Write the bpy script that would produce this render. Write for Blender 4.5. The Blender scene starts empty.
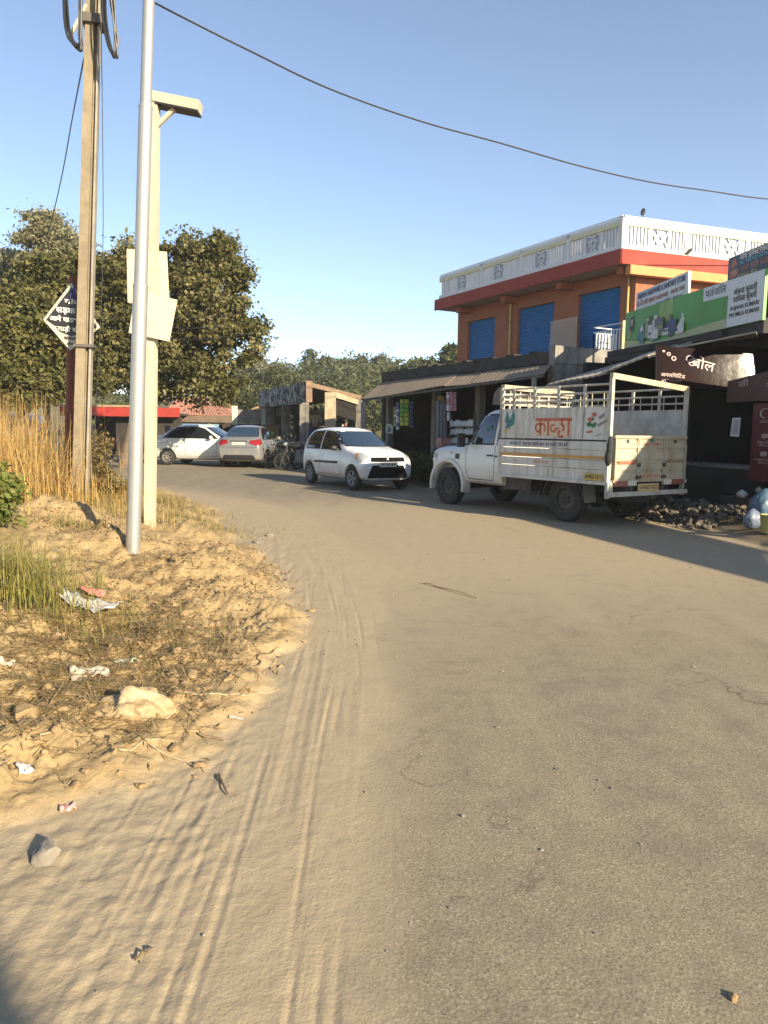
import bpy, bmesh, math, random
import numpy as np
from mathutils import Vector, Matrix
from mathutils.bvhtree import BVHTree
random.seed(7); RNG = np.random.default_rng(7)
SC = bpy.context.scene; COL = SC.collection
R = math.radians
# ------------------------------------------------------------------ camera frame (eye at 1.5 m)
F = 740.0; PITCH = R(6.25); ROLL = R(0.8); EYE = Vector((0, 0, 1.5))
_f = Vector((0, math.cos(PITCH), -math.sin(PITCH))); _u = Vector((0, math.sin(PITCH), math.cos(PITCH))); _r = Vector((1, 0, 0))
CR = _r*math.cos(ROLL) + _u*math.sin(ROLL); CU = _u*math.cos(ROLL) - _r*math.sin(ROLL)
def ray(px, py): return _f + CR*((px-384)/F) - CU*((py-512)/F)
def D(px, py, y):                       # the point of the sight line at world depth y
    d = ray(px, py); return EYE + d*(y/d.y)
# ------------------------------------------------------------------ small maths
def ss(t): t = np.clip(t, 0, 1); return t*t*(3-2*t)
def _h(ix, iy, s):
    h = (ix.astype(np.int64)*374761393 + iy.astype(np.int64)*668265263 + s*144269504) & 0xffffffff
    h = ((h ^ (h >> 13))*1274126177) & 0xffffffff
    return ((h ^ (h >> 16)) & 0xffff)/65535.0
def vn(x, y, s=0):
    ix = np.floor(x); iy = np.floor(y); fx = x-ix; fy = y-iy
    fx = fx*fx*(3-2*fx); fy = fy*fy*(3-2*fy)
    a = _h(ix, iy, s); b = _h(ix+1, iy, s); c = _h(ix, iy+1, s); d = _h(ix+1, iy+1, s)
    return (a*(1-fx)+b*fx)*(1-fy)+(c*(1-fx)+d*fx)*fy - .5
def fbm(x, y, o=4, s=0):
    r = 0*x; a = 1.0
    for k in range(o): r = r + a*vn(x*2**k, y*2**k, s+k*17); a *= .5
    return r
# ------------------------------------------------------------------ materials
def _node(nt, t, **kw):
    n = nt.nodes.new(t)
    for k, v in kw.items(): setattr(n, k, v)
    return n
def mixc(nt, fac, a, b, mode='MIX'):
    m = _node(nt, 'ShaderNodeMix', data_type='RGBA', blend_type=mode)
    for s, v in ((0, fac), (6, a), (7, b)):
        if hasattr(v, 'is_linked') or isinstance(v, bpy.types.NodeSocket): nt.links.new(v, m.inputs[s])
        elif s == 0: m.inputs[0].default_value = v
        else: m.inputs[s].default_value = (*v, 1)
    return m.outputs[2]
def mth(nt, op, a, b=0.0, clamp=False):
    m = _node(nt, 'ShaderNodeMath', operation=op, use_clamp=clamp)
    for s, v in ((0, a), (1, b)):
        if isinstance(v, bpy.types.NodeSocket): nt.links.new(v, m.inputs[s])
        else: m.inputs[s].default_value = v
    return m.outputs[0]
def ramp(nt, v, lo, hi):
    m = _node(nt, 'ShaderNodeMapRange'); m.clamp = True
    nt.links.new(v, m.inputs[0]); m.inputs[1].default_value = lo; m.inputs[2].default_value = hi
    return m.outputs[0]
def noise(nt, vec, scale, detail=4, rough=.55):
    n = _node(nt, 'ShaderNodeTexNoise'); n.inputs['Scale'].default_value = scale
    n.inputs['Detail'].default_value = detail; n.inputs['Roughness'].default_value = rough
    nt.links.new(vec, n.inputs['Vector']); return n.outputs[0]
def voro(nt, vec, scale):
    n = _node(nt, 'ShaderNodeTexVoronoi'); n.inputs['Scale'].default_value = scale
    nt.links.new(vec, n.inputs['Vector']); return n
def newmat(name):
    m = bpy.data.materials.new(name); m.use_nodes = True; nt = m.node_tree
    return m, nt, nt.nodes['Principled BSDF']
MATS = {}
def pm(name, col, rough=.6, var=.18, scale=3.0, col2=None, mix=.5, bump=0.0, bscale=40, metal=0.0, dirt=None, dscale=2.0, coat=0.0, streak=None, spec=.5):
    """painted / plain surface with uneven tone, optional dirt and bump"""
    if name in MATS: return MATS[name]
    m, nt, b = newmat(name)
    tc = _node(nt, 'ShaderNodeTexCoord').outputs['Object']
    n = noise(nt, tc, scale, 5)
    c2 = col2 or tuple(max(0, c*(1-var)) for c in col)
    c = mixc(nt, ramp(nt, n, .35, .65), col, c2)
    if streak:
        mp = _node(nt, 'ShaderNodeMapping'); mp.inputs['Scale'].default_value = streak[1]
        nt.links.new(tc, mp.inputs[0]); s = noise(nt, mp.outputs[0], 1.0, 4)
        c = mixc(nt, mth(nt, 'MULTIPLY', ramp(nt, s, .48, .7), streak[2]), c, streak[0])
    if dirt:
        d = noise(nt, tc, dscale, 6, .65)
        c = mixc(nt, mth(nt, 'MULTIPLY', ramp(nt, d, .45, .72), dirt[1]), c, dirt[0])
    nt.links.new(c, b.inputs['Base Color'])
    rr = ramp(nt, n, 0, 1); nt.links.new(mth(nt, 'ADD', mth(nt, 'MULTIPLY', rr, .2), rough-.1), b.inputs['Roughness'])
    b.inputs['Metallic'].default_value = metal; b.inputs['Coat Weight'].default_value = coat
    b.inputs['Specular IOR Level'].default_value = spec
    if bump:
        bn = _node(nt, 'ShaderNodeBump'); bn.inputs['Strength'].default_value = bump; bn.inputs['Distance'].default_value = .02
        nt.links.new(noise(nt, tc, bscale, 5), bn.inputs['Height']); nt.links.new(bn.outputs[0], b.inputs['Normal'])
    MATS[name] = m; return m
def carpaint(name, col, dirt=(.32, .26, .18), amt=.6):
    """paint with dust lower down the body"""
    m, nt, b = newmat(name)
    tc = _node(nt, 'ShaderNodeTexCoord').outputs['Object']
    z = _node(nt, 'ShaderNodeSeparateXYZ'); nt.links.new(tc, z.inputs[0])
    n = noise(nt, tc, 5, 6, .65)
    low = ramp(nt, mth(nt, 'ADD', z.outputs[2], mth(nt, 'MULTIPLY', n, -.7)), .35, -.15)
    k = mth(nt, 'MULTIPLY', mth(nt, 'ADD', low, mth(nt, 'MULTIPLY', ramp(nt, n, .5, .8), .18), True), amt)
    c = mixc(nt, k, col, dirt); nt.links.new(c, b.inputs['Base Color'])
    nt.links.new(mth(nt, 'ADD', mth(nt, 'MULTIPLY', k, .4), .3), b.inputs['Roughness'])
    b.inputs['Coat Weight'].default_value = .35; b.inputs['Coat Roughness'].default_value = .12
    return m
def leafmat(name, c1, c2, c3, transl=.3):
    m, nt, b = newmat(name)
    a = _node(nt, 'ShaderNodeAttribute', attribute_name='tint')
    c = mixc(nt, ramp(nt, a.outputs['Fac'], 0, .5), c1, c2); c = mixc(nt, ramp(nt, a.outputs['Fac'], .5, 1), c, c3)
    nt.links.new(c, b.inputs['Base Color']); b.inputs['Roughness'].default_value = .55; b.inputs['Specular IOR Level'].default_value = .25
    t = _node(nt, 'ShaderNodeBsdfTranslucent'); nt.links.new(c, t.inputs[0])
    mx = _node(nt, 'ShaderNodeMixShader'); mx.inputs[0].default_value = transl
    nt.links.new(b.outputs[0], mx.inputs[1]); nt.links.new(t.outputs[0], mx.inputs[2])
    nt.links.new(mx.outputs[0], nt.nodes['Material Output'].inputs[0])
    return m
# ------------------------------------------------------------------ mesh builder
class MB:
    def __init__(s): s.v = []; s.f = []; s.mi = []; s.cur = 0
    def add(s, vs, fs):
        b = len(s.v); s.v += [tuple(v) for v in vs]; s.f += [tuple(b+i for i in f) for f in fs]; s.mi += [s.cur]*len(fs); return s
    def box(s, c, size, M=None, taper=1.0):
        x, y, z = (q/2 for q in size); c = Vector(c); vs = []
        for sz in (-1, 1):
            k = taper if sz > 0 else 1
            for sx, sy in ((-1, -1), (1, -1), (1, 1), (-1, 1)):
                p = Vector((sx*x*k, sy*y*k, sz*z)); p = (M @ p if M else p) + c; vs.append(p)
        return s.add(vs, [(3, 2, 1, 0), (4, 5, 6, 7), (0, 1, 5, 4), (1, 2, 6, 5), (2, 3, 7, 6), (3, 0, 4, 7)])
    def beam(s, p, q, w, h=None, up=Vector((0, 0, 1))):        # rectangular bar from p to q
        p = Vector(p); q = Vector(q); h = h or w; d = (q-p).normalized()
        side = d.cross(up); side = side.normalized() if side.length > 1e-4 else Vector((1, 0, 0)); u = side.cross(d)
        vs = [e + side*(a*w/2) + u*(b*h/2) for e in (p, q) for a, b in ((-1, -1), (1, -1), (1, 1), (-1, 1))]
        return s.add(vs, [(0, 1, 2, 3), (7, 6, 5, 4), (0, 4, 5, 1), (1, 5, 6, 2), (2, 6, 7, 3), (3, 7, 4, 0)])
    def tube(s, pts, r, n=6):
        pts = [Vector(p) for p in pts]; rs = r if isinstance(r, (list, tuple)) else [r]*len(pts); vs = []; fs = []
        t0 = (pts[1]-pts[0]).normalized(); a = t0.orthogonal().normalized()
        for i, p in enumerate(pts):
            t = (pts[min(i+1, len(pts)-1)]-pts[max(i-1, 0)]).normalized()
            a = (a - t*a.dot(t)).normalized(); b = t.cross(a)
            for k in range(n):
                an = 2*math.pi*k/n; vs.append(p + (a*math.cos(an)+b*math.sin(an))*rs[i])
        for i in range(len(pts)-1):
            for k in range(n): fs.append((i*n+k, i*n+(k+1) % n, (i+1)*n+(k+1) % n, (i+1)*n+k))
        fs.append(tuple(range(n-1, -1, -1))); fs.append(tuple((len(pts)-1)*n+k for k in range(n)))
        return s.add(vs, fs)
    def lathe(s, prof, n=20, M=None, c=(0, 0, 0), cap=True):             # profile of (radius, axial), axis = local z
        vs = []; fs = []; c = Vector(c); m = len(prof)
        for k in range(n):
            an = 2*math.pi*k/n
            for r, z in prof:
                p = Vector((r*math.cos(an), r*math.sin(an), z)); vs.append((M @ p if M else p) + c)
        for k in range(n):
            for i in range(m-1): fs.append((k*m+i, ((k+1) % n)*m+i, ((k+1) % n)*m+i+1, k*m+i+1))
        if cap and prof[0][0] > 1e-6: fs.append(tuple(k*m for k in range(n-1, -1, -1)))
        if cap and prof[-1][0] > 1e-6: fs.append(tuple(k*m+m-1 for k in range(n)))
        return s.add(vs, fs)
    def prism(s, poly, z0, z1):                                 # vertical prism over a plan polygon
        n = len(poly)
        ztop = z1 if isinstance(z1, (list, tuple)) else [z1]*n; zbot = z0 if isinstance(z0, (list, tuple)) else [z0]*n
        vs = [(x, y, zbot[i]) for i, (x, y) in enumerate(poly)] + [(x, y, ztop[i]) for i, (x, y) in enumerate(poly)]
        return s.add(vs, [tuple(range(n-1, -1, -1)), tuple(range(n, 2*n))] + [(i, (i+1) % n, n+(i+1) % n, n+i) for i in range(n)])
    def slab(s, quad, th):                                      # a sheet of 4+ world points thickened along its normal
        q = [Vector(p) for p in quad]; nrm = (q[1]-q[0]).cross(q[-1]-q[0]).normalized()*th; n = len(q)
        return s.add(q + [p-nrm for p in q], [tuple(range(n)), tuple(range(2*n-1, n-1, -1))] + [((i+1) % n, i, n+i, n+(i+1) % n) for i in range(n)])
    def ball(s, c, r, n=8, m=6):
        rx, ry, rz = r if isinstance(r, (tuple, list)) else (r, r, r)
        M = Matrix.Diagonal((rx, ry, rz)); pr = [(max(math.sin(math.pi*i/m), 0), -math.cos(math.pi*i/m)) for i in range(m+1)]
        pr[0] = (0, -1); pr[-1] = (0, 1); return s.lathe(pr, n, M, c)
    def build(s, name, mat, parent=None, origin=(0, 0, 0), smooth=False):
        me = bpy.data.meshes.new(name); o3 = Vector(origin)
        me.from_pydata([tuple(Vector(v)-o3) for v in s.v], [], s.f)
        for m in (mat if isinstance(mat, list) else [mat]): me.materials.append(m)
        if isinstance(mat, list): me.polygons.foreach_set('material_index', s.mi)
        me.validate(); bm = bmesh.new(); bm.from_mesh(me); bmesh.ops.recalc_face_normals(bm, faces=bm.faces); bm.to_mesh(me); bm.free()
        if smooth: shade(me, smooth)
        o = bpy.data.objects.new(name, me); COL.objects.link(o)
        if parent: o.parent = parent
        return o
def shade(me, ang=35):
    me.polygons.foreach_set('use_smooth', [True]*len(me.polygons))
    try: me.set_sharp_from_angle(angle=R(ang if ang is not True else 35))
    except Exception: pass
def build_np(name, V, Fq, mat, parent=None, attrs=None, smooth=False, origin=None):
    V = np.asarray(V, dtype=np.float32); Fq = np.asarray(Fq, dtype=np.int32)
    if origin is not None: V = V-np.array(origin, dtype=np.float32)
    me = bpy.data.meshes.new(name); k = Fq.shape[1]
    me.vertices.add(len(V)); me.vertices.foreach_set('co', V.ravel())
    me.loops.add(Fq.size); me.loops.foreach_set('vertex_index', Fq.ravel())
    me.polygons.add(len(Fq)); me.polygons.foreach_set('loop_start', np.arange(0, Fq.size, k, dtype=np.int32))
    if smooth: me.polygons.foreach_set('use_smooth', np.ones(len(Fq), dtype=bool))
    for an, av in (attrs or {}).items():
        a = me.attributes.new(an, 'FLOAT', 'POINT'); a.data.foreach_set('value', np.asarray(av, dtype=np.float32))
    me.update(calc_edges=True); me.materials.append(mat)
    o = bpy.data.objects.new(name, me); COL.objects.link(o)
    if parent: o.parent = parent
    if origin is not None and not parent: o.location = origin
    return o
def tag(o, label=None, cat=None, group=None, kind=None):
    if label: o['label'] = label
    if cat: o['category'] = cat
    if group: o['group'] = group
    if kind: o['kind'] = kind
    return o
def thing(name, label, cat, loc=(0, 0, 0), rz=0.0, group=None):
    o = bpy.data.objects.new(name, None); COL.objects.link(o); o.empty_display_size = .1
    o.location = loc; o.rotation_euler = (0, 0, rz); return tag(o, label, cat, group)
def solo(mb, name, mat, label, cat, loc, group=None, smooth=False):      # a thing that is one mesh, built in world coordinates
    o = mb.build(name, mat, None, loc, smooth); o.location = loc; return tag(o, label, cat, group)
def kids(o): return [c for c in bpy.data.objects if c.parent == o]
def copy_tree(o, parent=None):
    c = o.copy(); COL.objects.link(c); c.parent = parent
    for ch in kids(o): copy_tree(ch, c)
    return c
def text_mb(s, size, M, bold=0.0, depth=0.002, align='CENTER', width=None):
    """lettering as a thin solid, M maps text plane (x right, y up, z out) to the world"""
    cu = bpy.data.curves.new('lettering', 'FONT'); cu.body = s; cu.size = size; cu.align_x = align; cu.align_y = 'CENTER'
    cu.offset = bold*size*.9; cu.extrude = depth; cu.resolution_u = 3
    o = bpy.data.objects.new('lettering', cu); COL.objects.link(o)
    bpy.context.view_layer.update(); dg = bpy.context.evaluated_depsgraph_get()
    me = bpy.data.meshes.new_from_object(o.evaluated_get(dg)); mb = MB()
    vs = [v.co.copy() for v in me.vertices]
    if width and vs:
        w = max(v.x for v in vs)-min(v.x for v in vs); k = width/max(w, 1e-6)
        for v in vs: v.x *= k
    mb.add([M @ v for v in vs], [tuple(p.vertices) for p in me.polygons])
    bpy.data.objects.remove(o); bpy.data.curves.remove(cu); bpy.data.meshes.remove(me); return mb
def frame(o, x, z):                          # matrix with columns x (right), z x..., origin o ; z = outward
    x = Vector(x).normalized(); z = Vector(z).normalized(); y = z.cross(x).normalized(); x = y.cross(z)
    return Matrix((( x.x, y.x, z.x, o[0]), (x.y, y.y, z.y, o[1]), (x.z, y.z, z.z, o[2]), (0, 0, 0, 1)))
def evaluated(o, keep=False):
    bpy.context.view_layer.update(); dg = bpy.context.evaluated_depsgraph_get()
    me = bpy.data.meshes.new_from_object(o.evaluated_get(dg))
    if not keep: bpy.data.objects.remove(o)
    return me
def skin_mesh(pts, edges, radii, sub=2):
    me = bpy.data.meshes.new('skin'); me.from_pydata([tuple(p) for p in pts], edges, [])
    o = bpy.data.objects.new('skin', me); COL.objects.link(o); o.modifiers.new('s', 'SKIN')
    if not me.skin_vertices: me.skin_vertices.new()
    for i, r in enumerate(radii):
        rr = r if isinstance(r, tuple) else (r, r); me.skin_vertices[0].data[i].radius = rr; me.skin_vertices[0].data[i].use_root = (i == 0)
    m = o.modifiers.new('b', 'SUBSURF'); m.levels = sub; m.render_levels = sub
    out = evaluated(o); shade(out, 180); return out
def mesh_obj(name, me, mat, parent=None):
    me.materials.clear(); me.materials.append(mat); o = bpy.data.objects.new(name, me); COL.objects.link(o)
    if parent: o.parent = parent
    return o
# ================================================================== GROUND
_fy = [-20, 0, 2.6, 3.0, 3.8, 5.3, 6.5, 9, 12.9, 16.8, 24, 32, 60]
_fx = [-9, -3.6, -1.42, -1.02, -.8, -.72, -.8, -1.65, -2.95, -5.0, -12.5, -26, -80]
_ry = [-20, 0, 9.5, 11, 13, 16, 19, 24, 30, 60]
_rx = [6.6, 5.9, 5.0, 5.15, 4.9, 3.3, 1.5, -1.4, -4.0, -40]
_ty = [-20, 1.5, 2.6, 4.5, 5.8, 8, 10, 13, 17, 24, 60]
_tx = [-.6, -.28, -.28, -.3, -.37, -.62, -1.0, -1.95, -3.6, -9, -60]
def foot(y): return np.interp(y, _fy, _fx)
def redge(y): return np.interp(y, _ry, _rx)
def fields(x, y):
    x = np.asarray(x, float); y = np.asarray(y, float)
    near = np.clip(1-(y-14)/20, 0, 1)
    dl = foot(y)-x + .28*fbm(x*1.3, y*1.3, 4, 3)*np.clip(y/3, .3, 1.5) + .07*fbm(x*6, y*6, 3, 9)
    dr = x-redge(y) + .35*fbm(x*1.1, y*1.1, 3, 5)
    z = .006*np.clip(y-5, 0, 45)
    H = np.interp(y, [0, 2.5, 4, 8, 14, 22, 30], [.12, .2, .33, .52, .62, .5, .3])
    bank = H*ss(dl/2.6) + .05*ss(dl/.22)
    heap = .12*np.exp(-((x+3.4)/.9)**2-((y-7.4)/.75)**2) + .16*np.exp(-((x+2.3)/.5)**2-((y-7.0)/.4)**2) + .14*np.exp(-((x+1.55)/.35)**2-((y-6.6)/.5)**2)
    kb = ss(dl/.45)*near
    lump = .13*fbm(x*1.7, y*1.7, 3, 21) + .055*np.abs(fbm(x*5.5, y*5.5, 4, 31)) + .05*fbm(x*11, y*11, 3, 41) + .03*np.abs(fbm(x*24, y*24, 2, 43))
    z = z + bank + heap*ss(dl/.5) + lump*kb
    # wheel marks pressed in the dust beside the bank
    u = x-np.interp(y, _ty, _tx); dust = ss((.52 + .12*fbm(y*.7+7, x*0+2, 3, 11)+.16*fbm(x*4, y*2, 4, 71)-u)/.55)*ss((dl+5)/.3)*np.clip(1-(y-9)/9, 0, 1)
    marks = 0*x
    for uc, w, s in ((-.33, .085, 1), (-.12, .06, 2), (.1, .085, 3), (.26, .06, 4), (-.62, .09, 5), (-.47, .05, 6), (-.85, .07, 8), (-.23, .018, 9), (-.02, .02, 10), (.19, .016, 12), (-.4, .02, 13), (-.55, .016, 14), (-.72, .02, 15), (.02, .014, 16), (.06, .013, 17), (.14, .013, 18), (-.17, .013, 19), (-.29, .012, 20), (-.36, .013, 21), (-.51, .014, 22), (-.66, .014, 23), (-.79, .014, 24), (-.93, .015, 25), (.31, .013, 26), (-1.02, .014, 27)):
        uu = (u-uc+.02*np.sin(y*1.3+s))/w; inside = ss((1-np.abs(uu))/.6); fade = ss(.35+1.9*vn(y*1.3+s*5, uc*9+0*y, s))*.85
        tread = np.sin(uu*7.5)*.45 + np.sin(y*2*np.pi/.045 + np.sign(uu)*uu*2)*.3*(s % 2)
        marks += fade*(inside*(-.0026-(.0022 if w < .025 else 0)+.0022*tread*(w > .025)) + .0022*np.exp(-((np.abs(uu)-1.12)/.18)**2))
    foots = .006*fbm(x*7, y*5.5, 4, 51) + .008*fbm(x*19, y*17, 3, 61)
    z = z + dust*(marks*ss((-dl+.02)/.15) + foots*ss((.45-u)/.6)*ss((y-1)/.5)*(.3+.7*ss((-.15-u)/.3)))
    # dirt strip in front of the shops on the right
    kr = ss(dr/.9)*np.clip(1-(y-22)/20, 0, 1)
    z = z + kr*(.16 + .07*fbm(x*3, y*3, 4, 81)) + .05*ss(dr/.2)*np.clip(1-(y-22)/20, 0, 1)
    return z, dl, dr, dust, u
def gz(x, y): return float(fields(np.array([x]), np.array([y]))[0][0])
def G(px, py):                                # where a sight line meets the ground
    d = ray(px, py); t = .8
    while t < 120:
        p = EYE+d*t
        if p.z <= gz(p.x, p.y): break
        t *= 1.01
    lo, hi = t/1.011, t
    for _ in range(14):
        m = (lo+hi)/2; p = EYE+d*m
        if p.z <= gz(p.x, p.y): hi = m
        else: lo = m
    return EYE+d*hi
def at(x, y, dz=0): return Vector((x, y, gz(x, y)+dz))

def ground_mat():
    m, nt, b = newmat('ground_dust_and_tar')
    pos = _node(nt, 'ShaderNodeNewGeometry').outputs['Position']
    A = lambda n: _node(nt, 'ShaderNodeAttribute', attribute_name=n).outputs['Fac']
    big = noise(nt, pos, .55, 5, .6); mid = noise(nt, pos, 4.5, 6, .62); fine = noise(nt, pos, 70, 3, .6)
    vo = voro(nt, pos, 95); sp = voro(nt, pos, 150)
    # worn tar: grey stone chips showing through brown dust
    tar = mixc(nt, ramp(nt, big, .34, .66), (.163, .139, .098), (.198, .169, .119))
    tar = mixc(nt, mth(nt, 'MULTIPLY', ramp(nt, mid, .4, .72), .6), tar, (.258, .226, .154))
    mp = _node(nt, 'ShaderNodeMapping'); mp.inputs['Scale'].default_value = (1.5, .16, 1); mp.inputs['Rotation'].default_value = (0, 0, R(9)); nt.links.new(pos, mp.inputs[0])
    tar = mixc(nt, mth(nt, 'MULTIPLY', ramp(nt, noise(nt, mp.outputs[0], 1.0, 5, .6), .46, .66), .5), tar, (.285, .246, .166))
    chip = _node(nt, 'ShaderNodeSeparateColor'); nt.links.new(sp.outputs['Color'], chip.inputs[0])
    grain = mth(nt, 'MULTIPLY', ramp(nt, chip.outputs[0], .62, 1.0), ramp(nt, mid, .25, .55))
    tar = mixc(nt, mth(nt, 'MULTIPLY', grain, .55), tar, (.42, .36, .27))
    tar = mixc(nt, mth(nt, 'MULTIPLY', ramp(nt, chip.outputs[1], .70, 1), .6), tar, (.075, .06, .042))
    dustc = mixc(nt, ramp(nt, mid, .3, .7), (.38, .307, .204), (.332, .264, .171))
    dustc = mixc(nt, mth(nt, 'MULTIPLY', ramp(nt, fine, .55, .75), .35), dustc, (.25, .19, .12))
    dk = mth(nt, 'MULTIPLY', A('dust'), mth(nt, 'ADD', ramp(nt, mid, .1, .5), .25), True)
    wv = _node(nt, 'ShaderNodeVectorMath', operation='ADD'); nz_ = _node(nt, 'ShaderNodeTexNoise'); nz_.inputs['Scale'].default_value = 2.6; nz_.inputs['Detail'].default_value = 5; nt.links.new(pos, nz_.inputs['Vector']); nt.links.new(pos, wv.inputs[0]); nt.links.new(nz_.outputs['Color'], wv.inputs[1])
    ck = _node(nt, 'ShaderNodeTexVoronoi', feature='DISTANCE_TO_EDGE'); ck.inputs['Scale'].default_value = .8; nt.links.new(wv.outputs[0], ck.inputs['Vector'])
    cm = mth(nt, 'MULTIPLY', ramp(nt, ck.outputs[0], .015, .004), ramp(nt, big, .50, .58)); tar = mixc(nt, mth(nt, 'MULTIPLY', cm, .75), tar, (.07, .058, .042))
    c = mixc(nt, dk, tar, dustc)
    earth = mixc(nt, ramp(nt, mid, .34, .66), (.375, .275, .142), (.305, .216, .108))
    earth = mixc(nt, mth(nt, 'MULTIPLY', ramp(nt, noise(nt, pos, 11, 6, .7), .5, .68), .75), earth, (.185, .137, .070))
    earth = mixc(nt, mth(nt, 'MULTIPLY', ramp(nt, fine, .5, .7), .3), earth, (.43, .32, .18))
    c = mixc(nt, A('earth'), c, earth)
    c = mixc(nt, A('soil'), c, mixc(nt, ramp(nt, mid, .35, .65), (.075, .055, .035), (.17, .125, .075)))
    nt.links.new(c, b.inputs['Base Color']); b.inputs['Roughness'].default_value = .88; b.inputs['Specular IOR Level'].default_value = .25
    hgt = mth(nt, 'ADD', mth(nt, 'MULTIPLY', fine, .6), mth(nt, 'MULTIPLY', vo.outputs['Distance'], .45))
    hgt = mth(nt, 'ADD', hgt, mth(nt, 'MULTIPLY', mid, 1.2))
    soft = mth(nt, 'ADD', A('earth'), mth(nt, 'MULTIPLY', A('dust'), .35), True)
    hgt = mth(nt, 'ADD', hgt, mth(nt, 'MULTIPLY', mth(nt, 'MULTIPLY', noise(nt, pos, 24, 8, .7), soft), 9.0))
    bn = _node(nt, 'ShaderNodeBump'); bn.inputs['Strength'].default_value = .5; bn.inputs['Distance'].default_value = .0035
    nt.links.new(hgt, bn.inputs['Height']); nt.links.new(bn.outputs[0], b.inputs['Normal'])
    return m
GM = ground_mat()
def steps(lo, hi, fn):
    v = [lo]
    while v[-1] < hi: v.append(v[-1]+fn(v[-1]))
    return np.array(v)
ys = steps(-14, 420, lambda y: .5 if y < .8 else max(.0125, .0042*y*y*.42, .0055*y) if y < 40 else .06*y)
xs = steps(0, 260, lambda a: .010 if a < .6 else .017 if a < 1.2 else .03 if a < 2.4 else .06 if a < 6 else .25 if a < 12 else .1*a)
xs = np.concatenate([-steps(0, 260, lambda a: .009 if a < 1.0 else .015 if a < 1.9 else .024 if a < 3.6 else .05 if a < 6.5 else .25 if a < 14 else .1*a)[:0:-1], xs])
X, Y = np.meshgrid(xs, ys); Z, DL, DR, DUST, U = fields(X.ravel(), Y.ravel())
xx = X.ravel(); yy = Y.ravel()
earth = ss((DL+.08)/.3)
dsum = np.clip(.10 + DUST*.88 + .5*np.exp(-((np.abs(DL))/.9)**2)*ss((30-yy)/12) + .6*ss((1.5-np.abs(yy-10.5-0.2*xx)/4.5)), 0, 1)
soil = ss((DR+.1)/.5)*(1-ss((DL)/.4))
far = ss((yy-34)/8); soil = np.clip(soil+far, 0, 1)
V = np.stack([xx, yy, Z], 1); nx, ny = len(xs), len(ys)
idx = np.arange(nx*ny).reshape(ny, nx); Q = np.stack([idx[:-1, :-1], idx[:-1, 1:], idx[1:, 1:], idx[1:, :-1]], -1).reshape(-1, 4)
cx = xx[Q].mean(1); cy = yy[Q].mean(1); qdl = DL[Q].mean(1); qdr = DR[Q].mean(1)
isroad = (qdl < .06) & (qdr < .1) & (cy < 40)
isbank = (~isroad) & (qdl >= .06) & (cy < 40)
for nm, sel in (('road', isroad), ('earth_bank', isbank), ('ground', ~(isroad | isbank))):
    q = Q[sel]; used = np.unique(q); rm = np.zeros(len(V), np.int64); rm[used] = np.arange(len(used))
    o = build_np(nm, V[used], rm[q], GM, None, {'dust': dsum[used], 'earth': earth[used], 'soil': soil[used]}, True)
    o['kind'] = 'structure'

# ------------------------------------------------------------------ blades, straw, clods
def blades(name, roots, n_seg, length, width, lean, mat, droop=.5, rng=RNG):
    """tapered curved grass blades; roots (N,3)"""
    N = len(roots); L = length(N); az = rng.uniform(0, 2*np.pi, N); ln = lean(N)
    W = width*rng.uniform(.6, 1.3, N); d = np.stack([np.cos(az), np.sin(az)], 1); sd = np.stack([-d[:, 1], d[:, 0]], 1)
    V = []; k = n_seg+1
    for i in range(k):
        t = i/n_seg; a = ln*(t+droop*t*t); hx = L*np.sin(np.clip(a, 0, 2.2))*t; hz = L*np.cos(np.clip(a, 0, 2.2))*t
        w = W*(1-.92*t)
        c = roots + np.stack([d[:, 0]*hx, d[:, 1]*hx, hz], 1)
        for sg in (-1, 1): V.append(c + np.stack([sd[:, 0]*w*sg/2, sd[:, 1]*w*sg/2, 0*w], 1))
    V = np.stack(V, 1); base = np.arange(N)[:, None]*(2*k)
    Fq = np.concatenate([base + np.array([[2*i, 2*i+1, 2*i+3, 2*i+2]]) for i in range(n_seg)], 0)
    tint = np.repeat(rng.uniform(0, 1, N), 2*k)
    return V.reshape(-1, 3), Fq, tint
def scatter(n, cxy, rad, rng=RNG, gauss=True):
    p = rng.normal(0, .55, (n, 2))*np.array(rad) if gauss else rng.uniform(-1, 1, (n, 2))*np.array(rad)
    p = p+np.array(cxy); z = fields(p[:, 0], p[:, 1])[0]; return np.stack([p[:, 0], p[:, 1], z-.01], 1)
DRY = leafmat('dry_grass', (.42, .27, .09), (.55, .38, .15), (.33, .2, .06), .3)
GREEN = leafmat('green_grass', (.11, .13, .03), (.2, .19, .05), (.34, .27, .09), .3)
OLIVE = leafmat('olive_grass', (.13, .12, .035), (.22, .18, .06), (.33, .25, .10), .25)
STRAW = leafmat('straw', (.33, .235, .105), (.23, .155, .065), (.43, .33, .17), .1)
def grass(name, label, cat, lists, mat):
    V = []; Fq = []; T = []; b = 0
    for roots, seg, Lr, w, lr, dr in lists:
        v, f, t = blades('', roots, seg, lambda N: RNG.uniform(*Lr, N), w, lambda N: np.abs(RNG.normal(0, lr, N)), mat, dr)
        V.append(v); Fq.append(f+b); T.append(t); b += len(v)
    o = build_np(name, np.concatenate(V), np.concatenate(Fq), mat, None, {'tint': np.concatenate(T)})
    o['kind'] = 'stuff'; o['label'] = label; o['category'] = cat
    return o
def W2(px, py): p = G(px, py); return (p.x, p.y)
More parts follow.
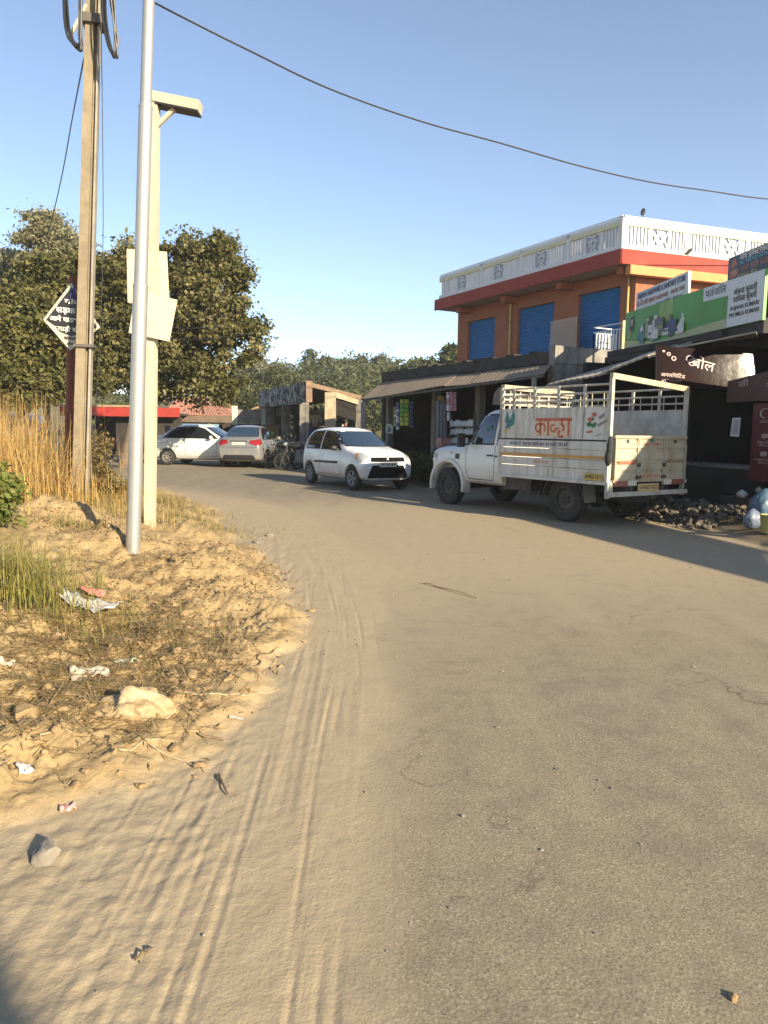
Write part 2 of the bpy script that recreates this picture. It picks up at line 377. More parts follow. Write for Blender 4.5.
grass('dry_grass', 'tall dry golden grass beside the rusty sign post', 'dry grass',
      [(scatter(3200, (-4.6, 8.3), (.8, .8)), 5, (.5, 1.3), .009, .45, 1.1), (scatter(1500, (-5.3, 9.9), (1.0, .8)), 5, (.7, 1.45), .012, .3, .5), (scatter(250, (-3.85, 8.0), (.3, .4)), 5, (.3, .7), .008, .5, .8), (scatter(250, (-3.3, 9.3), (.5, .6)), 4, (.12, .4), .008, .6, .8),
       (scatter(500, (-4.45, 8.3), (.5, .5)), 4, (.3, .8), .01, .5, .8), (scatter(200, (-4.1, 9.2), (.4, .4)), 4, (.2, .5), .01, .5, .8)], DRY)
grass('green_grass', 'green grass tuft at the left edge of the bank', 'grass',
      [(scatter(650, (-2.42, 4.75), (.34, .3)), 5, (.22, .58), .0075, .45, .8), (scatter(400, (-2.75, 5.2), (.5, .4)), 5, (.18, .45), .007, .5, .8),
       (scatter(800, (-2.1, 4.9), (.8, .5)), 4, (.05, .16), .006, .7, .7)], GREEN)
grass('verge_grass', 'low olive grass on the slope behind the lamp post', 'grass',
      [(scatter(900, (-2.7, 10.2), (.8, .9)), 4, (.05, .17), .009, .7, .9), (scatter(700, (-3.4, 9.2), (.6, .6)), 4, (.08, .22), .009, .6, .8),
       (scatter(700, (-3.6, 11.8), (.9, .7)), 4, (.08, .24), .01, .6, .8), (scatter(260, (-2.95, 7.0), (.4, .25)), 4, (.06, .2), .007, .6, .7)], OLIVE)
# trampled straw lying on the bank
n = 9000; p = np.concatenate([scatter(5200, (-1.75, 4.6), (.85, .75)), scatter(2300, (-1.5, 3.7), (.5, .5)), scatter(1500, (-2.1, 6.2), (.9, .8))])
keep = fields(p[:, 0], p[:, 1])[1] > .12; p = p[keep]; N = len(p)
a = RNG.uniform(0, np.pi, N); L = RNG.uniform(.02, .11, N); w = RNG.uniform(.0012, .0032, N)
d = np.stack([np.cos(a), np.sin(a), RNG.normal(0, .12, N)], 1); sdv = np.stack([-np.sin(a), np.cos(a), 0*a], 1)
c = p+np.array([0, 0, .018])+np.stack([0*a, 0*a, np.abs(RNG.normal(0, .008, N))], 1)
V = np.stack([c-d*L[:, None]-sdv*w[:, None], c-d*L[:, None]+sdv*w[:, None], c+d*L[:, None]+sdv*w[:, None], c+d*L[:, None]-sdv*w[:, None]], 1).reshape(-1, 3)
o = build_np('straw_litter', V, np.arange(4*N).reshape(-1, 4), STRAW, None, {'tint': np.repeat(RNG.uniform(0, 1, N), 4)})
tag(o, 'trampled straw lying over the dirt bank', 'straw', None, 'stuff')
def rock(c, r, rng, sq=.6):
    bm = bmesh.new(); bmesh.ops.create_icosphere(bm, subdivisions=1 if r < .012 else 2, radius=1)
    ph = rng.uniform(0, 9, 3)
    for v in bm.verts:
        q = v.co; k = 1+.36*math.sin(q.x*3.1+ph[0])*math.cos(q.y*2.7+ph[1])+.2*math.sin(q.z*5+ph[2]+q.x*4)+rng.uniform(-1, 1)*(.13 if r < .03 else .04)
        v.co = Vector((q.x*k*r, q.y*k*r*.85, q.z*k*r*sq))
    M = Matrix.Rotation(rng.uniform(0, 6.3), 4, 'Z') @ Matrix.Rotation(rng.uniform(-.4, .4), 4, 'X')
    vs = [M @ v.co + Vector(c) for v in bm.verts]; fs = [tuple(v.index for v in f.verts) for f in bm.faces]; bm.free(); return vs, fs
EARTH = pm('earth_clod', (.33, .228, .112), .9, .35, 9, col2=(.23, .155, .078), bump=.5, bscale=60)
STONE = pm('grey_stone', (.27, .235, .19), .85, .35, 9, bump=.5, bscale=50)
mb = MB(); n = 0; 
pts = np.concatenate([scatter(550, (-1.6, 6.2), (.8, 1.0)), scatter(500, (-3.1, 7.2), (.9, .5)), scatter(420, (-1.3, 4.2), (.6, .9)), scatter(250, (-1.6, 3.2), (.5, .4)), scatter(400, (-1.9, 8.2), (.7, .7))])
kp = fields(pts[:, 0], pts[:, 1])[1] > -.12
for q in pts[kp]:
    r = float(np.clip(RNG.gamma(1.1, .0085), .003, .045)); mb.add(*rock((q[0], q[1], q[2]+.01+r*.15), r, RNG))
o = mb.build('dirt_clods', EARTH, None, (0, 0, 0), 40); tag(o, 'ochre clods and pebbles scattered on the dirt bank', 'clods', None, 'stuff')
mb = MB()
for k in range(420):
    x = RNG.uniform(-1.0, 4.2); y = RNG.uniform(1.7, 9); 
    if x > .46*y: continue
    r = float(np.clip(RNG.gamma(1.6, .0022), .0015, .011)); mb.add(*rock((x, y, gz(x, y)+r*.3), r, RNG))
o = mb.build('road_grit', STONE, None, (0, 0, 0), 40); tag(o, 'loose grit scattered over the dusty road', 'grit', None, 'stuff')

# ------------------------------------------------------------------ litter, each piece a thing
def sheet(name, mat, label, cat, c, size, rot, seed, crumple=.35, n=12, group=None, lift=.01, fold=.0):
    rng = np.random.default_rng(seed); gx, gy = np.meshgrid(np.linspace(-1, 1, n), np.linspace(-1, 1, n)); gx = gx.ravel(); gy = gy.ravel()
    r = 1+.16*fbm(gx*2+seed, gy*2, 3, seed); x = gx*r*size[0]/2; y = gy*r*size[1]/2
    ca, sa = math.cos(rot), math.sin(rot); wx = c[0]+x*ca-y*sa; wy = c[1]+x*sa+y*ca
    h = crumple*min(size)*(np.abs(fbm(gx*1.6+seed, gy*1.6, 4, seed+3))*1.0 + fold*np.abs(gx)**1.3)
    z = np.maximum(fields(wx, wy)[0], gz(*c)-.02)+lift+h; V = np.stack([wx, wy, z], 1)
    i = np.arange(n*n).reshape(n, n); Fq = np.stack([i[:-1, :-1], i[:-1, 1:], i[1:, 1:], i[1:, :-1]], -1).reshape(-1, 4)
    o = build_np(name, V, Fq, mat, None, None, False, (c[0], c[1], gz(*c)))
    s = o.modifiers.new('t', 'SOLIDIFY'); s.thickness = .0015
    return tag(o, label, cat, group)
paper = pm('newsprint', (.50, .45, .37), .8, .3, 14, col2=(.40, .42, .44), bump=.3, bscale=30)
sheet('newspaper', paper, 'crumpled newspaper sheet lying open beside the grass tuft', 'litter', W2(92, 609), (.36, .24), .1, 5, .3, fold=.45)
sheet('wrapper', pm('pink_wrapper', (.62, .21, .17), .5, .3, 9), 'pink paper scrap tucked behind the newspaper', 'litter', W2(93, 599), (.18, .07), .2, 8, .5, lift=.04)
sheet('paper_scrap', pm('white_scrap', (.46, .40, .31), .7, .35, 14), 'crumpled off white paper scrap near the straw', 'litter', W2(91, 674), (.2, .1), .5, 12, .6)
o = sheet('wrapper', pm('green_white_wrapper', (.68, .64, .56), .5, .2, 4, col2=(.10, .34, .2)), 'white and green wrapper near the plastic bag', 'litter', W2(126, 665), (.13, .07), -.3, 17, .7)
sheet('cardboard_scrap', pm('tan_scrap', (.45, .31, .2), .8, .25, 8), 'brown cardboard scrap lying in the straw', 'litter', W2(55, 641), (.1, .07), .0, 21, .3)
sheet('wrapper', pm('rose_wrapper', (.6, .26, .26), .5, .4, 14, col2=(.6, .45, .35)), 'small pink and cream wrapper lying on the smooth dirt', 'litter', W2(68, 811), (.06, .045), .5, 23, .7)
sheet('wrapper', pm('red_white_wrapper', (.58, .3, .24), .5, .4, 14, col2=(.6, .55, .5)), 'small red and white wrapper at the edge of the tyre marks', 'litter', W2(236, 719), (.07, .025), .3, 29, .4)
sheet('paper_scrap', pm('grey_scrap', (.42, .42, .42), .7, .3, 14), 'small grey foil scrap left of the dry twigs', 'litter', W2(25, 772), (.06, .05), .8, 33, .7)
sheet('paper_scrap', pm('white_scrap', (.66, .60, .5)), 'pale paper scrap by the left picture edge in the straw', 'litter', W2(6, 666), (.09, .03), .2, 37, .5)
# the half buried plastic sack
rng = np.random.default_rng(4); c = W2(133, 716); bm = bmesh.new(); bmesh.ops.create_icosphere(bm, subdivisions=5, radius=1)
xs_ = np.array([v.co[:] for v in bm.verts]); nrm = 1+.3*fbm(xs_[:, 0]*2.2+5, xs_[:, 1]*2.2+xs_[:, 2]*1.7, 4, 3)+.22*np.abs(fbm(xs_[:, 0]*5+xs_[:, 2]*4, xs_[:, 1]*5, 3, 8))
for v, q, k in zip(bm.verts, xs_, nrm): v.co = Vector((q[0]*.19*k*(1.0 if q[0] > 0 else 1.35), q[1]*.13*k, max(q[2]*.135*k, -.03)*(1.0 if q[0] > -.2 else .62)))
me = bpy.data.meshes.new('plastic_bag'); bm.to_mesh(me); bm.free(); shade(me, 60)
o = mesh_obj('plastic_bag', me, pm('dusty_polythene', (.40, .31, .185), .6, .25, 11, col2=(.29, .20, .10), bump=.6, bscale=28)); o.location = at(*c, .01); o.rotation_euler = (0, 0, .12)
tag(o, 'dusty cream plastic bag half buried in the dirt', 'litter')
def twig(name, pts, r, mat, label, jit=.012, cat='twig', group=None):
    P = [G(*q) for q in pts]; out = []
    for a, b in zip(P[:-1], P[1:]):
        for k in range(5): q = a.lerp(b, k/5); out.append(Vector((q.x+random.uniform(-jit, jit), q.y+random.uniform(-jit, jit), gz(q.x, q.y)+r+abs(random.gauss(0, .006)))))
    out.append(P[-1]+Vector((0, 0, r)))
    o = MB().tube(out, [r*(1-.5*i/len(out)) for i in range(len(out))], 5).build(name, mat, None, P[0], True); o.location = P[0]; return tag(o, label, cat, group)
TW = pm('dry_twig', (.46, .35, .21), .8, .3, 20); TWD = pm('dark_twig', (.16, .11, .06), .8, .3, 20)
twig('twig', [(162, 695), (200, 697), (245, 697), (279, 690)], .005, TW, 'long pale twig lying right of the plastic bag')
twig('twig', [(150, 748), (185, 763), (222, 778)], .004, TW, 'pale bent twig reaching to the tyre marks')
twig('twig', [(219, 776), (228, 796)], .006, TWD, 'short dark twig at the end of the bent pale twig', .004)
twig('twig', [(118, 752), (140, 746), (168, 742)], .004, TW, 'thin twig below the plastic bag', .01)
twig('twig', [(40, 737), (70, 733)], .004, TW, 'straight straw coloured stick left of the plastic bag', .004)
twig('twig', [(110, 640), (140, 628), (175, 612)], .006, TWD, 'brown stick in the straw right of the newspaper', .012)
twig('twig', [(135, 964), (152, 950)], .006, TWD, 'stubby dark stick on the smooth dirt near the lower edge', .002)
twig('twig', [(255, 668), (262, 655), (278, 648)], .006, TWD, 'curled dark root at the edge of the bank', .02)
twig('twig', [(198, 737), (224, 742)], .008, TWD, 'dark piece of bark near the red and white wrapper', .006)
twig('twig', [(424, 584), (450, 591), (478, 599)], .009, TW, 'thin pale stick lying on the tar road', .01)
for (px, py, r, lab, mt) in ((45, 856, .06, 'grey green stone on the smooth dirt at the left', STONE), (218, 728, .022, 'small orange stone by the dark bark', EARTH), (141, 607, .03, 'small orange stone right of the newspaper', EARTH), (214, 626, .04, 'pale stone at the right side of the bank', EARTH),
                          (733, 998, .016, 'pale pebble on the tar at the lower right', EARTH), (25, 716, .07, 'large ochre clod in the straw near the left edge', EARTH), (148, 583, .06, 'large clod of earth right of the silver pole base', EARTH), (270, 536, .05, 'dark broken lump of tar at the road edge', STONE), (260, 543, .07, 'grey chunk of tar beside the broken tar lump', STONE)):
    p = G(px, py); mb = MB(); mb.add(*rock((p.x, p.y, p.z+r*.2), r, RNG)); solo(mb, 'stone', mt, lab, 'stone', p, None, 50)
# ================================================================== POLES, BOARDS, CABLES
CONC = pm('pole_concrete', (.235, .19, .125), .85, .25, 6, col2=(.175, .142, .093), bump=.4, bscale=60, dirt=((.16, .125, .08), .35), dscale=3)
CONCL = pm('post_concrete', (.50, .425, .31), .85, .15, 6, bump=.3, bscale=60, dirt=((.25, .19, .12), .25), dscale=2.5)
GALV = pm('galvanised_steel', (.42, .41, .385), .45, .12, 7, metal=.6, dirt=((.40, .36, .28), .35), dscale=3)
BLACKR = pm('black_cable', (.02, .02, .022), .5, .2, 5)
RUST = pm('rusty_red_paint', (.22, .062, .035), .75, .3, 9, col2=(.13, .05, .03), bump=.3)
IRON = pm('dark_iron', (.10, .085, .07), .6, .3, 10)
def axis_pts(base, px_top, py_top, ytop=None):
    """line from the base to where it leaves the picture"""
    return base, D(px_top, py_top, ytop or base.y)
# --- silver tube pole
b0 = G(133, 549); top = D(150.5, -60, b0.y-.05)
T = thing('street_light_pole', 'tall silver galvanised tube pole standing nearest on the dirt bank', 'pole', b0)
dv = top-b0; jn = b0+dv*((549-96)/(549+60.)) ; jn2 = b0+dv*((549-272)/(549+60.))
M0 = lambda p: p
MB().tube([b0-dv.normalized()*.3, jn2], .064, 24).build('lower_tube', GALV, T, b0, True)
MB().tube([jn2, jn], .057, 24).build('middle_tube', GALV, T, b0, True)
MB().tube([jn, top], .048, 24).build('upper_tube', GALV, T, b0, True)
for q, r in ((jn2, .066), (jn, .0585)):
    u = dv.normalized(); MB().tube([q-u*.014, q+u*.014], r, 24).build('weld_collar', GALV, T, b0, True)
# --- square lamp post with its arm
b1 = G(150, 524); t1 = D(154.0, 96, b1.y); U1 = (t1-b1).normalized()
T = thing('lamp_post', 'square cream concrete lamp post with short arm behind the silver pole', 'lamp post', b1)
MB().beam(b1-U1*.3, t1, .115, .12, up=Vector((0, 1, 0))).build('post', CONCL, T, b1)
a0 = D(151.5, 98, b1.y+.02); a1 = D(201, 108, b1.y-.03); ad = (a1-a0)
LH = MB().slab([a0+Vector((0, -.09, .055)), a1+Vector((0, -.09, .055)), a1+Vector((0, .1, .055)), a0+Vector((0, .1, .055))], .11).build('lamp_head', CONCL, T, b1)
MB().slab([a0+ad*.12+Vector((0, -.09, -.058)), a1-ad*.03+Vector((0, -.09, -.058)), a1-ad*.03+Vector((0, .1, -.058)), a0+ad*.12+Vector((0, .1, -.058))], .02).build('lamp_panel', pm('black_panel', (.02, .02, .02), .4), LH, b1)
MB().beam(D(157, 126, b1.y), D(174.5, 109, b1.y-.02), .045).build('strut', CONCL, T, b1)
MB().box(D(156, 127, b1.y-.02), (.05, .03, .09)).build('bracket', CONCL, T, b1)
# --- boards tied to it, blank from behind
BOARD = pm('board_back', (.58, .475, .335), .7, .07, 3, dirt=((.42, .32, .2), .2), dscale=3)
def board(pxs, y, label, off):
    q = [D(px, py, y) for px, py in pxs]; c = sum(q, Vector())/4
    o = MB().slab(q, .012).build('blank_board', BOARD, None, c); o.location = c; tag(o, label, 'board', 'blank boards on the lamp post'); return o
board([(127, 249), (167, 252), (169.5, 302), (128, 303)], b1.y+.1, 'upright blank tan board, upper of the two on the lamp post', 0)
board([(136, 291), (177.5, 300), (169.5, 341.5), (129, 333)], b1.y-.11, 'tilted blank tan board, lower of the two on the lamp post', 0)
# --- big concrete utility pole (I section)
b2 = at(D(80, 486, 9.4).x, 9.4); t2 = D(95.5, -70, b2.y); U2 = (t2-b2).normalized(); S2 = Vector((1, .22, 0)).normalized(); N2 = S2.cross(U2).normalized()
if N2.y > 0: N2 = -N2
T = thing('utility_pole', 'thick grooved concrete utility pole carrying coiled black cables', 'utility pole', b2)
h2 = (t2-b2).length
def section(w0, dep, off, name):
    vs = []
    for t, k in ((-.3, 1.0), (h2, .86)):
        c = b2+U2*t+S2*off*k
        vs += [c+S2*(-w0*k)+N2*dep*k, c+S2*(w0*k)+N2*dep*k, c+S2*(w0*k)-N2*dep*k, c+S2*(-w0*k)-N2*dep*k]
    return MB().add(vs, [(0, 1, 2, 3), (7, 6, 5, 4), (0, 4, 5, 1), (1, 5, 6, 2), (2, 6, 7, 3), (3, 7, 4, 0)])
section(.058, .10, -.028, '').build('shaft', CONC, T, b2)
section(.030, .035, .045, '').build('groove_web', CONC, T, b2)
section(.012, .09, .086, '').build('flange', pm('grey_concrete', (.30, .27, .22), .85, .3, 6, bump=.3), T, b2)
def up2(py): return b2+U2*(h2*(486-py)/(486+70.))
for py, hh in ((15, .1), (330, .035)):
    c = up2(py); M = Matrix((( S2.x, U2.x, N2.x), (S2.y, U2.y, N2.y), (S2.z, U2.z, N2.z)))
    MB().box(c+S2*.01, (.24, hh, .27), M).build('clamp', IRON, T, b2)
MB().beam(up2(12)-S2*.06+N2*.1+U2*.1, up2(34)-S2*.24+N2*.1-U2*.02, .035, .035).build('brace', CONCL, T, b2)
MB().beam(up2(-46)-S2*.55+N2*.1, up2(-46)+S2*.55+N2*.1, .07, .07).build('cross_arm', IRON, T, b2)
def coil(pxs, y, n, name, label, spread=3.0):
    mb = MB()
    for k in range(n):
        P = []
        for i, (px, py) in enumerate(pxs):
            P.append(D(px+random.uniform(-spread, spread), py+random.uniform(-spread, spread)*1.4, y-.05*k/n-.02*i))
        Q = []
        for i in range(len(P)-1):
            p0 = P[max(i-1, 0)]; p1 = P[i]; p2 = P[i+1]; p3 = P[min(i+2, len(P)-1)]
            for s in range(6):
                t = s/6; Q.append(.5*((2*p1)+(p2-p0)*t+(2*p0-5*p1+4*p2-p3)*t*t+(3*p1-p0-3*p2+p3)*t**3))
        Q.append(P[-1]); mb.tube(Q, .011, 5)
    o = mb.build(name, BLACKR, None, up2(15), True); o.location = up2(15); tag(o, label, 'cables', 'coiled cables on the utility pole'); return o
yq = b2.y-.3
coil([(66, -45), (66, 8), (70, 34), (79, 48), (81, 30), (80, -30)], yq, 7, 'cable_coil', 'coil of black cable hanging on the left of the utility pole')
coil([(103, -45), (104, 10), (109, 40), (115, 58), (117, 36), (113, 8), (110, -40)], yq, 6, 'cable_coil', 'coil of black cable hanging on the right of the utility pole', 2.6)
def wire(pts, r, label, name='overhead_cable', group=None):
    P = [D(*q) for q in pts]; Q = []
    for i in range(len(P)-1):
        p0 = P[max(i-1, 0)]; p1 = P[i]; p2 = P[i+1]; p3 = P[min(i+2, len(P)-1)]
        for s in range(8):
            t = s/8; Q.append(.5*((2*p1)+(p2-p0)*t+(2*p0-5*p1+4*p2-p3)*t*t+(3*p1-p0-3*p2+p3)*t**3))
    Q.append(P[-1]); o = MB().tube(Q, r, 6).build(name, BLACKR, None, P[0], True); o.location = P[0]; return tag(o, label, 'cable', group)
wire([(95, -32, b2.y), (157, 4, 12.2), (250, 51, 13.4), (330, 89, 14.4), (420, 121, 15.4), (500, 143, 16.4), (580, 166, 17.4), (650, 182, 18.2), (710, 191, 19), (768, 199, 19.8), (860, 205, 21)], .0165, 'thick black cable sagging across the whole sky to the right')
wire([(84, 58, b2.y+.1), (72, 120, 13.5), (62, 175, 15.5), (51, 222, 17.5), (38, 262, 19)], .010, 'thin stay wire slanting down left of the utility pole')
wire([(101, 22, b2.y-.1), (102.5, 120, b2.y-.05), (103, 240, b2.y), (100, 330, b2.y), (92, 480, b2.y)], .005, 'thin drop wire hanging beside the utility pole')
for k, (ya, yb) in enumerate(((307, 312), (318, 322), (327, 333))):
    wire([(104, ya-2, 11.6), (135, (ya+yb)/2+3, 12.6), (200, yb+6, 15), (268, yb-2, 22)], .0045, 'thin %s wire strung from the utility pole into the tree' % ('topmost', 'middle', 'lowest')[k], 'thin_wire')
# --- rusty post with the diamond board
b3 = at(D(67, 482, 9.62).x, 9.62); yb3 = b3.y-.02; t3 = D(73, 276, yb3); U3 = (t3-b3).normalized()
T = thing('sign_post', 'rusty red pipe post with black and white diamond board', 'sign', b3)
MB().tube([b3-U3*.3, t3], .05, 14).build('post', RUST, T, b3, True)
ys3 = yb3-.07
dia = [(43.5, 319.5), (71.5, 283), (100.5, 327.5), (70.5, 350.5)]
c3 = sum((D(a, b, ys3) for a, b in dia), Vector())/4
def poly_on(pxs, y, mat, name, par, org, th=.006): return MB().slab([D(a, b, y) for a, b in pxs], th).build(name, mat, par, org)
WHT = pm('sign_white', (.50, .46, .38), .55, .12, 6, dirt=((.4, .32, .2), .3))
BLK = pm('sign_black', (.022, .02, .02), .45, .2, 6)
bd = poly_on(dia, ys3, WHT, 'diamond_board', T, b3, .01)
poly_on([(46.5, 319.6), (71.4, 287.5), (97, 327), (92.5, 330.3), (55, 325.5)], ys3-.014, BLK, 'dark_field', bd, b3)
poly_on([(56.2, 326.8), (92, 331.6), (71.0, 336), (60.5, 331.5)], ys3-.014, BLK, 'dark_band', bd, b3)
def sgn_text(s, px, py, size, mat, y, name='lettering', par=None, slope=.09, bold=.02, wpx=20):
    size *= .62
    o = D(px, py, y-.024); M = frame(o, (1, 0, -slope), (0, -1, 0)); return text_mb(s, size, M, bold, .0015, width=wpx*y/F).build(name, mat, par, b3)
WT = pm('letter_white', (.75, .72, .64), .5, .05); BT = pm('letter_black', (.02, .02, .025), .5, .05)
sgn_text('गांव', 72, 302, .13, WT, ys3, par=bd, wpx=15); sgn_text('सड़क से', 70, 311, .16, WT, ys3, par=bd, wpx=28); sgn_text('आगे पाठशाला है', 71, 320.3, .13, WT, ys3, par=bd, wpx=42)
sgn_text('गाड़ी धीरे', 70, 329.8, .12, WT, ys3, par=bd, wpx=24); sgn_text('चलाएं', 70.5, 338.5, .09, BT, ys3, par=bd, wpx=13); sgn_text('सेवा', 70.5, 344, .07, BT, ys3, par=bd, wpx=7)
BLUE = pm('blue_rag', (.06, .045, .22), .8, .3, 9)
mb = MB()
for (x0, y0, x1, y1) in ((74, 287, 69, 302), (73.5, 288, 75.5, 303), (74.5, 287, 77, 305)): mb.tube([D(x0, y0, ys3-.05), D((x0+x1)/2-.6, (y0+y1)/2, ys3-.06), D(x1, y1, ys3-.04)], [.006, .009, .003], 6)
solo(mb, 'cloth_strip', BLUE, 'dark blue cloth strips tied to the rusty sign post', 'cloth', t3, None, True)
# ================================================================== VEHICLES (local frame: x forward, y left, z up)
RUB = pm('tyre_rubber', (.022, .021, .02), .85, .3, 8, bump=.3, bscale=30, dirt=((.13, .10, .07), .3), dscale=4)
RUBB = pm('window_rubber', (.012, .012, .012), .6, .1)
STEEL = pm('wheel_steel', (.33, .32, .30), .45, .25, 8, metal=.5, dirt=((.2, .16, .11), .5), dscale=6)
DARKST = pm('dark_steel', (.045, .042, .04), .6, .3, 8, dirt=((.2, .16, .11), .4), dscale=5)
PLAST = pm('black_plastic', (.018, .018, .019), .5, .2, 8)
def glassmat(name, col, rough=.06):
    m, nt, b = newmat(name); b.inputs['Base Color'].default_value = (*col, 1); b.inputs['Roughness'].default_value = rough
    b.inputs['Coat Weight'].default_value = .6; b.inputs['Coat Roughness'].default_value = .03; b.inputs['Specular IOR Level'].default_value = .7
    return m
GLASS = glassmat('dark_glass', (.012, .016, .02)); GLASSB = glassmat('blue_tinted_glass', (.018, .035, .06))
LAMP = glassmat('lamp_glass', (.30, .31, .31), .12); REDL = glassmat('red_lamp', (.22, .012, .012), .15); AMB = glassmat('amber_lamp', (.5, .16, .02), .15)
CHROME = pm('chrome', (.6, .6, .6), .2, .1, 5, metal=1.0)
PLATE = pm('plate_white', (.62, .6, .54), .5, .1, 6); PLATEY = pm('plate_yellow', (.56, .40, .08), .5, .2, 6)
RED_PAINT = pm('red_lettering', (.42, .06, .03), .7, .45, 22, col2=(.46, .17, .10)); NAVY = pm('navy_lettering', (.02, .025, .12), .5, .1)
def cage(st):
    """closed body skin from stations (x, [(y,z) x8])"""
    V = []; Fq = []; n = 8
    for x, ring in st:
        for y, z in ring: V.append((x, y, z))
        for y, z in ring[1:-1][::-1]: V.append((x, -y, z))
    m = 2*n-2
    for i in range(len(st)-1):
        for k in range(m): Fq.append((i*m+k, (i+1)*m+k, (i+1)*m+(k+1) % m, i*m+(k+1) % m))
    for b, fl in ((0, 0), ((len(st)-1)*m, 1)):
        for k in range(n-1):
            q = [b+k, b+k+1, b+(m-k-1) % m, b+(m-k) % m]
            q = list(dict.fromkeys(q)); Fq.append(tuple(q if fl else q[::-1]))
    return V, Fq
def ring(zb, w, zm, wm, zbelt, wb, zt, wt, crown=.03):
    return [(0, zb), (w*.9, zb), (w, zb+.1), (wm, zm), (wb, zbelt), (wt+.015, zt-.05), (wt*.72, zt+crown*.6), (0, zt+crown)]
def body_mesh(st, arches, arch_r, sub=2):
    V, Fq = cage(st); me = bpy.data.meshes.new('b'); me.from_pydata(V, [], Fq)
    bm = bmesh.new(); bm.from_mesh(me); bmesh.ops.recalc_face_normals(bm, faces=bm.faces); bm.to_mesh(me); bm.free()
    o = bpy.data.objects.new('b', me); COL.objects.link(o)
    m = o.modifiers.new('s', 'SUBSURF'); m.levels = sub; m.render_levels = sub
    cuts = []
    for (x, z, yy_) in arches:
        for sg in (1, -1):
            cb = MB(); cb.lathe([(arch_r, -.25), (arch_r, .3)], 28, Matrix.Rotation(R(90), 3, 'X'), (x, sg*yy_, z)); c = cb.build('c', DARKST)
            md = o.modifiers.new('d', 'BOOLEAN'); md.operation = 'DIFFERENCE'; md.object = c; md.solver = 'EXACT'; cuts.append(c)
    out = evaluated(o)
    for c in cuts: bpy.data.objects.remove(c)
    shade(out, 32); return out
def bvh_of(me): return BVHTree.FromPolygons([v.co.copy() for v in me.vertices], [tuple(p.vertices) for p in me.polygons])
def rounded(poly, r, n=4):
    out = []; N = len(poly)
    for i in range(N):
        p = Vector(poly[i]); a = Vector(poly[i-1]); b = Vector(poly[(i+1) % N]); da = a-p; db = b-p
        ra = min(r, da.length*.45); rb = min(r, db.length*.45); s = p+da.normalized()*ra; e = p+db.normalized()*rb
        for k in range(n+1): t = k/n; out.append(tuple(s*(1-t)**2+p*2*t*(1-t)+e*t*t))
    return out
def hug(name, bv, poly, axis, mat, parent, off=.006, rnd=0.0, cuts=3, shade_=True):
    """a panel whose outline is given in side ('L','R': x,z), front/back ('F','B': y,z) or top ('T': x,y) view, laid on the body surface"""
    if rnd: poly = rounded(poly, rnd)
    bm = bmesh.new(); vs = [bm.verts.new((u, v, 0)) for u, v in poly]; f = bm.faces.new(vs)
    bmesh.ops.triangulate(bm, faces=[f])
    for _ in range(cuts): 
        lg = [e for e in bm.edges if e.calc_length() > .05]
        if not lg: break
        bmesh.ops.subdivide_edges(bm, edges=lg, cuts=1, use_grid_fill=True)
    bmesh.ops.triangulate(bm, faces=bm.faces)
    dirs = {'L': Vector((0, -1, 0)), 'R': Vector((0, 1, 0)), 'F': Vector((-1, 0, 0)), 'B': Vector((1, 0, 0)), 'T': Vector((0, 0, -1))}
    d = dirs[axis]
    for v in bm.verts:
        u, w = v.co.x, v.co.y
        o = {'L': Vector((u, 5, w)), 'R': Vector((u, -5, w)), 'F': Vector((6, u, w)), 'B': Vector((-6, u, w)), 'T': Vector((u, w, 5))}[axis]
        h = bv.ray_cast(o, d)
        if h[0] is None:
            h = bv.find_nearest(o+d*(5 if axis in 'LRT' else 5.4))
        v.co = h[0]+(h[1] if h[1].dot(d) < 0 else -h[1])*off
    bmesh.ops.recalc_face_normals(bm, faces=bm.faces)
    me = bpy.data.meshes.new(name); bm.to_mesh(me)
    # face outward
    n = sum((p.normal*p.area for p in me.polygons), Vector())
    if n.dot(d) > 0: me.flip_normals()
    bm.free(); me.materials.append(mat)
    if shade_: shade(me, 180)
    o = bpy.data.objects.new(name, me); COL.objects.link(o); o.parent = parent; return o
def strip(pts, w):
    """outline of a thin band along a 2-D polyline"""
    L = []; Rr = []
    for i, p in enumerate(pts):
        a = Vector(pts[max(i-1, 0)]); b = Vector(pts[min(i+1, len(pts)-1)]); t = (b-a).normalized(); n = Vector((-t.y, t.x))*w/2
        L.append(tuple(Vector(p)+n)); Rr.append(tuple(Vector(p)-n))
    return L+Rr[::-1]
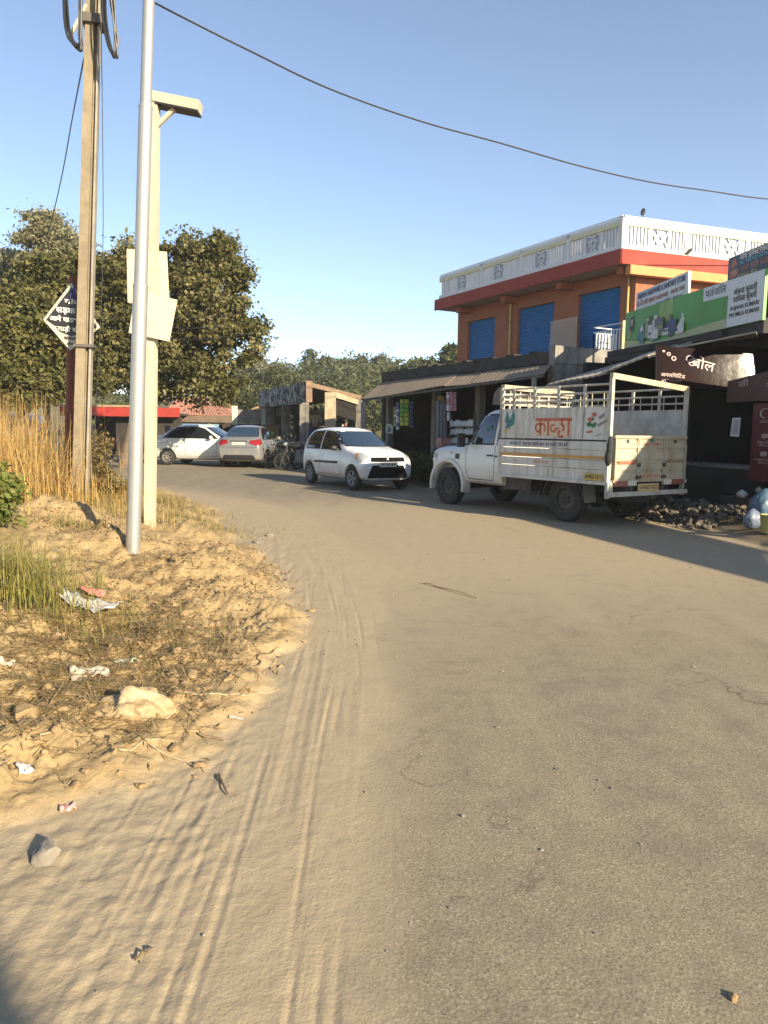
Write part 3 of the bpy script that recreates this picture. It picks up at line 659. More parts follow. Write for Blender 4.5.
def wheel(x, y, r, w, parent, rim=STEEL, spokes=5, hubcap=True, rimr=.64, steer=0):
    sg = 1 if y > 0 else -1; M = Matrix.Rotation(R(steer), 3, 'Z') @ Matrix.Rotation(R(-90*sg), 3, 'X')
    tp = [(r*rimr, -w/2), (r*.86, -w/2), (r*.95, -w*.44), (r*.985, -w*.3)]
    for k in range(5): z = -w*.26+k*w*.13; tp += [(r, z), (r, z+w*.1), (r*.975, z+w*.105), (r*.975, z+w*.125)]
    tp += [(r*.985, w*.3), (r*.95, w*.44), (r*.86, w/2), (r*.8, w*.49), (r*rimr, w*.45)]
    t = MB().lathe(tp, 32, M, cap=False).build('wheel', RUB, parent, (0, 0, 0), 40); t.location = (x, y, r)
    mb = MB(); mb.lathe([(0, w*.1), (r*.13, w*.36), (r*.17, w*.34), (r*.18, w*.22)], 16, M)
    mb.lathe([(r*rimr+.002, w*.46), (r*rimr*.94, w*.47), (r*rimr*.88, w*.3), (r*rimr*.86, -w*.3)], 32, M, cap=False)
    if spokes:
        for k in range(spokes):
            a = 2*math.pi*k/spokes; c = Vector((math.cos(a), math.sin(a), 0)); 
            p = M @ (c*r*.14+Vector((0, 0, w*.3))); q = M @ (c*r*rimr*.93+Vector((0, 0, w*.34))); mb.beam(p, q, r*.17, r*.05, up=M @ Vector((0, 0, 1)))
    else:
        mb.lathe([(r*.17, w*.24), (r*.3, w*.2), (r*.42, w*.3), (r*rimr*.9, w*.2)], 24, M, cap=False)
        for k in range(5): a = 2*math.pi*k/5; mb.lathe([(0, .02), (r*.025, .02), (r*.025, 0)], 6, M, M @ Vector((math.cos(a)*r*.24, math.sin(a)*r*.24, w*.22)))
    mb.build('rim', rim, t, (0, 0, 0), 40)
    MB().lathe([(0, w*.02), (r*rimr*.88, w*.02), (r*rimr*.88, -w*.1), (0, -w*.1)], 24, M).build('brake_disc', DARKST, t, (0, 0, 0), 40)
    return t
def handle(bv, x, z, side, par, mat, w=.15):
    s = 1 if side == 'L' else -1; h = bv.ray_cast(Vector((x, 5*s, z)), Vector((0, -s, 0))); y = h[0].y if h[0] else .7*s
    return MB().beam((x-w/2, y+.012*s, z), (x+w/2, y+.012*s, z), .028, .03).build('handle', mat, par, (0, 0, 0))
def mirror(x, y, z, par, mat, s):
    mb = MB(); mb.ball((x, y+.1*s, z), (.055, .095, .07), 12, 8); mb.beam((x+.01, y-.03*s, z-.04), (x, y+.05*s, z-.02), .05, .03)
    return mb.build('wing_mirror', mat, par, (0, 0, 0), 60)

# ---------------------------------------------------------------- small white hatchback
def hatchback(loc, heading, label, paint, name='hatchback_car', plate='HP 53B 0841'):
    T = thing(name, label, 'car', loc, heading)
    wr = .282; wb = 2.36
    st = [(-.475, ring(.42, .56, .58, .60, .74, .60, .80, .50, .01)), (-.47, ring(.30, .64, .55, .68, .80, .665, .92, .60, .02)), (-.42, ring(.24, .70, .55, .735, .90, .70, 1.15, .585, .02)),
          (-.33, ring(.22, .715, .55, .745, .92, .715, 1.36, .56, .03)), (-.16, ring(.21, .72, .55, .745, .92, .722, 1.445, .55, .03)), (.35, ring(.20, .725, .55, .745, .915, .725, 1.46, .55, .035)),
          (.85, ring(.20, .725, .55, .745, .90, .725, 1.462, .55, .035)), (1.22, ring(.20, .725, .55, .745, .89, .72, 1.415, .54, .04)), (1.33, ring(.20, .725, .55, .745, .885, .72, 1.375, .545, .045)),
          (1.96, ring(.20, .725, .55, .745, .89, .705, 1.035, .66, .035)), (2.06, ring(.20, .725, .55, .745, .88, .70, 1.0, .655, .035)), (2.42, ring(.21, .725, .55, .742, .85, .695, .955, .645, .035)),
          (2.64, ring(.22, .715, .52, .735, .81, .69, .905, .62, .03)), (2.77, ring(.23, .69, .5, .71, .76, .67, .84, .58, .02)), (2.83, ring(.24, .65, .48, .67, .70, .64, .78, .54, .01)), (2.85, ring(.30, .57, .45, .60, .62, .56, .69, .46, .0))]
    me = body_mesh(st, [(0, wr, .74), (wb, wr, .74)], .345); bv = bvh_of(me); body = mesh_obj('body', me, paint, T)
    for s, A in ((1, 'L'), (-1, 'R')):
        win = [(-.18, .955), (-.15, 1.22), (-.03, 1.35), (.60, 1.375), (.60, .955)]; fw = [(.68, .955), (.68, 1.375), (1.02, 1.355), (1.22, 1.29), (1.70, .955)]
        hug('window_frame', bv, [(-.24, .925), (-.20, 1.24), (-.05, 1.385), (.6, 1.405), (1.03, 1.39), (1.25, 1.32), (1.80, .925)], A, RUBB, body, .003, .06)
        hug('pillar_trim', bv, [(.615, .93), (.615, 1.39), (.668, 1.39), (.668, .93)], A, paint, body, .006)
        hug('window', bv, win, A, GLASS, body, .008, .05); hug('window', bv, fw, A, GLASS, body, .008, .05)
        hug('side_moulding', bv, [(.33, .585), (.33, .635), (1.62, .66), (1.68, .635), (1.62, .60)], A, PLAST, body, .012, .01)
        for ln in ([(.64, .93), (.64, .34)], [(1.72, .93), (1.79, .7), (1.77, .34)], [(-.14, .93), (.02, .72), (.28, .56), (.34, .34)], [(.34, .33), (1.77, .33)], ): hug('door_seam', bv, strip(ln, .009), A, RUBB, body, .002)
        hug('tail_lamp', bv, [(-.42, .93), (-.36, 1.22), (-.28, 1.22), (-.3, .93)], A, REDL, body, .008, .03)
        hd = handle(bv, .80, .79, A, body, paint); handle(bv, -.02, .80, A, body, paint)
        hug('headlight', bv, rounded([(2.82, .68), (2.80, .80), (2.62, .88), (2.46, .885), (2.52, .75), (2.68, .66)], .06), A, LAMP, body, .012)
        hug('indicator', bv, rounded([(2.63, .76), (2.57, .865), (2.48, .87), (2.53, .77)], .03), A, AMB, body, .016)
        mirror(1.60, .70*s, .98, body, PLAST, s)
        wheel(0, .655*s, wr, .15, T, pm('wheel_cap', (.26, .26, .26), .5, .3, 8), 5); wheel(wb, .655*s, wr, .15, T, pm('wheel_cap', (.26, .26, .26)), 5, steer=6)
    hug('windscreen_frame', bv, [(-.655, 1.02), (-.52, 1.39), (.52, 1.39), (.655, 1.02)], 'F', RUBB, body, .004, .06)
    hug('windscreen', bv, [(-.62, 1.035), (-.50, 1.37), (.50, 1.37), (.62, 1.035)], 'F', GLASSB, body, .009, .05)
    hug('rear_window', bv, [(-.55, 1.0), (-.47, 1.36), (.47, 1.36), (.55, 1.0)], 'B', GLASS, body, .008, .06)
    g = hug('grille', bv, [(-.47, .685), (-.45, .785), (.45, .785), (.47, .685)], 'F', pm('grille_black', (.006, .006, .007), .85, .2, 9, spec=.1), body, .012, .03)
    MB().lathe([(0, .022), (.03, .02), (.052, .01), (.055, 0)], 20, Matrix.Rotation(R(90), 3, 'Y'), bv.ray_cast(Vector((6, 0, .735)), Vector((-1, 0, 0)))[0]+Vector((.010, 0, 0))).build('emblem', CHROME, body, (0, 0, 0), 50)
    g = hug('lower_grille', bv, [(-.56, .30), (-.43, .60), (.43, .60), (.56, .30)], 'F', pm('grille_black', (.006, .006, .007)), body, .008, .04)
    mb = MB()
    for k in range(4):
        z = .36+.05*k; x = bv.ray_cast(Vector((6, 0, z)), Vector((-1, 0, 0)))[0].x
        mb.beam((x-.005, -.44+.025*k, z), (x-.005, .44-.025*k, z), .012, .012)
    mb.build('grille_bars', pm('grille_bar', (.05, .05, .05), .5), body, (0, 0, 0))
    px_ = bv.ray_cast(Vector((6, 0, .61)), Vector((-1, 0, 0)))[0].x+.02
    pl = MB().box((px_, 0, .615), (.012, .46, .105)).build('number_plate', PLATE, body, (0, 0, 0))
    text_mb(plate, .085, frame((px_+.008, 0, .615), (0, 1, 0), (1, 0, 0)), .01, .001, width=.40).build('lettering', BT, pl, (0, 0, 0))
    for s in (1, -1):
        MB().beam((2.80, .60*s, .475), (2.68, .69*s, .47), .02, .02).build('bumper_slot', PLAST, body, (0, 0, 0))
        MB().tube([(2.0, .1*s, 1.06), (1.84, .35*s, 1.13)], .008, 5).build('wiper', PLAST, body, (0, 0, 0))
    MB().box((-.36, 0, 1.0), (.01, .3, .04)).build('rear_plate', PLATE, body, (0, 0, 0))
    return T
WPAINT = carpaint('white_car_paint', (.66, .665, .67)); 
cpos = lambda px, py: G(px, py)
# near front wheel meets the road at (351,490)
hd = math.atan2(-.86, .51)
f = G(352, 490.5); off = Vector((math.cos(hd), math.sin(hd), 0))*2.36 + Vector((math.sin(hd), -math.cos(hd), 0))*.70
base = f-off; base.z = gz(base.x, base.y)
hatchback(base, hd, 'small white hatchback facing the camera on the road', WPAINT)
hb = D(47, 446, 30.0); hatchback((hb.x-.6, hb.y, gz(hb.x, hb.y)+.35), R(185), 'grey hatchback glimpsed behind the dry grass', carpaint('grey_car_paint', (.34, .34, .35)))

# ---------------------------------------------------------------- saloon
def saloon(loc, heading, label, paint, plate='HP 40 C 2215'):
    T = thing('sedan_car', label, 'car', loc, heading); wr = .295; wb = 2.47
    st = [(-.74, ring(.50, .58, .62, .64, .76, .62, .84, .52, .01)), (-.72, ring(.30, .68, .58, .735, .82, .70, .93, .60, .02)), (-.62, ring(.25, .74, .58, .79, .92, .75, 1.03, .64, .03)),
          (-.40, ring(.22, .78, .58, .825, .98, .77, 1.10, .63, .03)), (-.18, ring(.21, .79, .58, .835, .985, .785, 1.20, .60, .03)), (.12, ring(.2, .79, .58, .838, .98, .79, 1.40, .575, .035)), (.42, ring(.2, .79, .58, .838, .97, .79, 1.475, .575, .04)),
          (.95, ring(.2, .79, .58, .838, .955, .79, 1.49, .58, .04)), (1.35, ring(.2, .79, .58, .838, .945, .785, 1.45, .575, .04)), (1.50, ring(.2, .79, .58, .838, .94, .785, 1.40, .575, .04)),
          (2.12, ring(.2, .79, .58, .835, .92, .765, 1.03, .70, .035)), (2.25, ring(.2, .79, .58, .833, .90, .76, .98, .69, .035)), (2.70, ring(.21, .78, .56, .82, .84, .74, .90, .66, .03)), (3.0, ring(.22, .74, .54, .76, .76, .69, .81, .6, .02)),
          (3.14, ring(.25, .64, .5, .66, .66, .6, .70, .5, .01)), (3.17, ring(.34, .54, .48, .56, .58, .52, .62, .42, .0))]
    me = body_mesh(st, [(0, wr, .82), (wb, wr, .82)], .36); bv = bvh_of(me); body = mesh_obj('body', me, paint, T)
    for s, A in ((1, 'L'), (-1, 'R')):
        hug('window_frame', bv, [(-.22, 1.0), (.06, 1.25), (.3, 1.40), (.7, 1.435), (1.18, 1.42), (1.42, 1.36), (2.02, .985)], A, RUBB, body, .003, .07)
        hug('window', bv, [(-.08, 1.02), (.12, 1.24), (.33, 1.375), (.66, 1.40), (.68, 1.01)], A, GLASS, body, .008, .05)
        hug('window', bv, [(.76, 1.01), (.75, 1.40), (1.17, 1.39), (1.38, 1.33), (1.88, 1.0)], A, GLASS, body, .008, .05)
        hug('tail_lamp', bv, [(-.69, .80), (-.66, .98), (-.42, 1.03), (-.44, .88)], A, REDL, body, .01, .04)
        hug('headlight', bv, [(3.1, .66), (3.03, .77), (2.68, .84), (2.8, .7)], A, LAMP, body, .01, .05)
        for ln in ([(.71, 1.0), (.72, .36)], [(1.93, .98), (1.98, .7), (1.95, .36)], [(-.12, 1.0), (.12, .78), (.36, .58), (.42, .36)], [(.42, .35), (1.95, .35)]): hug('door_seam', bv, strip(ln, .009), A, RUBB, body, .002)
        handle(bv, .92, .89, A, body, paint); handle(bv, .02, .93, A, body, paint)
        mirror(1.78, .77*s, 1.04, body, paint, s)
        wheel(0, .735*s, wr, .175, T, STEEL, 7); wheel(wb, .735*s, wr, .175, T, STEEL, 7)
    hug('rear_window_frame', bv, [(-.62, 1.10), (-.50, 1.43), (.50, 1.43), (.62, 1.10)], 'B', RUBB, body, .004, .06)
    hug('rear_window', bv, [(-.58, 1.12), (-.475, 1.41), (.475, 1.41), (.58, 1.12)], 'B', GLASSB, body, .009, .05)
    hug('windscreen', bv, [(-.62, 1.05), (-.50, 1.41), (.50, 1.41), (.62, 1.05)], 'F', GLASSB, body, .009, .05)
    for s in (1, -1): hug('tail_lamp', bv, [(.36*s, .87), (.40*s, .97), (.70*s, .99), (.72*s, .80), (.58*s, .79)], 'B', REDL, body, .01, .04)
    hug('plate_recess', bv, [(-.32, .80), (-.32, .955), (.32, .955), (.32, .80)], 'B', paint, body, .004, .03)
    hug('boot_chrome', bv, [(-.30, .93), (-.30, .955), (.30, .955), (.30, .93)], 'B', CHROME, body, .014)
    hug('bumper_lower', bv, [(-.60, .30), (-.52, .47), (.52, .47), (.60, .30)], 'B', PLAST, body, .01, .05)
    hug('bumper_seam', bv, strip([(-.73, .74), (0, .72), (.73, .74)], .012), 'B', RUBB, body, .003)
    x = bv.ray_cast(Vector((-6, 0, .87)), Vector((1, 0, 0)))[0].x-.02
    pl = MB().box((x, 0, .865), (.012, .46, .10)).build('number_plate', PLATE, body, (0, 0, 0))
    text_mb(plate, .085, frame((x-.008, 0, .865), (0, -1, 0), (-1, 0, 0)), .01, .001, width=.40).build('lettering', BT, pl, (0, 0, 0))
    hug('grille', bv, [(-.4, .58), (-.36, .68), (.36, .68), (.4, .58)], 'F', PLAST, body, .01, .03)
    return T
p = G(240, 468.5); p.y += .75; p.z = gz(p.x, p.y)
saloon((p.x, p.y, p.z), R(86), 'silver sedan seen from behind beside the white sedan', carpaint('silver_car_paint', (.15, .155, .165), amt=.4))
p = G(172, 465); p.z = gz(p.x, p.y)
saloon((p.x, p.y+.75, p.z), R(-12), 'white sedan parked sideways behind the silver sedan', carpaint('white_sedan_paint', (.66, .65, .62), amt=.35))

# ---------------------------------------------------------------- pickup truck with cage body
TP = carpaint('truck_white_paint', (.60, .595, .56), (.30, .24, .16), .7)
TB = pm('truck_body_white', (.56, .555, .52), .55, .1, 4, dirt=((.30, .24, .16), .5), dscale=2.2, streak=((.23, .18, .12), (9, 9, .8), .75))
TC = pm('truck_tailgate_cream', (.44, .39, .28), .6, .15, 5, dirt=((.25, .17, .09), .6), dscale=3.5, streak=((.22, .14, .08), (7, 7, .7), .5))
TR = pm('cage_rail_paint', (.46, .435, .38), .6, .2, 6, dirt=((.2, .13, .08), .6), dscale=7)
ORNG = pm('orange_band', (.55, .26, .04), .55, .15, 6, dirt=((.3, .22, .12), .4))
TGREY = pm('truck_grey_plate', (.40, .41, .40), .6, .15, 4, dirt=((.2, .17, .13), .55), dscale=4)
hdg = math.atan2(.839, -.545)
rw = G(563.5, 522); base = rw + Vector((math.cos(hdg-R(90)), math.sin(hdg-R(90)), 0))*.80; base.z = gz(base.x, base.y)
T = thing('pickup_truck', 'white pickup truck with railed cargo cage parked at the shops', 'truck', base, hdg); WB = 3.15
def side2(mbf):                                             # both sides of the truck
    for s in (1, -1): mbf(s)
# cab: cage loft
st = [(3.70, ring(.55, .74, .75, .76, 1.00, .74, 1.08, .66, .01)), (3.675, ring(.48, .77, .75, .785, 1.06, .76, 1.145, .70, .02)), (3.52, ring(.47, .785, .75, .795, 1.09, .77, 1.175, .71, .025)), (3.0, ring(.47, .79, .75, .80, 1.10, .775, 1.185, .70, .03)),
      (2.72, ring(.47, .79, .75, .80, 1.13, .78, 1.215, .71, .03)), (2.64, ring(.45, .80, .75, .81, 1.16, .785, 1.26, .71, .03)), (2.32, ring(.45, .80, .75, .815, 1.19, .79, 1.78, .66, .03)), (2.18, ring(.45, .80, .75, .815, 1.19, .79, 1.87, .65, .035)), (1.9, ring(.45, .80, .75, .815, 1.19, .79, 1.895, .65, .035)),
      (1.62, ring(.45, .80, .75, .815, 1.19, .79, 1.885, .65, .03)), (1.55, ring(.45, .80, .75, .81, 1.19, .785, 1.87, .645, .03)), (1.53, ring(.47, .78, .75, .79, 1.19, .77, 1.84, .62, .02))]
me = body_mesh(st[::-1], [(WB, .40, .86)], .455); bv = bvh_of(me); cab = mesh_obj('cab', me, TP, T)
for s, A in ((1, 'L'), (-1, 'R')):
    hug('window_frame', bv, [(1.57, 1.22), (1.57, 1.80), (2.22, 1.80), (2.62, 1.22)], A, RUBB, cab, .002, .05)
    hug('window', bv, [(1.815, 1.25), (1.815, 1.765), (2.19, 1.765), (2.52, 1.25)], A, GLASS, cab, .008, .04)
    hug('window', bv, [(1.585, 1.25), (1.585, 1.74), (1.715, 1.74), (1.715, 1.25)], A, GLASS, cab, .008, .03)
    hug('door_pillar', bv, [(1.735, 1.22), (1.735, 1.80), (1.80, 1.80), (1.80, 1.22)], A, TP, cab, .006)
    for ln in ([(1.76, 1.2), (1.76, .62), (1.80, .57)], [(1.80, .57), (2.5, .57)], [(2.60, 1.2), (2.58, .8), (2.5, .57)]): hug('door_seam', bv, strip(ln, .012), A, RUBB, cab, .002)
    handle(bv, 1.88, 1.03, A, cab, PLAST, .16); handle(bv, 1.64, 1.02, A, cab, PLAST, .2)
    hug('badge', bv, [(2.80, .93), (2.80, 1.03), (2.93, 1.03), (2.93, .93)], A, DARKST, cab, .01, .02)
    hug('indicator', bv, [(3.02, 1.03), (3.02, 1.06), (3.1, 1.06), (3.1, 1.03)], A, AMB, cab, .012)
    hug('headlight', bv, [(3.69, .86), (3.67, 1.0), (3.52, 1.02), (3.55, .86)], A, LAMP, cab, .01, .03)
    mir = MB(); mir.box((2.52, s*.98, 1.30), (.06, .15, .26)); mir.tube([(2.5, s*.80, 1.22), (2.52, s*.93, 1.22), (2.52, s*.96, 1.3)], .014, 6); mir.build('wing_mirror', PLAST, cab, (0, 0, 0))
    # flared arch lip
    pr = []
    for k in range(15):
        an = R(-12+204*k/14); pr.append((WB+.485*math.cos(an), s*.835, .40+.475*math.sin(an)))
    lip = MB()
    for k in range(14):
        p0 = Vector(pr[k]); p1 = Vector(pr[k+1]); o0 = Vector((0, -s*.14, 0))
        rad0 = (p0-Vector((WB, s*.835, .40))).normalized()*.06; rad1 = (p1-Vector((WB, s*.835, .40))).normalized()*.06
        lip.add([p0, p1, p1+rad1, p0+rad0, p0+o0, p1+o0, p1+rad1+o0*1.3, p0+rad0+o0*1.3], [(0, 1, 2, 3), (3, 2, 6, 7), (0, 4, 5, 1)])
    lip.build('wheel_arch', TP, cab, (0, 0, 0), 50)
    wheel(0, .71*s, .375, .205, T, DARKST, 0, rimr=.56); wheel(WB, .71*s, .375, .205, T, DARKST, 0, rimr=.56)
hug('windscreen', bv, [(-.66, 1.29), (-.60, 1.76), (.60, 1.76), (.66, 1.29)], 'F', GLASS, cab, .008, .05)
hug('rear_window', bv, [(-.5, 1.3), (-.5, 1.72), (.5, 1.72), (.5, 1.3)], 'B', GLASS, cab, .008, .05)
hug('grille', bv, [(-.42, .72), (-.42, .98), (.42, .98), (.42, .72)], 'F', PLAST, cab, .01, .03)
MB().box((3.70, 0, .56), (.1, 1.5, .17)).build('front_bumper', DARKST, T, (0, 0, 0))
# spare sticker ring on the door glass
h = bv.ray_cast(Vector((2.02, 5, 1.5)), Vector((0, -1, 0)))[0]
MB().lathe([(.062, 0), (.075, .001), (.095, .001), (.1, 0)], 20, Matrix.Rotation(R(-90), 3, 'X'), h+Vector((0, .012, 0))).build('round_sticker', pm('sticker_teal', (.10, .22, .24), .5), cab, (0, 0, 0))
# chassis
ch = MB()
for s in (1, -1): ch.beam((-1.0, .38*s, .60), (3.4, .38*s, .58), .09, .16)
for x in (-.8, 0, .7, 1.4, 2.2): ch.beam((x, -.4, .6), (x, .4, .6), .09, .1)
ch.tube([(0, -.62, .37), (0, .62, .37)], .055, 10); ch.ball((0, 0, .37), (.17, .16, .17), 12, 8); ch.tube([(0, 0, .4), (2.2, 0, .5)], .04, 8); ch.tube([(WB, -.62, .37), (WB, .62, .37)], .05, 8)
ch.build('chassis', DARKST, T, (0, 0, 0))
MB().box((1.25, .55, .56), (.7, .28, .26)).build('fuel_tank', DARKST, T, (0, 0, 0))
MB().box((1.25, -.55, .56), (.5, .25, .22)).build('tool_box', DARKST, T, (0, 0, 0))
sp = MB(); sp.lathe([(.2, -.09), (.34, -.09), (.365, -.04), (.365, .04), (.34, .09), (.2, .09)], 24, None, (-.62, 0, .47)); sp.build('spare_wheel', RUB, T, (0, 0, 0), 40)
for s in (1, -1):
    MB().slab([(.47, s*.60, .72), (.47, s*.86, .72), (.50, s*.86, .42), (.50, s*.60, .42)], .012).build('mud_flap', RUBB, T, (0, 0, 0))
    MB().slab([(-.44, s*.60, .72), (-.44, s*.86, .72), (-.49, s*.86, .36), (-.49, s*.60, .36)], .012).build('mud_flap', pm('grey_flap', (.15, .14, .12), .8), T, (0, 0, 0))
    fd = MB(); 
    for k in range(10):
        a0_ = R(5+170*k/10); a1_ = R(5+170*(k+1)/10); fd.slab([(.45*math.cos(a0_), s*.60, .37+.43*math.sin(a0_)), (.45*math.cos(a1_), s*.60, .37+.43*math.sin(a1_)), (.45*math.cos(a1_), s*.86, .37+.43*math.sin(a1_)), (.45*math.cos(a0_), s*.86, .37+.43*math.sin(a0_))], .012)
    fd.build('mudguard', DARKST, T, (0, 0, 0))
X0, X1, WY = -1.0, 1.50, .93            # cargo body
MB().box(((X0+X1)/2, 0, .745), (X1-X0, WY*2-.06, .07)).build('load_floor', DARKST, T, (0, 0, 0))
for s in (1, -1):
    A = lambda z0, z1, x0=X0, x1=X1, dy=0.0, th=.03: MB().box(((x0+x1)/2, s*(WY-th/2+dy), (z0+z1)/2), (x1-x0, th, z1-z0))
    dp = MB()
    for z0, z1, dy in ((.72, .90, .004), (.91, 1.04, .016), (1.05, 1.20, .004), (1.21, 1.335, .012)): dp.box(((X0+X1)/2, s*(WY-.02+dy), (z0+z1)/2), (X1-X0, .04, z1-z0))
    for x in (X0+.03, .28, X1-.03): dp.box((x, s*(WY+.008), 1.0), (.05, .05, .60)) if x != .28 else dp.box((x, s*(WY+.012), .80), (.03, .03, .14))
    dp.box(((X0+X1)/2, s*(WY+.01), .70), (X1-X0+.04, .06, .05))
    sd = dp.build('drop_side', TB, T, (0, 0, 0))
    A(1.065, 1.11, dy=.012, th=.04).build('orange_band', ORNG, sd, (0, 0, 0))
    A(1.338, 1.362, dy=.006).build('dark_seam', RUBB, sd, (0, 0, 0))
    pp = A(1.365, 1.87).build('side_plate', TB if s > 0 else TGREY, T, (0, 0, 0))
    if s > 0: SPL = pp; SDR = sd
    rails = MB()
    for z in (1.97, 2.09, 2.21): rails.tube([(X0+.03, s*(WY-.03), z), (X1-.03, s*(WY-.03), z)], .017, 8)
    for k, x in enumerate((X0+.55, X0+1.1, X0+1.65, X0+2.15)): rails.box((x, s*(WY-.012), 1.95), (.05, .03, .54))
    for k in range(10): rails.box((X0+.2+k*.235, s*(WY-.05), 1.97), (.012, .012, .24))
    rails.build('side_rails', TR, T, (0, 0, 0), 40)
    MB().box((X0+.03, s*(WY-.02), 1.38 if s > 0 else 1.32), (.055, .06, 1.82 if s > 0 else 1.70)).build('rear_post', TR, T, (0, 0, 0))
    MB().box((X1-.03, s*(WY-.03), 1.79), (.06, .06, .90)).build('front_post', TR, T, (0, 0, 0))
fr = MB()
for z in (1.95, 2.04, 2.13): fr.tube([(X1-.03, -WY+.04, z), (X1-.03, WY-.04, z)], .02, 8)
for k in range(7): fr.box((X1-.03, -.72+k*.24, 2.03), (.02, .02, .36))
fr.box((X1-.03, 0, 1.6), (.03, 2*WY-.1, .52)); fr.build('headboard', TR, T, (0, 0, 0))
MB().beam((X1-.03, -WY+.03, 2.20), (X1-.03, WY-.03, 2.26), .09, .085).build('front_beam', TC, T, (0, 0, 0))
MB().beam((X0+.03, -WY, 2.20), (X0+.03, WY, 2.33), .065, .085).build('rear_beam', TC, T, (0, 0, 0))
tg = MB()
for y0, y1 in ((-.86, -.32), (-.31, .31), (.32, .86)):
    tg.box((X0-.01, (y0+y1)/2, 1.07), (.03, y1-y0, .66))
    for z in (.80, .96, 1.12, 1.30): tg.box((X0-.03, (y0+y1)/2, z), (.03, y1-y0-.06, .11))
    for y in (y0+.012, y1-.012): tg.box((X0-.03, y, 1.07), (.045, .024, .68))
tg.box((X0-.02, 0, 1.415), (.07, 1.76, .045)); tg.box((X0-.02, 0, .735), (.06, 1.76, .04))
TG = tg.build('tailgate', TC, T, (0, 0, 0))
for y in (-.31, .31):
    hg = MB(); hg.box((X0-.06, y, .79), (.03, .1, .05)); hg.box((X0-.06, y, .98), (.03, .05, .06)); hg.build('hinge', DARKST, TG, (0, 0, 0))
M = lambda y, z: frame((X0-.047, y, z), (0, -1, 0), (-1, 0, 0))
text_mb('PUBLIC CARRIER', .07, M(0, 1.30), .004, .001, width=.42).build('lettering', RED_PAINT, TG, (0, 0, 0))
text_mb('HP 40 D 1873', .08, M(0, .80), .006, .001, width=.44).build('lettering', RED_PAINT, TG, (0, 0, 0))
MB().box((X0-.05, .58, 1.02), (.012, .42, .05)).build('red_stripe', pm('faded_red', (.40, .13, .07), .7, .4, 20), TG, (0, 0, 0))
MB().box((X0-.05, -.58, 1.03), (.012, .40, .03)).build('brown_stripe', pm('faded_brown', (.30, .19, .10), .7, .4, 20), TG, (0, 0, 0))
for y in (.58, -.58):
    MB().lathe([(0, .01), (.03, .01), (.03, 0)], 12, Matrix.Rotation(R(-90), 3, 'Y'), (X0-.04, y, 1.345)).build('latch', DARKST, TG, (0, 0, 0))
MB().lathe([(0, .01), (.035, .01), (.035, 0)], 12, Matrix.Rotation(R(-90), 3, 'Y'), (X0-.05, 0, 1.365)).build('round_badge', pm('badge_green', (.08, .22, .14), .5), TG, (0, 0, 0))
for y in (.70, -.70):
    MB().box((X0-.03, y, .70), (.05, .30, .085)).build('tail_lamp', pm('lamp_red_dusty', (.28, .10, .07), .4, .3, 9), T, (0, 0, 0)); MB().box((X0-.03, y*.62, .70), (.045, .2, .08)).build('reflector', pm('reflector_white', (.6, .56, .48), .4, .2, 9), T, (0, 0, 0))
bb = MB(); bb.box((X0-.02, 0, .535), (.09, 1.88, .07)); bb.box((X0, .88, .64), (.05, .05, .22)); bb.box((X0, -.88, .64), (.05, .05, .22)); bb.build('under_run_bar', TR, T, (0, 0, 0))
np_ = MB().box((X0-.06, .06, .625), (.015, .5, .13)).build('number_plate', pm('dusty_plate', (.50, .36, .16), .6, .2, 9), T, (0, 0, 0))
text_mb('HP40D 1873', .085, frame((X0-.07, .06, .625), (0, -1, 0), (-1, 0, 0)), .004, .001, width=.42).build('lettering', pm('faded_letters', (.2, .12, .05), .6), np_, (0, 0, 0))
# lettering painted on the near side
ML = lambda x, z, dy=.004: frame((x, WY+dy, z), (-1, 0, 0), (0, 1, 0))
def stroke(mb, pts, w, M):
    for a, b in zip(pts[:-1], pts[1:]): mb.beam(M @ Vector((*a, 0)), M @ Vector((*b, 0)), w, .003, up=M.to_3x3() @ Vector((0, 0, 1)))
def arc(cx_, cy_, rx, ry, a0_, a1_, n=10): return [(cx_+rx*math.cos(R(a0_+(a1_-a0_)*k/n)), cy_+ry*math.sin(R(a0_+(a1_-a0_)*k/n))) for k in range(n+1)]
MK = ML(.18, 1.545) @ Matrix.Scale(.9, 4); mb = MB(); cream = MB()
stroke(mb, [(-.46, .15), (.44, .15)], .05, MK)
stroke(mb, [(-.33, .15), (-.33, -.15)], .04, MK); stroke(mb, arc(-.39, .0, .065, .075, 20, 340), .035, MK); stroke(mb, arc(-.27, .0, .065, .07, 160, -60), .035, MK)
stroke(mb, [(-.13, .15), (-.13, -.15)], .04, MK)
stroke(mb, arc(.0, -.01, .07, .06, 60, 330), .035, MK); stroke(mb, [(.03, -.02), (.13, -.01)], .035, MK)
stroke(mb, [(.21, .15), (.20, .05)], .035, MK); stroke(mb, arc(.19, .0, .07, .06, 100, -60), .04, MK); stroke(mb, arc(.19, -.11, .07, .055, 100, 330), .04, MK)
stroke(mb, [(.37, .15), (.37, -.15)], .045, MK)
mb.build('painted_name', RED_PAINT, SPL, (0, 0, 0))
sh = MB()
for x0, x1 in ((-.44, -.16), (-.1, .12), (.14, .42)): sh.slab([MK @ Vector((x0, -.15, -.002)), MK @ Vector((x1, -.15, -.002)), MK @ Vector((x1, .13, -.002)), MK @ Vector((x0, .13, -.002))], .001)
sh.build('name_shading', pm('faded_orange_paint', (.60, .40, .22), .7, .4, 18, col2=(.58, .52, .42)), SPL, (0, 0, 0))
TEAL = pm('parrot_teal', (.03, .20, .18), .6, .4, 20, col2=(.05, .11, .15)); YEL = pm('parrot_yellow', (.5, .38, .06), .6, .3, 20)
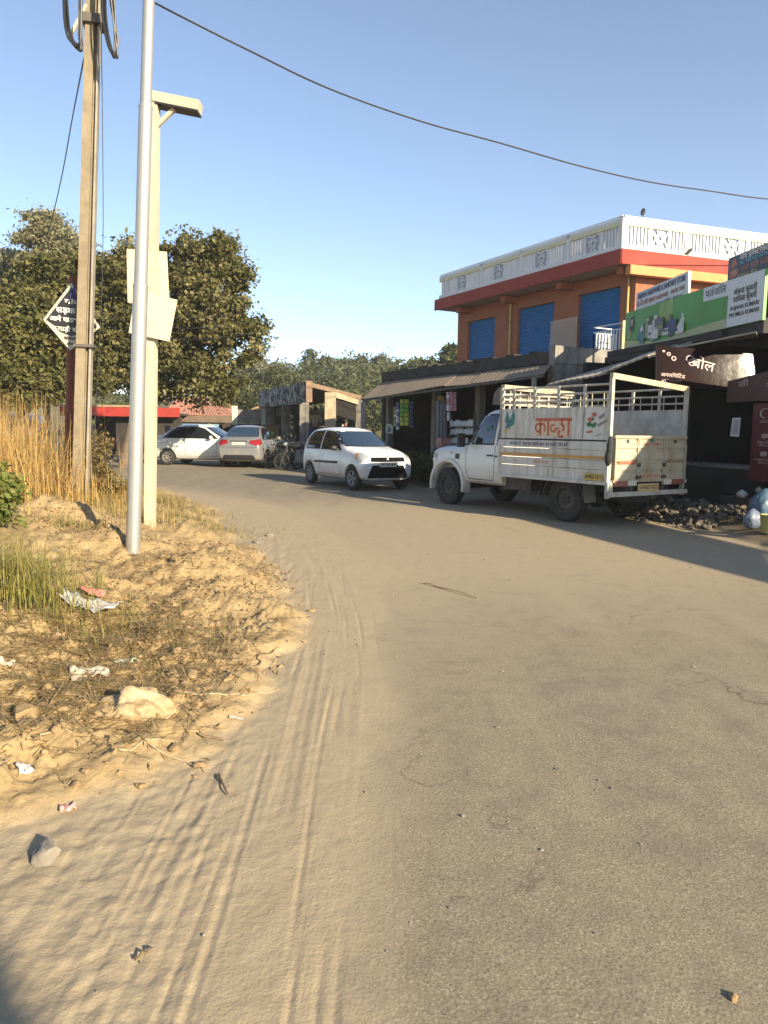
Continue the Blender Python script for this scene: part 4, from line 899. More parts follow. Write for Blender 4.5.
def flat(polys, mat, name, M, par, lift=0.0):
    mb = MB()
    for q in polys: mb.slab([M @ Vector((a, b, lift)) for a, b in q], .002)
    return mb.build(name, mat, par, (0, 0, 0))
MP = ML(1.24, 1.64)
flat([[(-.12, .02), (-.06, .20), (-.01, .08), (.02, -.02), (-.04, -.06)], [(.0, .0), (.10, .21), (.14, .10), (.11, -.05), (.02, -.08)], [(-.08, -.04), (.02, -.02), (.0, -.10), (-.10, -.12)]], TEAL, 'painted_bird', MP, SPL)
flat([[(-.13, -.13), (-.05, -.13), (-.08, -.20), (-.13, -.18)], [(-.02, -.1), (.04, -.1), (.0, -.16)]], YEL, 'bird_beak', MP, SPL, .001)
MF = ML(-.62, 1.62)
for q in ([(-.10, .06), (-.02, .10), (.05, .05), (-.02, .02)], [(.0, .14), (.08, .18), (.1, .11), (.03, .09)], [(-.1, -.13), (.0, -.11), (.05, -.14), (-.08, -.16)]): flat([q], RED_PAINT, 'painted_petal', MF, SPL)
flat([[(-.1, .0), (-.02, .03), (.02, -.05), (-.07, -.06)], [(.0, -.02), (.09, .02), (.1, -.04), (.03, -.08)], [(-.02, .06), (.03, .09), (.06, .05)]], pm('painted_green', (.03, .16, .07), .6, .3, 20), 'painted_leaves', MF, SPL, .001)
flat([[(-.17, -.24), (-.16, .22), (-.15, .22), (-.16, -.24)], [(.14, .10), (.26, .16), (.24, .10), (.16, .05)], [(.12, -.02), (.3, .06), (.31, .04), (.14, -.06)], [(.05, -.2), (.2, -.16), (.2, -.18)]], pm('scratch_grey', (.22, .2, .17), .7), 'scratches', MF, SPL, .001)
text_mb('जय माता दी  सेवा सदा आपके साथ  शुभ यातरा  फोन करें', .085, ML(.53, 1.27, .014), .006, .001, width=1.36).build('lettering', NAVY, SDR, (0, 0, 0))
text_mb('98160 47213', .06, ML(.42, .972, .018), .004, .001, width=.36).build('lettering', RED_PAINT, SDR, (0, 0, 0))
py_ = MB().box((-.72, WY+.022, .79), (.36, .012, .11)).build('side_plate_yellow', PLATEY, SDR, (0, 0, 0)); py_.name = 'side_number_plate'
text_mb('HP40D 1873', .09, ML(-.72, .79, .030), .006, .001, width=.32).build('lettering', BT, py_, (0, 0, 0))
tl = MB(); tl.ball((X0-.03, WY+.03, 1.22), (.05, .06, .21), 10, 8); tl.ball((X0-.02, WY+.05, 1.10), (.06, .05, .13), 10, 8); tl.tube([(X0, WY, 1.42), (X0-.02, WY+.03, 1.2)], .02, 6)
o = tl.build('rubber_buffer', pm('black_rubber_rag', (.02, .022, .025), .8, .3, 10), T, (0, 0, 0), 60)
MW = Matrix.Translation(base) @ Matrix.Rotation(hdg, 4, 'Z')
tb = MB(); pr = [(1.52, 2.30), (1.60, 2.31), (1.86, 2.28), (1.98, 2.18), (2.02, 1.97), (1.52, 1.95)]
n = len(pr); vs = [(x, y, z) for y in (-.60, .66) for x, z in pr]; tb.add([MW @ Vector(v) for v in vs], [tuple(range(n)), tuple(range(2*n-1, n-1, -1))] + [((i+1) % n, i, n+i, n+(i+1) % n) for i in range(n)])
tl_ = MW @ Vector((1.77, 0, 1.95)); solo(tb, 'tarpaulin_bundle', pm('grey_tarpaulin', (.16, .145, .125), .85, .3, 7, bump=.5, bscale=14), 'grey folded tarpaulin bundle on the pickup cab roof', 'tarpaulin', tl_, None, 30)

# ---------------------------------------------------------------- motorcycles
def motorcycle(loc, heading, label, mat, group=None, lean=8):
    T = thing('motorcycle', label, 'motorcycle', loc, heading, group); T.rotation_euler = (R(lean), 0, heading); r = .30
    def wh(x):
        M = Matrix.Rotation(R(90), 3, 'X')
        t = MB().lathe([(r*.78, -.045), (r*.93, -.05), (r, -.02), (r, .02), (r*.93, .05), (r*.78, .045)], 24, M, cap=False).build('wheel', RUB, T, (0, 0, 0), 50); t.location = (x, 0, r)
        k = MB().lathe([(0, -.05), (.05, -.05), (.05, .05), (0, .05)], 10, M)
        for q in range(5): a = 2*math.pi*q/5; k.beam((0, 0, 0), (math.cos(a)*r*.8, 0, math.sin(a)*r*.8), .03, .02)
        k.build('rim', DARKST, t, (0, 0, 0))
    wh(0); wh(1.25)
    fk = MB()
    for s in (1, -1): fk.tube([(1.25, .07*s, .3), (1.02, .07*s, .92)], .022, 8)
    fk.tube([(.98, -.34, 1.04), (.98, -.12, .98), (1.01, 0, .96), (.98, .12, .98), (.98, .34, 1.04)], .016, 6); fk.build('fork', DARKST, T, (0, 0, 0), 50)
    f = MB(); f.tube([(1.0, 0, .85), (.75, 0, .45), (.35, 0, .40), (.25, 0, .70), (.95, 0, .82)], .025, 8); f.tube([(0, .1, .3), (.4, .1, .38)], .02, 6); f.tube([(0, -.1, .3), (.4, -.1, .38)], .02, 6); f.tube([(0, .1, .32), (-.02, .1, .66)], .03, 6); f.tube([(0, -.1, .32), (-.02, -.1, .66)], .03, 6); f.build('frame', DARKST, T, (0, 0, 0), 50)
    e = MB(); e.box((.58, 0, .42), (.3, .24, .28)); e.box((.66, 0, .60), (.16, .16, .2)); e.build('engine', pm('engine_metal', (.13, .13, .13), .5, .3, 9, metal=.4), T, (0, 0, 0))
    MB().ball((.72, 0, .86), (.27, .14, .13), 14, 10).build('fuel_tank', mat, T, (0, 0, 0), True)
    MB().ball((.20, 0, .80), (.38, .13, .075), 14, 8).build('seat', PLAST, T, (0, 0, 0), True)
    MB().ball((-.18, 0, .80), (.22, .10, .09), 12, 8).build('tail_panel', mat, T, (0, 0, 0), True)
    MB().lathe([(0, .07), (.06, .06), (.085, 0), (.05, -.08), (0, -.1)], 14, Matrix.Rotation(R(90), 3, 'Y'), (1.14, 0, .90)).build('headlight', LAMP, T, (0, 0, 0), 50)
    for s in (1, -1):
        m = MB(); m.tube([(.98, .28*s, 1.03), (.96, .34*s, 1.16)], .008, 5); m.ball((.95, .35*s, 1.2), (.02, .06, .045), 10, 6); m.build('mirror', PLAST, T, (0, 0, 0), 50)
    for x, a0_, a1_ in ((0, 20, 150), (1.25, 35, 150)):
        g = MB()
        for k in range(8):
            a = R(a0_+(a1_-a0_)*k/8); b = R(a0_+(a1_-a0_)*(k+1)/8); q = .345
            g.slab([(x+q*math.cos(a), -.06, r+q*math.sin(a)), (x+q*math.cos(b), -.06, r+q*math.sin(b)), (x+q*math.cos(b), .06, r+q*math.sin(b)), (x+q*math.cos(a), .06, r+q*math.sin(a))], .01)
        g.build('mudguard', mat, T, (0, 0, 0))
    MB().tube([(.6, -.13, .3), (.2, -.15, .28), (-.25, -.16, .38)], [.025, .04, .05], 8).build('exhaust', CHROME, T, (0, 0, 0), 50)
    return T
BKM = pm('black_gloss', (.015, .015, .017), .3, .2, 6, coat=.5); RDM = pm('red_gloss', (.42, .025, .02), .3, .2, 6, coat=.5)
p = G(289, 471); motorcycle((p.x+.15, p.y+1.0, gz(p.x, p.y)), R(150), 'black motorcycle with pale tail panel beside the silver sedan', BKM)
p = G(310, 473); motorcycle((p.x+.1, p.y+1.0, gz(p.x, p.y)), R(165), 'black motorcycle partly hidden behind the white hatchback', BKM)
p = D(108, 455, 31); motorcycle((p.x, p.y, gz(p.x, p.y)), R(215), 'red motorcycle between the utility pole and the silver pole', RDM)
p = D(92, 456, 31.6); motorcycle((p.x, p.y, gz(p.x, p.y)), R(250), 'red motorcycle just right of the utility pole', RDM)
# ================================================================== BUILDINGS
V2 = lambda a, b: Vector((a, b))
def wallseg(mb, p0, p1, z0, z1, th, inn, holes=()):
    p0 = Vector(p0); p1 = Vector(p1); L = (p1-p0).length; u = (p1-p0)/L; nn = Vector(inn).normalized()*th
    ts = sorted({0.0, L, *[h[0] for h in holes], *[h[1] for h in holes]}); zs = sorted({z0, z1, *[h[2] for h in holes], *[h[3] for h in holes]})
    for a, b in zip(ts[:-1], ts[1:]):
        for c, d in zip(zs[:-1], zs[1:]):
            if any(h[0] <= (a+b)/2 <= h[1] and h[2] <= (c+d)/2 <= h[3] for h in holes): continue
            q = [p0+u*a, p0+u*b, p0+u*b+nn, p0+u*a+nn]; mb.prism([tuple(v) for v in q], c, d)
ORANGE = pm('orange_wall', (.31, .108, .05), .85, .12, 2.5, dirt=((.36, .13, .05), .35), dscale=1.5, bump=.15, bscale=60)
ORFAS = pm('red_orange_fascia', (.27, .037, .022), .8, .12, 3, dirt=((.32, .07, .04), .3))
SOFF = pm('soffit', (.42, .33, .25), .85, .15, 3)
RWHITE = pm('railing_white', (.60, .60, .61), .6, .06, 4)
YELB = pm('yellow_band', (.60, .56, .34), .6, .1, 5)
BLUS = pm('blue_shutter', (.008, .135, .36), .5, .15, 3, dirt=((.04, .11, .2), .25), dscale=2)
CEM = pm('weathered_cement', (.25, .235, .205), .9, .3, 3, col2=(.15, .14, .125), bump=.5, bscale=20, dirt=((.04, .038, .034), .7), dscale=2.2, streak=((.05, .047, .04), (6, 6, .7), .6))
DKSLAB = pm('dark_slab', (.045, .041, .037), .9, .35, 3, bump=.4, bscale=20)
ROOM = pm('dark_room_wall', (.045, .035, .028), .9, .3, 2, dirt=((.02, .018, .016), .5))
ROOMD = pm('deep_shade_wall', (.014, .012, .011), .9, .3, 2)  # near black: the deep shade of the open shops put into the colour
FLOORC = pm('shop_floor', (.14, .125, .11), .9, .25, 4, bump=.3)
S = V2(6.71, 21.9); d = V2(-.475, .88); e = V2(.942, .336); inn = V2(.88, .475); rin = V2(-.336, .942)
OB = thing('orange_building', 'two storey orange building with white roof railing and blue shutters', 'building', (S.x, S.y, 0))
O0 = (S.x, S.y, 0); W = S+V2(.62, .54); WL = W+d*9.35; WR = W+e*9
mb = MB(); holes = [(.58, 2.4, 3.45, 5.95), (3.55, 5.5, 3.45, 5.92), (6.85, 8.65, 3.45, 5.84)]
wallseg(mb, W, WL, 0, 6.37, .24, inn, holes)
wallseg(mb, W+e*.001+rin*0, WR, 0, 6.37, .24, rin)
wallseg(mb, WL+inn*.24, WL+inn*7, 0, 6.37, .24, (.5, -.866)); wallseg(mb, WR+rin*.24, WR+rin*7, 0, 6.37, .24, (-.92, -.39))
mb.build('wall', ORANGE, OB, O0)
for a, b, z0, z1 in holes:
    s = MB(); p = W+d*(a-.02)+inn*.12; q = W+d*(b+.02)+inn*.12; nz = int((z1-z0)/.08)
    for k in range(nz):
        za = z0+k*(z1-z0)/nz; zb = z0+(k+1)*(z1-z0)/nz; zm = (za+zb)/2; o_ = inn*.022
        s.add([(p.x, p.y, za), (q.x, q.y, za), (q.x-o_.x, q.y-o_.y, zm), (p.x-o_.x, p.y-o_.y, zm), (p.x, p.y, zb), (q.x, q.y, zb)], [(0, 1, 2, 3), (3, 2, 5, 4)])
    s.build('shutter', BLUS, OB, O0)
mb = MB(); rs = [S+(inn*.02-e*0), S+d*10.0+inn*.02, S+d*10.0+inn*7.6, S+e*9.2+rin*7, S+e*9.2]
mb.prism([tuple(v) for v in rs], 6.40, 6.76); mb.build('roof_slab', SOFF, OB, O0)
mb = MB(); wallseg(mb, S-inn*.03, S+d*10.02-inn*.03, 6.37, 6.79, .05, inn); wallseg(mb, S-rin*.03, S+e*9.2-rin*.03, 6.37, 6.79, .05, rin); mb.build('roof_fascia', ORFAS, OB, O0)
for t in (.12, 2.75, 5.7, 8.55): p = W+d*t; q = p-inn*.55; MB().beam((p.x, p.y, 6.26), (q.x, q.y, 6.26), .24, .22).build('roof_beam', ORANGE, OB, O0)
p = W-rin*.28+e*.02; q = WR-rin*.28; mb = MB().beam((p.x-.5, p.y-.2, 6.22), (q.x, q.y, 6.22), .22, .26); mb.build('edge_beam', pm('orange_sunlit', (.55, .25, .10), .85, .12, 3), OB, O0)  # sunlit version of the wall orange put into the beam colour
for t in (.22, 5.85): p = W+d*t-inn*.06; MB().tube([(p.x, p.y, 3.4), (p.x, p.y, 6.37)], .035, 8).build('downpipe', pm('yellow_pipe', (.5, .36, .12), .6, .2, 5), OB, O0, True)
def railing(p0, u, L, n_in, dias):
    n_in = Vector(n_in); P = lambda t, z, o=0.0: Vector((p0.x+u.x*t+n_in.x*o, p0.y+u.y*t+n_in.y*o, z))
    r = MB(); r.beam(P(0, 6.86), P(L, 6.86), .14, .13); r.beam(P(0, 7.615), P(L, 7.615), .13, .10)
    t = .09
    while t < L-.05:
        if not any(abs(t-q) < .36 for q in dias): r.beam(P(t, 6.91), P(t, 7.45), .06, .068, up=Vector((u.x, u.y, 0)))
        t += .125
    for q in dias:
        for s in (-.34, .34): r.beam(P(q+s, 6.91), P(q+s, 7.56), .07, .11, up=Vector((u.x, u.y, 0)))
    t = 0.0
    while t <= L+.01: r.beam(P(t+(.06 if t == 0 else 0), 6.80), P(t+(.06 if t == 0 else 0), 7.66), .13, .13, up=Vector((u.x, u.y, 0))); t += 2.3
    ro = r.build('railing', RWHITE, OB, O0)
    y = MB(); y.beam(P(.03, 7.507, -.012), P(L, 7.507, -.012), .10, .113); y.build('yellow_rail', YELB, ro, O0)
    h = MB().tube([P(0, 7.72), P(L, 7.72)], .022, 8); t = .2
    while t < L: h.tube([P(t, 7.66), P(t, 7.72)], .012, 5); t += 1.15
    h.build('hand_rail', RWHITE, ro, O0)
    for q in dias:
        b = MB()
        for a0_, a1_, b0_, b1_ in ((-.30, 6.93, .0, 7.43), (.0, 7.43, .30, 6.93), (-.30, 7.43, .0, 6.93), (.0, 6.93, .30, 7.43), (-.15, 6.93, .30, 7.40), (.15, 6.93, -.30, 7.40), (-.3, 7.0, .12, 7.43), (.3, 7.0, -.12, 7.43)): b.beam(P(q+a0_, a1_), P(q+b0_, b1_), .045, .05, up=Vector((n_in.x, n_in.y, 0)))
        b.build('lattice_panel', RWHITE, ro, O0)
        g = MB(); g.beam(P(q-.3, 7.18, .03), P(q+.3, 7.18, .03), .01, .5); g.build('lattice_gap_sheet', pm('gap_sky_blue', (.30, .36, .50), .6, .2, 6), ro, O0)  # added sheet: sky and shade seen through the gaps, put in as blue
railing(S+inn*.08, d, 9.75, inn, (1.25, 3.6, 5.9, 8.2)); railing(S+rin*.08+e*.0, e, 9.1, rin, (1.35, 4.0, 6.6))
# little balcony
P = lambda t, o, z: Vector((W.x+d.x*t-inn.x*o, W.y+d.y*t-inn.y*o, z))
mb = MB(); mb.slab([P(.7, .95, 3.78), P(-.5, .95, 3.78), P(-.5, 0, 3.78), P(.7, 0, 3.78)], .22); BAL = mb.build('balcony', BLUS, OB, O0)
g = MB(); pts = [P(.68, .03, 0), P(.68, .92, 0), P(-.48, .92, 0), P(-.48, .03, 0)]
for a, b in zip(pts[:-1], pts[1:]):
    for z in (3.86, 4.50, 4.66): g.beam(a+Vector((0, 0, z)), b+Vector((0, 0, z)), .035, .03)
    n = max(3, int((b-a).length/.115))
    for k in range(n+1): c = a.lerp(b, k/n); g.beam(c+Vector((0, 0, 3.8)), c+Vector((0, 0, 4.50)), .035, .02, up=Vector((0, 1, 0)))
g.build('balcony_grille', RWHITE, BAL, O0)
c = pts[2]; MB().beam(c+Vector((.03, 0, 3.78)), c+Vector((.03, 0, 4.72)), .10, .10, up=Vector((0, 1, 0))).build('balcony_post', pm('cream_post', (.62, .52, .25), .7, .1, 4), BAL, O0)
m, nt, b_ = newmat('clear_pane'); b_.inputs['Base Color'].default_value = (.75, .68, .6, 1); b_.inputs['Roughness'].default_value = .08; b_.inputs['Transmission Weight'].default_value = .75; b_.inputs['IOR'].default_value = 1.12
mb = MB(); q = [P(2.02, .35, 4.05), P(3.28, .35, 4.05), P(3.28, .35, 5.2), P(2.02, .35, 5.2)]; mb.slab(q, .012); c = sum(q, Vector())/4
solo(mb, 'glass_pane', m, 'clear glass pane standing on the terrace between two blue shutters', 'glass pane', c)
mb = MB()
for k in range(3): c = P(2.55+.28*k, .75, 3.42); mb = MB(); mb.lathe([(.06, 0), (.10, .06), (.10, .26), (.07, .32), (.0, .33)], 12, None, c); solo(mb, 'clay_pot', pm('clay', (.35, .14, .07), .8, .2, 8), ('clay pot on the terrace, nearest the weathered wall', 'clay pot on the terrace, middle of three', 'clay pot on the terrace, farthest of three')[k], 'pot', c, None, 40)
# birds
def bird(p, az, sc, label):
    T = thing('bird', label, 'bird', p, az); mb = MB(); M = Matrix.Rotation(R(-50), 3, 'Y')
    pts = [(-.16, 0, .0), (-.05, 0, .03), (.03, 0, .10), (.07, 0, .16), (.11, 0, .17), (.15, 0, .165)]
    mb.tube([Vector(q)*sc+Vector((0, 0, .05*sc)) for q in pts], [.012*sc, .05*sc, .06*sc, .038*sc, .03*sc, .005*sc], 8)
    for s in (.02, -.02): mb.tube([(0, s*sc, .06*sc), (.01*sc, s*sc, 0)], .006*sc, 4)
    mb.build('body', pm('bird_black', (.02, .02, .022), .6), T, (0, 0, 0), True)
bp = S+e*.72+rin*.08; bird((bp.x, bp.y, 7.745), R(60), 1.15, 'black bird perched on top of the roof railing')
bp = S+e*2.35-rin*.02; bird((bp.x, bp.y, 6.795), R(15), .9, 'small dark bird at the foot of the roof railing')

# ---------------------------------------------------------------- first shop with the brown awning
P0 = V2(3.83, 17.6); P1 = V2(-.03, 24.4); dA = (P1-P0).normalized(); iA = V2(dA.y, -dA.x); LA = (P1-P0).length
SH = thing('general_shop', 'low open fronted shop with brown sloping awning', 'shop', (P0.x, P0.y, 0)); OS = (P0.x, P0.y, 0)
XA = lambda t, o, z: Vector((P0.x+dA.x*t+iA.x*o, P0.y+dA.y*t+iA.y*o, z))
pl = lambda t, o: (P0.x+dA.x*t+iA.x*o, P0.y+dA.y*t+iA.y*o)
MB().prism([pl(-.2, -.02), pl(LA+.2, -.02), pl(LA+.2, 3.7), pl(-.2, 3.7)], 3.12, 3.40).build('roof_slab', DKSLAB, SH, OS)
MB().prism([pl(-.1, .0), pl(LA+.1, .0), pl(LA+.1, 3.5), pl(-.1, 3.5)], -.3, .42).build('plinth', FLOORC, SH, OS)
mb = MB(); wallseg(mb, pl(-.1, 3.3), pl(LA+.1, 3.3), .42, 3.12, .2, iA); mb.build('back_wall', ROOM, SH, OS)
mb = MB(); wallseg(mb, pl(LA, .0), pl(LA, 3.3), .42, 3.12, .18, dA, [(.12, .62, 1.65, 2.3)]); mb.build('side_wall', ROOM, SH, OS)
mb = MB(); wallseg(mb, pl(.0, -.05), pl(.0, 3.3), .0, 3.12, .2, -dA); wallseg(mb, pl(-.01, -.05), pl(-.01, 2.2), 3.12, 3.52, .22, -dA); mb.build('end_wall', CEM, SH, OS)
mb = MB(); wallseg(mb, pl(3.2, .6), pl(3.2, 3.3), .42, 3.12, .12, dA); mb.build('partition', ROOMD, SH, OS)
mb = MB()
for t in (LA-.15, 4.9, 2.75): MB().prism([pl(t, .05), pl(t+.2, .05), pl(t+.2, .25), pl(t, .25)], .42, 3.12).build('pillar', pm('limewashed_pillar', (.26, .25, .22), .9, .25, 5, dirt=((.1, .09, .08), .5)), SH, OS)
AWB = pm('awning_brown', (.22, .165, .115), .85, .2, 4, dirt=((.15, .12, .09), .5), dscale=2.5, bump=.3, bscale=12)
mb = MB(); e0 = Vector((3.44, 16.3, 2.78)); e1 = Vector((-.75, 23.0, 2.47)); n = 46
tops = [XA(t, .0, 3.08) for t in (-.05, LA+.25)]
for k in range(n):
    a0_, a1_ = k/n, (k+1)/n; am = (a0_+a1_)/2; sag = lambda a: Vector((0, 0, -.03*math.sin(a*math.pi*3)-.006*math.sin(a*23)))
    lo0 = e0.lerp(e1, a0_)+sag(a0_); lo1 = e0.lerp(e1, a1_)+sag(a1_); lom = e0.lerp(e1, am)+Vector((0, 0, .009))+sag(am)
    up0 = tops[0].lerp(tops[1], a0_); up1 = tops[0].lerp(tops[1], a1_); upm = tops[0].lerp(tops[1], am)+Vector((0, 0, .009))
    mb.add([lo0, lom, upm, up0], [(0, 1, 2, 3)]); mb.add([lom, lo1, up1, upm], [(0, 1, 2, 3)])
aw = mb.build('awning', AWB, SH, OS); sm = aw.modifiers.new('t', 'SOLIDIFY'); sm.thickness = .02
mb = MB(); mb.beam(e0+Vector((0, 0, -.04)), e1+Vector((0, 0, -.04)), .05, .06)
for k in range(6): t = k/5*.96+.02; mb.beam(e0.lerp(e1, t)+Vector((0, 0, -.06)), tops[0].lerp(tops[1], t)+Vector((0, 0, -.08)), .05, .05)
mb.build('awning_frame', DARKST, SH, OS)
for t in (.985, .04): p = e0.lerp(e1, t); MB().beam((p.x, p.y, gz(p.x, p.y)-.1), (p.x, p.y, p.z-.05), .13 if t > .5 else .09, .13, up=Vector((0, 1, 0))).build('awning_post', pm('limewashed_pillar', (.26, .25, .22)), SH, OS)
mb = MB()
for k in range(7): c = XA(.5+k*1.05+RNG.uniform(-.2, .2), .08+RNG.uniform(0, .1), 3.42); MB().box(c, (RNG.uniform(.2, .9), .25, .05), Matrix.Rotation(RNG.uniform(1.9, 2.3), 3, 'Z')).build('roof_slate', DKSLAB, SH, OS)
# goods of the first shop
def packets(px, y0, y1, dep, cols, rows, w, h, mat, label, mat2=None):
    mb = MB(); c0 = D(px, y0, dep)
    for r in range(rows):
        for k in range(cols):
            z = y0+(y1-y0)*(r+.5)/rows; p = D(px, z, dep)+Vector(((k-(cols-1)/2)*w*1.04, RNG.uniform(-.02, .02), 0)); mb.cur = 1 if RNG.random() < .3 else 0
            a = RNG.uniform(-.25, .25); M = Matrix.Rotation(a, 3, 'Z')
            x, zz = w/2, h/2; mb.add([p+M @ Vector(q) for q in ((-x, 0, -zz), (x, 0, -zz), (x, 0, zz), (-x, 0, zz), (-x*.5, -.03, -zz*.5), (x*.5, -.03, -zz*.5), (x*.5, -.03, zz*.5), (-x*.5, -.03, zz*.5), (0, .03, 0))],
                                          [(0, 1, 5, 4), (1, 2, 6, 5), (2, 3, 7, 6), (3, 0, 4, 7), (4, 5, 6, 7), (0, 8, 1), (1, 8, 2), (2, 8, 3), (3, 8, 0)])
    mb.cur = 0; mb.tube([D(px, y0-6, dep), D(px, y1, dep)], .006, 4)
    return solo(mb, 'snack_packets', [mat, mat2 or mat], label, 'packets', c0, 'strings of packets hanging in the shop')
PKG = pm('packet_green', (.16, .34, .03), .35, .3, 14); PKG2 = pm('packet_yellow', (.42, .44, .07), .35, .3, 14); PKB = pm('packet_blue', (.10, .12, .30), .35, .3, 14); PKW = pm('packet_white', (.55, .55, .58), .35, .2, 14); PKD = pm('packet_navy', (.025, .04, .10), .4, .3, 14); PKP = pm('packet_pink', (.42, .22, .22), .4, .3, 14)
packets(404.5, 399, 426, 21.7, 2, 6, .13, .125, PKG, 'string of green snack packets hanging under the brown awning', PKG2)
packets(397.6, 402, 430, 21.8, 1, 8, .10, .10, PKB, 'narrow string of blue and white packets left of the green packets', PKW)
packets(412, 401, 428, 21.6, 1, 7, .12, .11, PKD, 'string of navy packets right of the green packets')
packets(451.5, 392, 411, 19.2, 3, 6, .085, .085, PKP, 'bunch of pink and white packets hanging near the pickup bonnet', PKW)
packets(448.5, 412, 421, 19.3, 1, 3, .07, .08, PKW, 'short string of white packets below the pink bunch')
def cloth(px0, px1, y0, y1, dep, mat, name, label, cat='cloth'):
    nx_, nz_ = 14, 8; V = []; 
    for j in range(nz_+1):
        for i in range(nx_+1):
            p = D(px0+(px1-px0)*i/nx_, y0+(y1-y0)*j/nz_, dep); p.y += .05*math.sin(i*1.5+j*.2)*(.4+j/nz_); V.append(p)
    Fq = [(j*(nx_+1)+i, j*(nx_+1)+i+1, (j+1)*(nx_+1)+i+1, (j+1)*(nx_+1)+i) for j in range(nz_) for i in range(nx_)]
    mb = MB(); mb.add(V, Fq); o = solo(mb, name, mat, label, cat, D((px0+px1)/2, y0, dep), None, 180); s = o.modifiers.new('t', 'SOLIDIFY'); s.thickness = .012; return o
cloth(436, 447, 401, 446, 19.6, pm('grey_cloth', (.17, .175, .19), .9, .25, 8), 'hanging_cloth', 'grey cloth hanging from the awning beside the pink packets')
cloth(438, 444, 396, 401, 19.5, pm('ochre_cloth', (.30, .20, .05), .8, .3, 9), 'cloth_bundle', 'small ochre cloth bundle above the grey hanging cloth')
p = D(443, 443, 19.0); mb = MB().box(p, (.28, .26, .26), Matrix.Rotation(.5, 3, 'Z')); solo(mb, 'box', pm('red_print_box', (.30, .07, .06), .7, .5, 16, col2=(.34, .26, .22)), 'red printed box below the grey hanging cloth', 'box', p)
# rack with jars
RK = pm('rack_wood', (.09, .065, .045), .8, .3, 9)
r0 = D(461, 440, 19.3); T = thing('shop_rack', 'wooden rack of white jars behind the pickup windscreen', 'rack', (r0.x, r0.y, .42)); 
for k, y in enumerate((427, 435, 444)): q0 = D(450, y, 19.9); q1 = D(474, y, 18.9); MB().beam(q0, q1, .22, .025).build('shelf', RK, T, T.location)
q0 = D(450, 450, 19.95); q1 = D(474, 450, 18.85)
for q in (q0, q1): MB().beam((q.x, q.y, .42), (q.x, q.y, 2.0), .05, .2, up=Vector((0, 1, 0))).build('upright', RK, T, T.location)
JM = pm('white_jar', (.55, .55, .56), .4, .15, 12); jr = None; n = 0
names = ('top', 'middle', 'bottom')
for k, y in enumerate((427, 435, 444)):
    for i in range(9 if k < 2 else 7):
        f_ = (i+.5)/(9 if k < 2 else 7)*(.96 if k < 2 else .75)+.02; q = D(450, y, 19.9).lerp(D(474, y, 18.9), f_)+Vector((0, -.02, .014))
        if jr is None: jr = MB().lathe([(.04, 0), (.045, .02), (.045, .11), (.03, .14), (.032, .165), (0, .17)], 12).build('jar', JM, None, (0, 0, 0), 40); o = jr
        else: o = jr.copy(); COL.objects.link(o)
        o.location = q; s_ = RNG.uniform(.85, 1.1); o.scale = (s_*1.05, s_*1.05, s_); tag(o, 'white jar on the %s shelf of the shop rack' % names[k], 'jar', 'white jars on the %s shelf' % names[k])
# bench in front
T = thing('wooden_bench', 'dark wooden bench standing in front of the open shop', 'bench', at(*D(414, 458, 20.6).xy), math.atan2(dA.y, dA.x)); 
MB().box((0, 0, .45), (.95, .32, .05)).build('seat', RK, T)
for x in (-.4, .4):
    for y in (-.12, .12): MB().box((x, y, .21), (.06, .06, .44)).build('leg', RK, T)
MB().box((0, 0, .2), (.8, .04, .05)).build('stretcher', RK, T)
pc = D(389.2, 428.5, 23.4); M = frame(pc, (1, .2, 0), (-.2, -1, 0)); q = [M @ Vector(v) for v in ((-.11, -.15, 0), (.11, -.15, 0), (.12, .06, 0), (.05, .14, 0), (-.08, .15, 0), (-.12, .05, 0))]
PS = solo(MB().slab(q, .01), 'poster', pm('poster_white', (.58, .58, .58), .6, .15, 9), 'white poster with grey print hung at the shop end', 'poster', pc)
q = [Vector(v)+M.to_3x3().col[2]*.003 for v in [M @ Vector(v) - pc for v in ((-.06, -.1, 0), (.05, -.11, 0), (.07, .0, 0), (.0, .03, 0), (.02, .08, 0), (-.07, .05, 0), (-.02, .0, 0))]]; MB().slab(q, .004).build('print', pm('print_grey', (.16, .16, .17), .6, .3, 9), PS)
pc = D(384, 421, 24.2)

# ---------------------------------------------------------------- second and third shop behind the truck
C0 = V2(4.55, 16.4); C1 = V2(6.15, 11.4); dC = (C1-C0).normalized(); iC = V2(.952, .305); LC = (C1-C0).length
ST = thing('corner_shops', 'dark open shops under the green signboard behind the pickup', 'shop', (C0.x, C0.y, 0)); OC = (C0.x, C0.y, 0)
pc_ = lambda t, o: (C0.x+dC.x*t+iC.x*o, C0.y+dC.y*t+iC.y*o)
XC = lambda t, o, z: Vector((*pc_(t, o), z))
MB().prism([pc_(-.3, .45), pc_(LC-1.9, .45), pc_(LC-1.9, 1.9), pc_(LC, 1.9), pc_(LC, 3.4), pc_(-.3, 3.4)], 3.08, 3.2).build('roof_slab', DKSLAB, ST, OC)
MB().prism([pc_(-.3, .0), pc_(LC, .0), pc_(LC, 3.4), pc_(-.3, 3.4)], -.3, .30).build('plinth', FLOORC, ST, OC)
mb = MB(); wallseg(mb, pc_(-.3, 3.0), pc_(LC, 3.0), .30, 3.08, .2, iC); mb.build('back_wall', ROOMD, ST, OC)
mb = MB(); wallseg(mb, pc_(-.3, .0), pc_(-.3, 3.0), .30, 3.08, .15, -dC); mb.build('side_wall', ROOMD, ST, OC); mb = MB(); wallseg(mb, pc_(2.6, .5), pc_(2.6, 3.0), .30, 3.08, .15, dC); mb.build('partition', ROOMD, ST, OC)
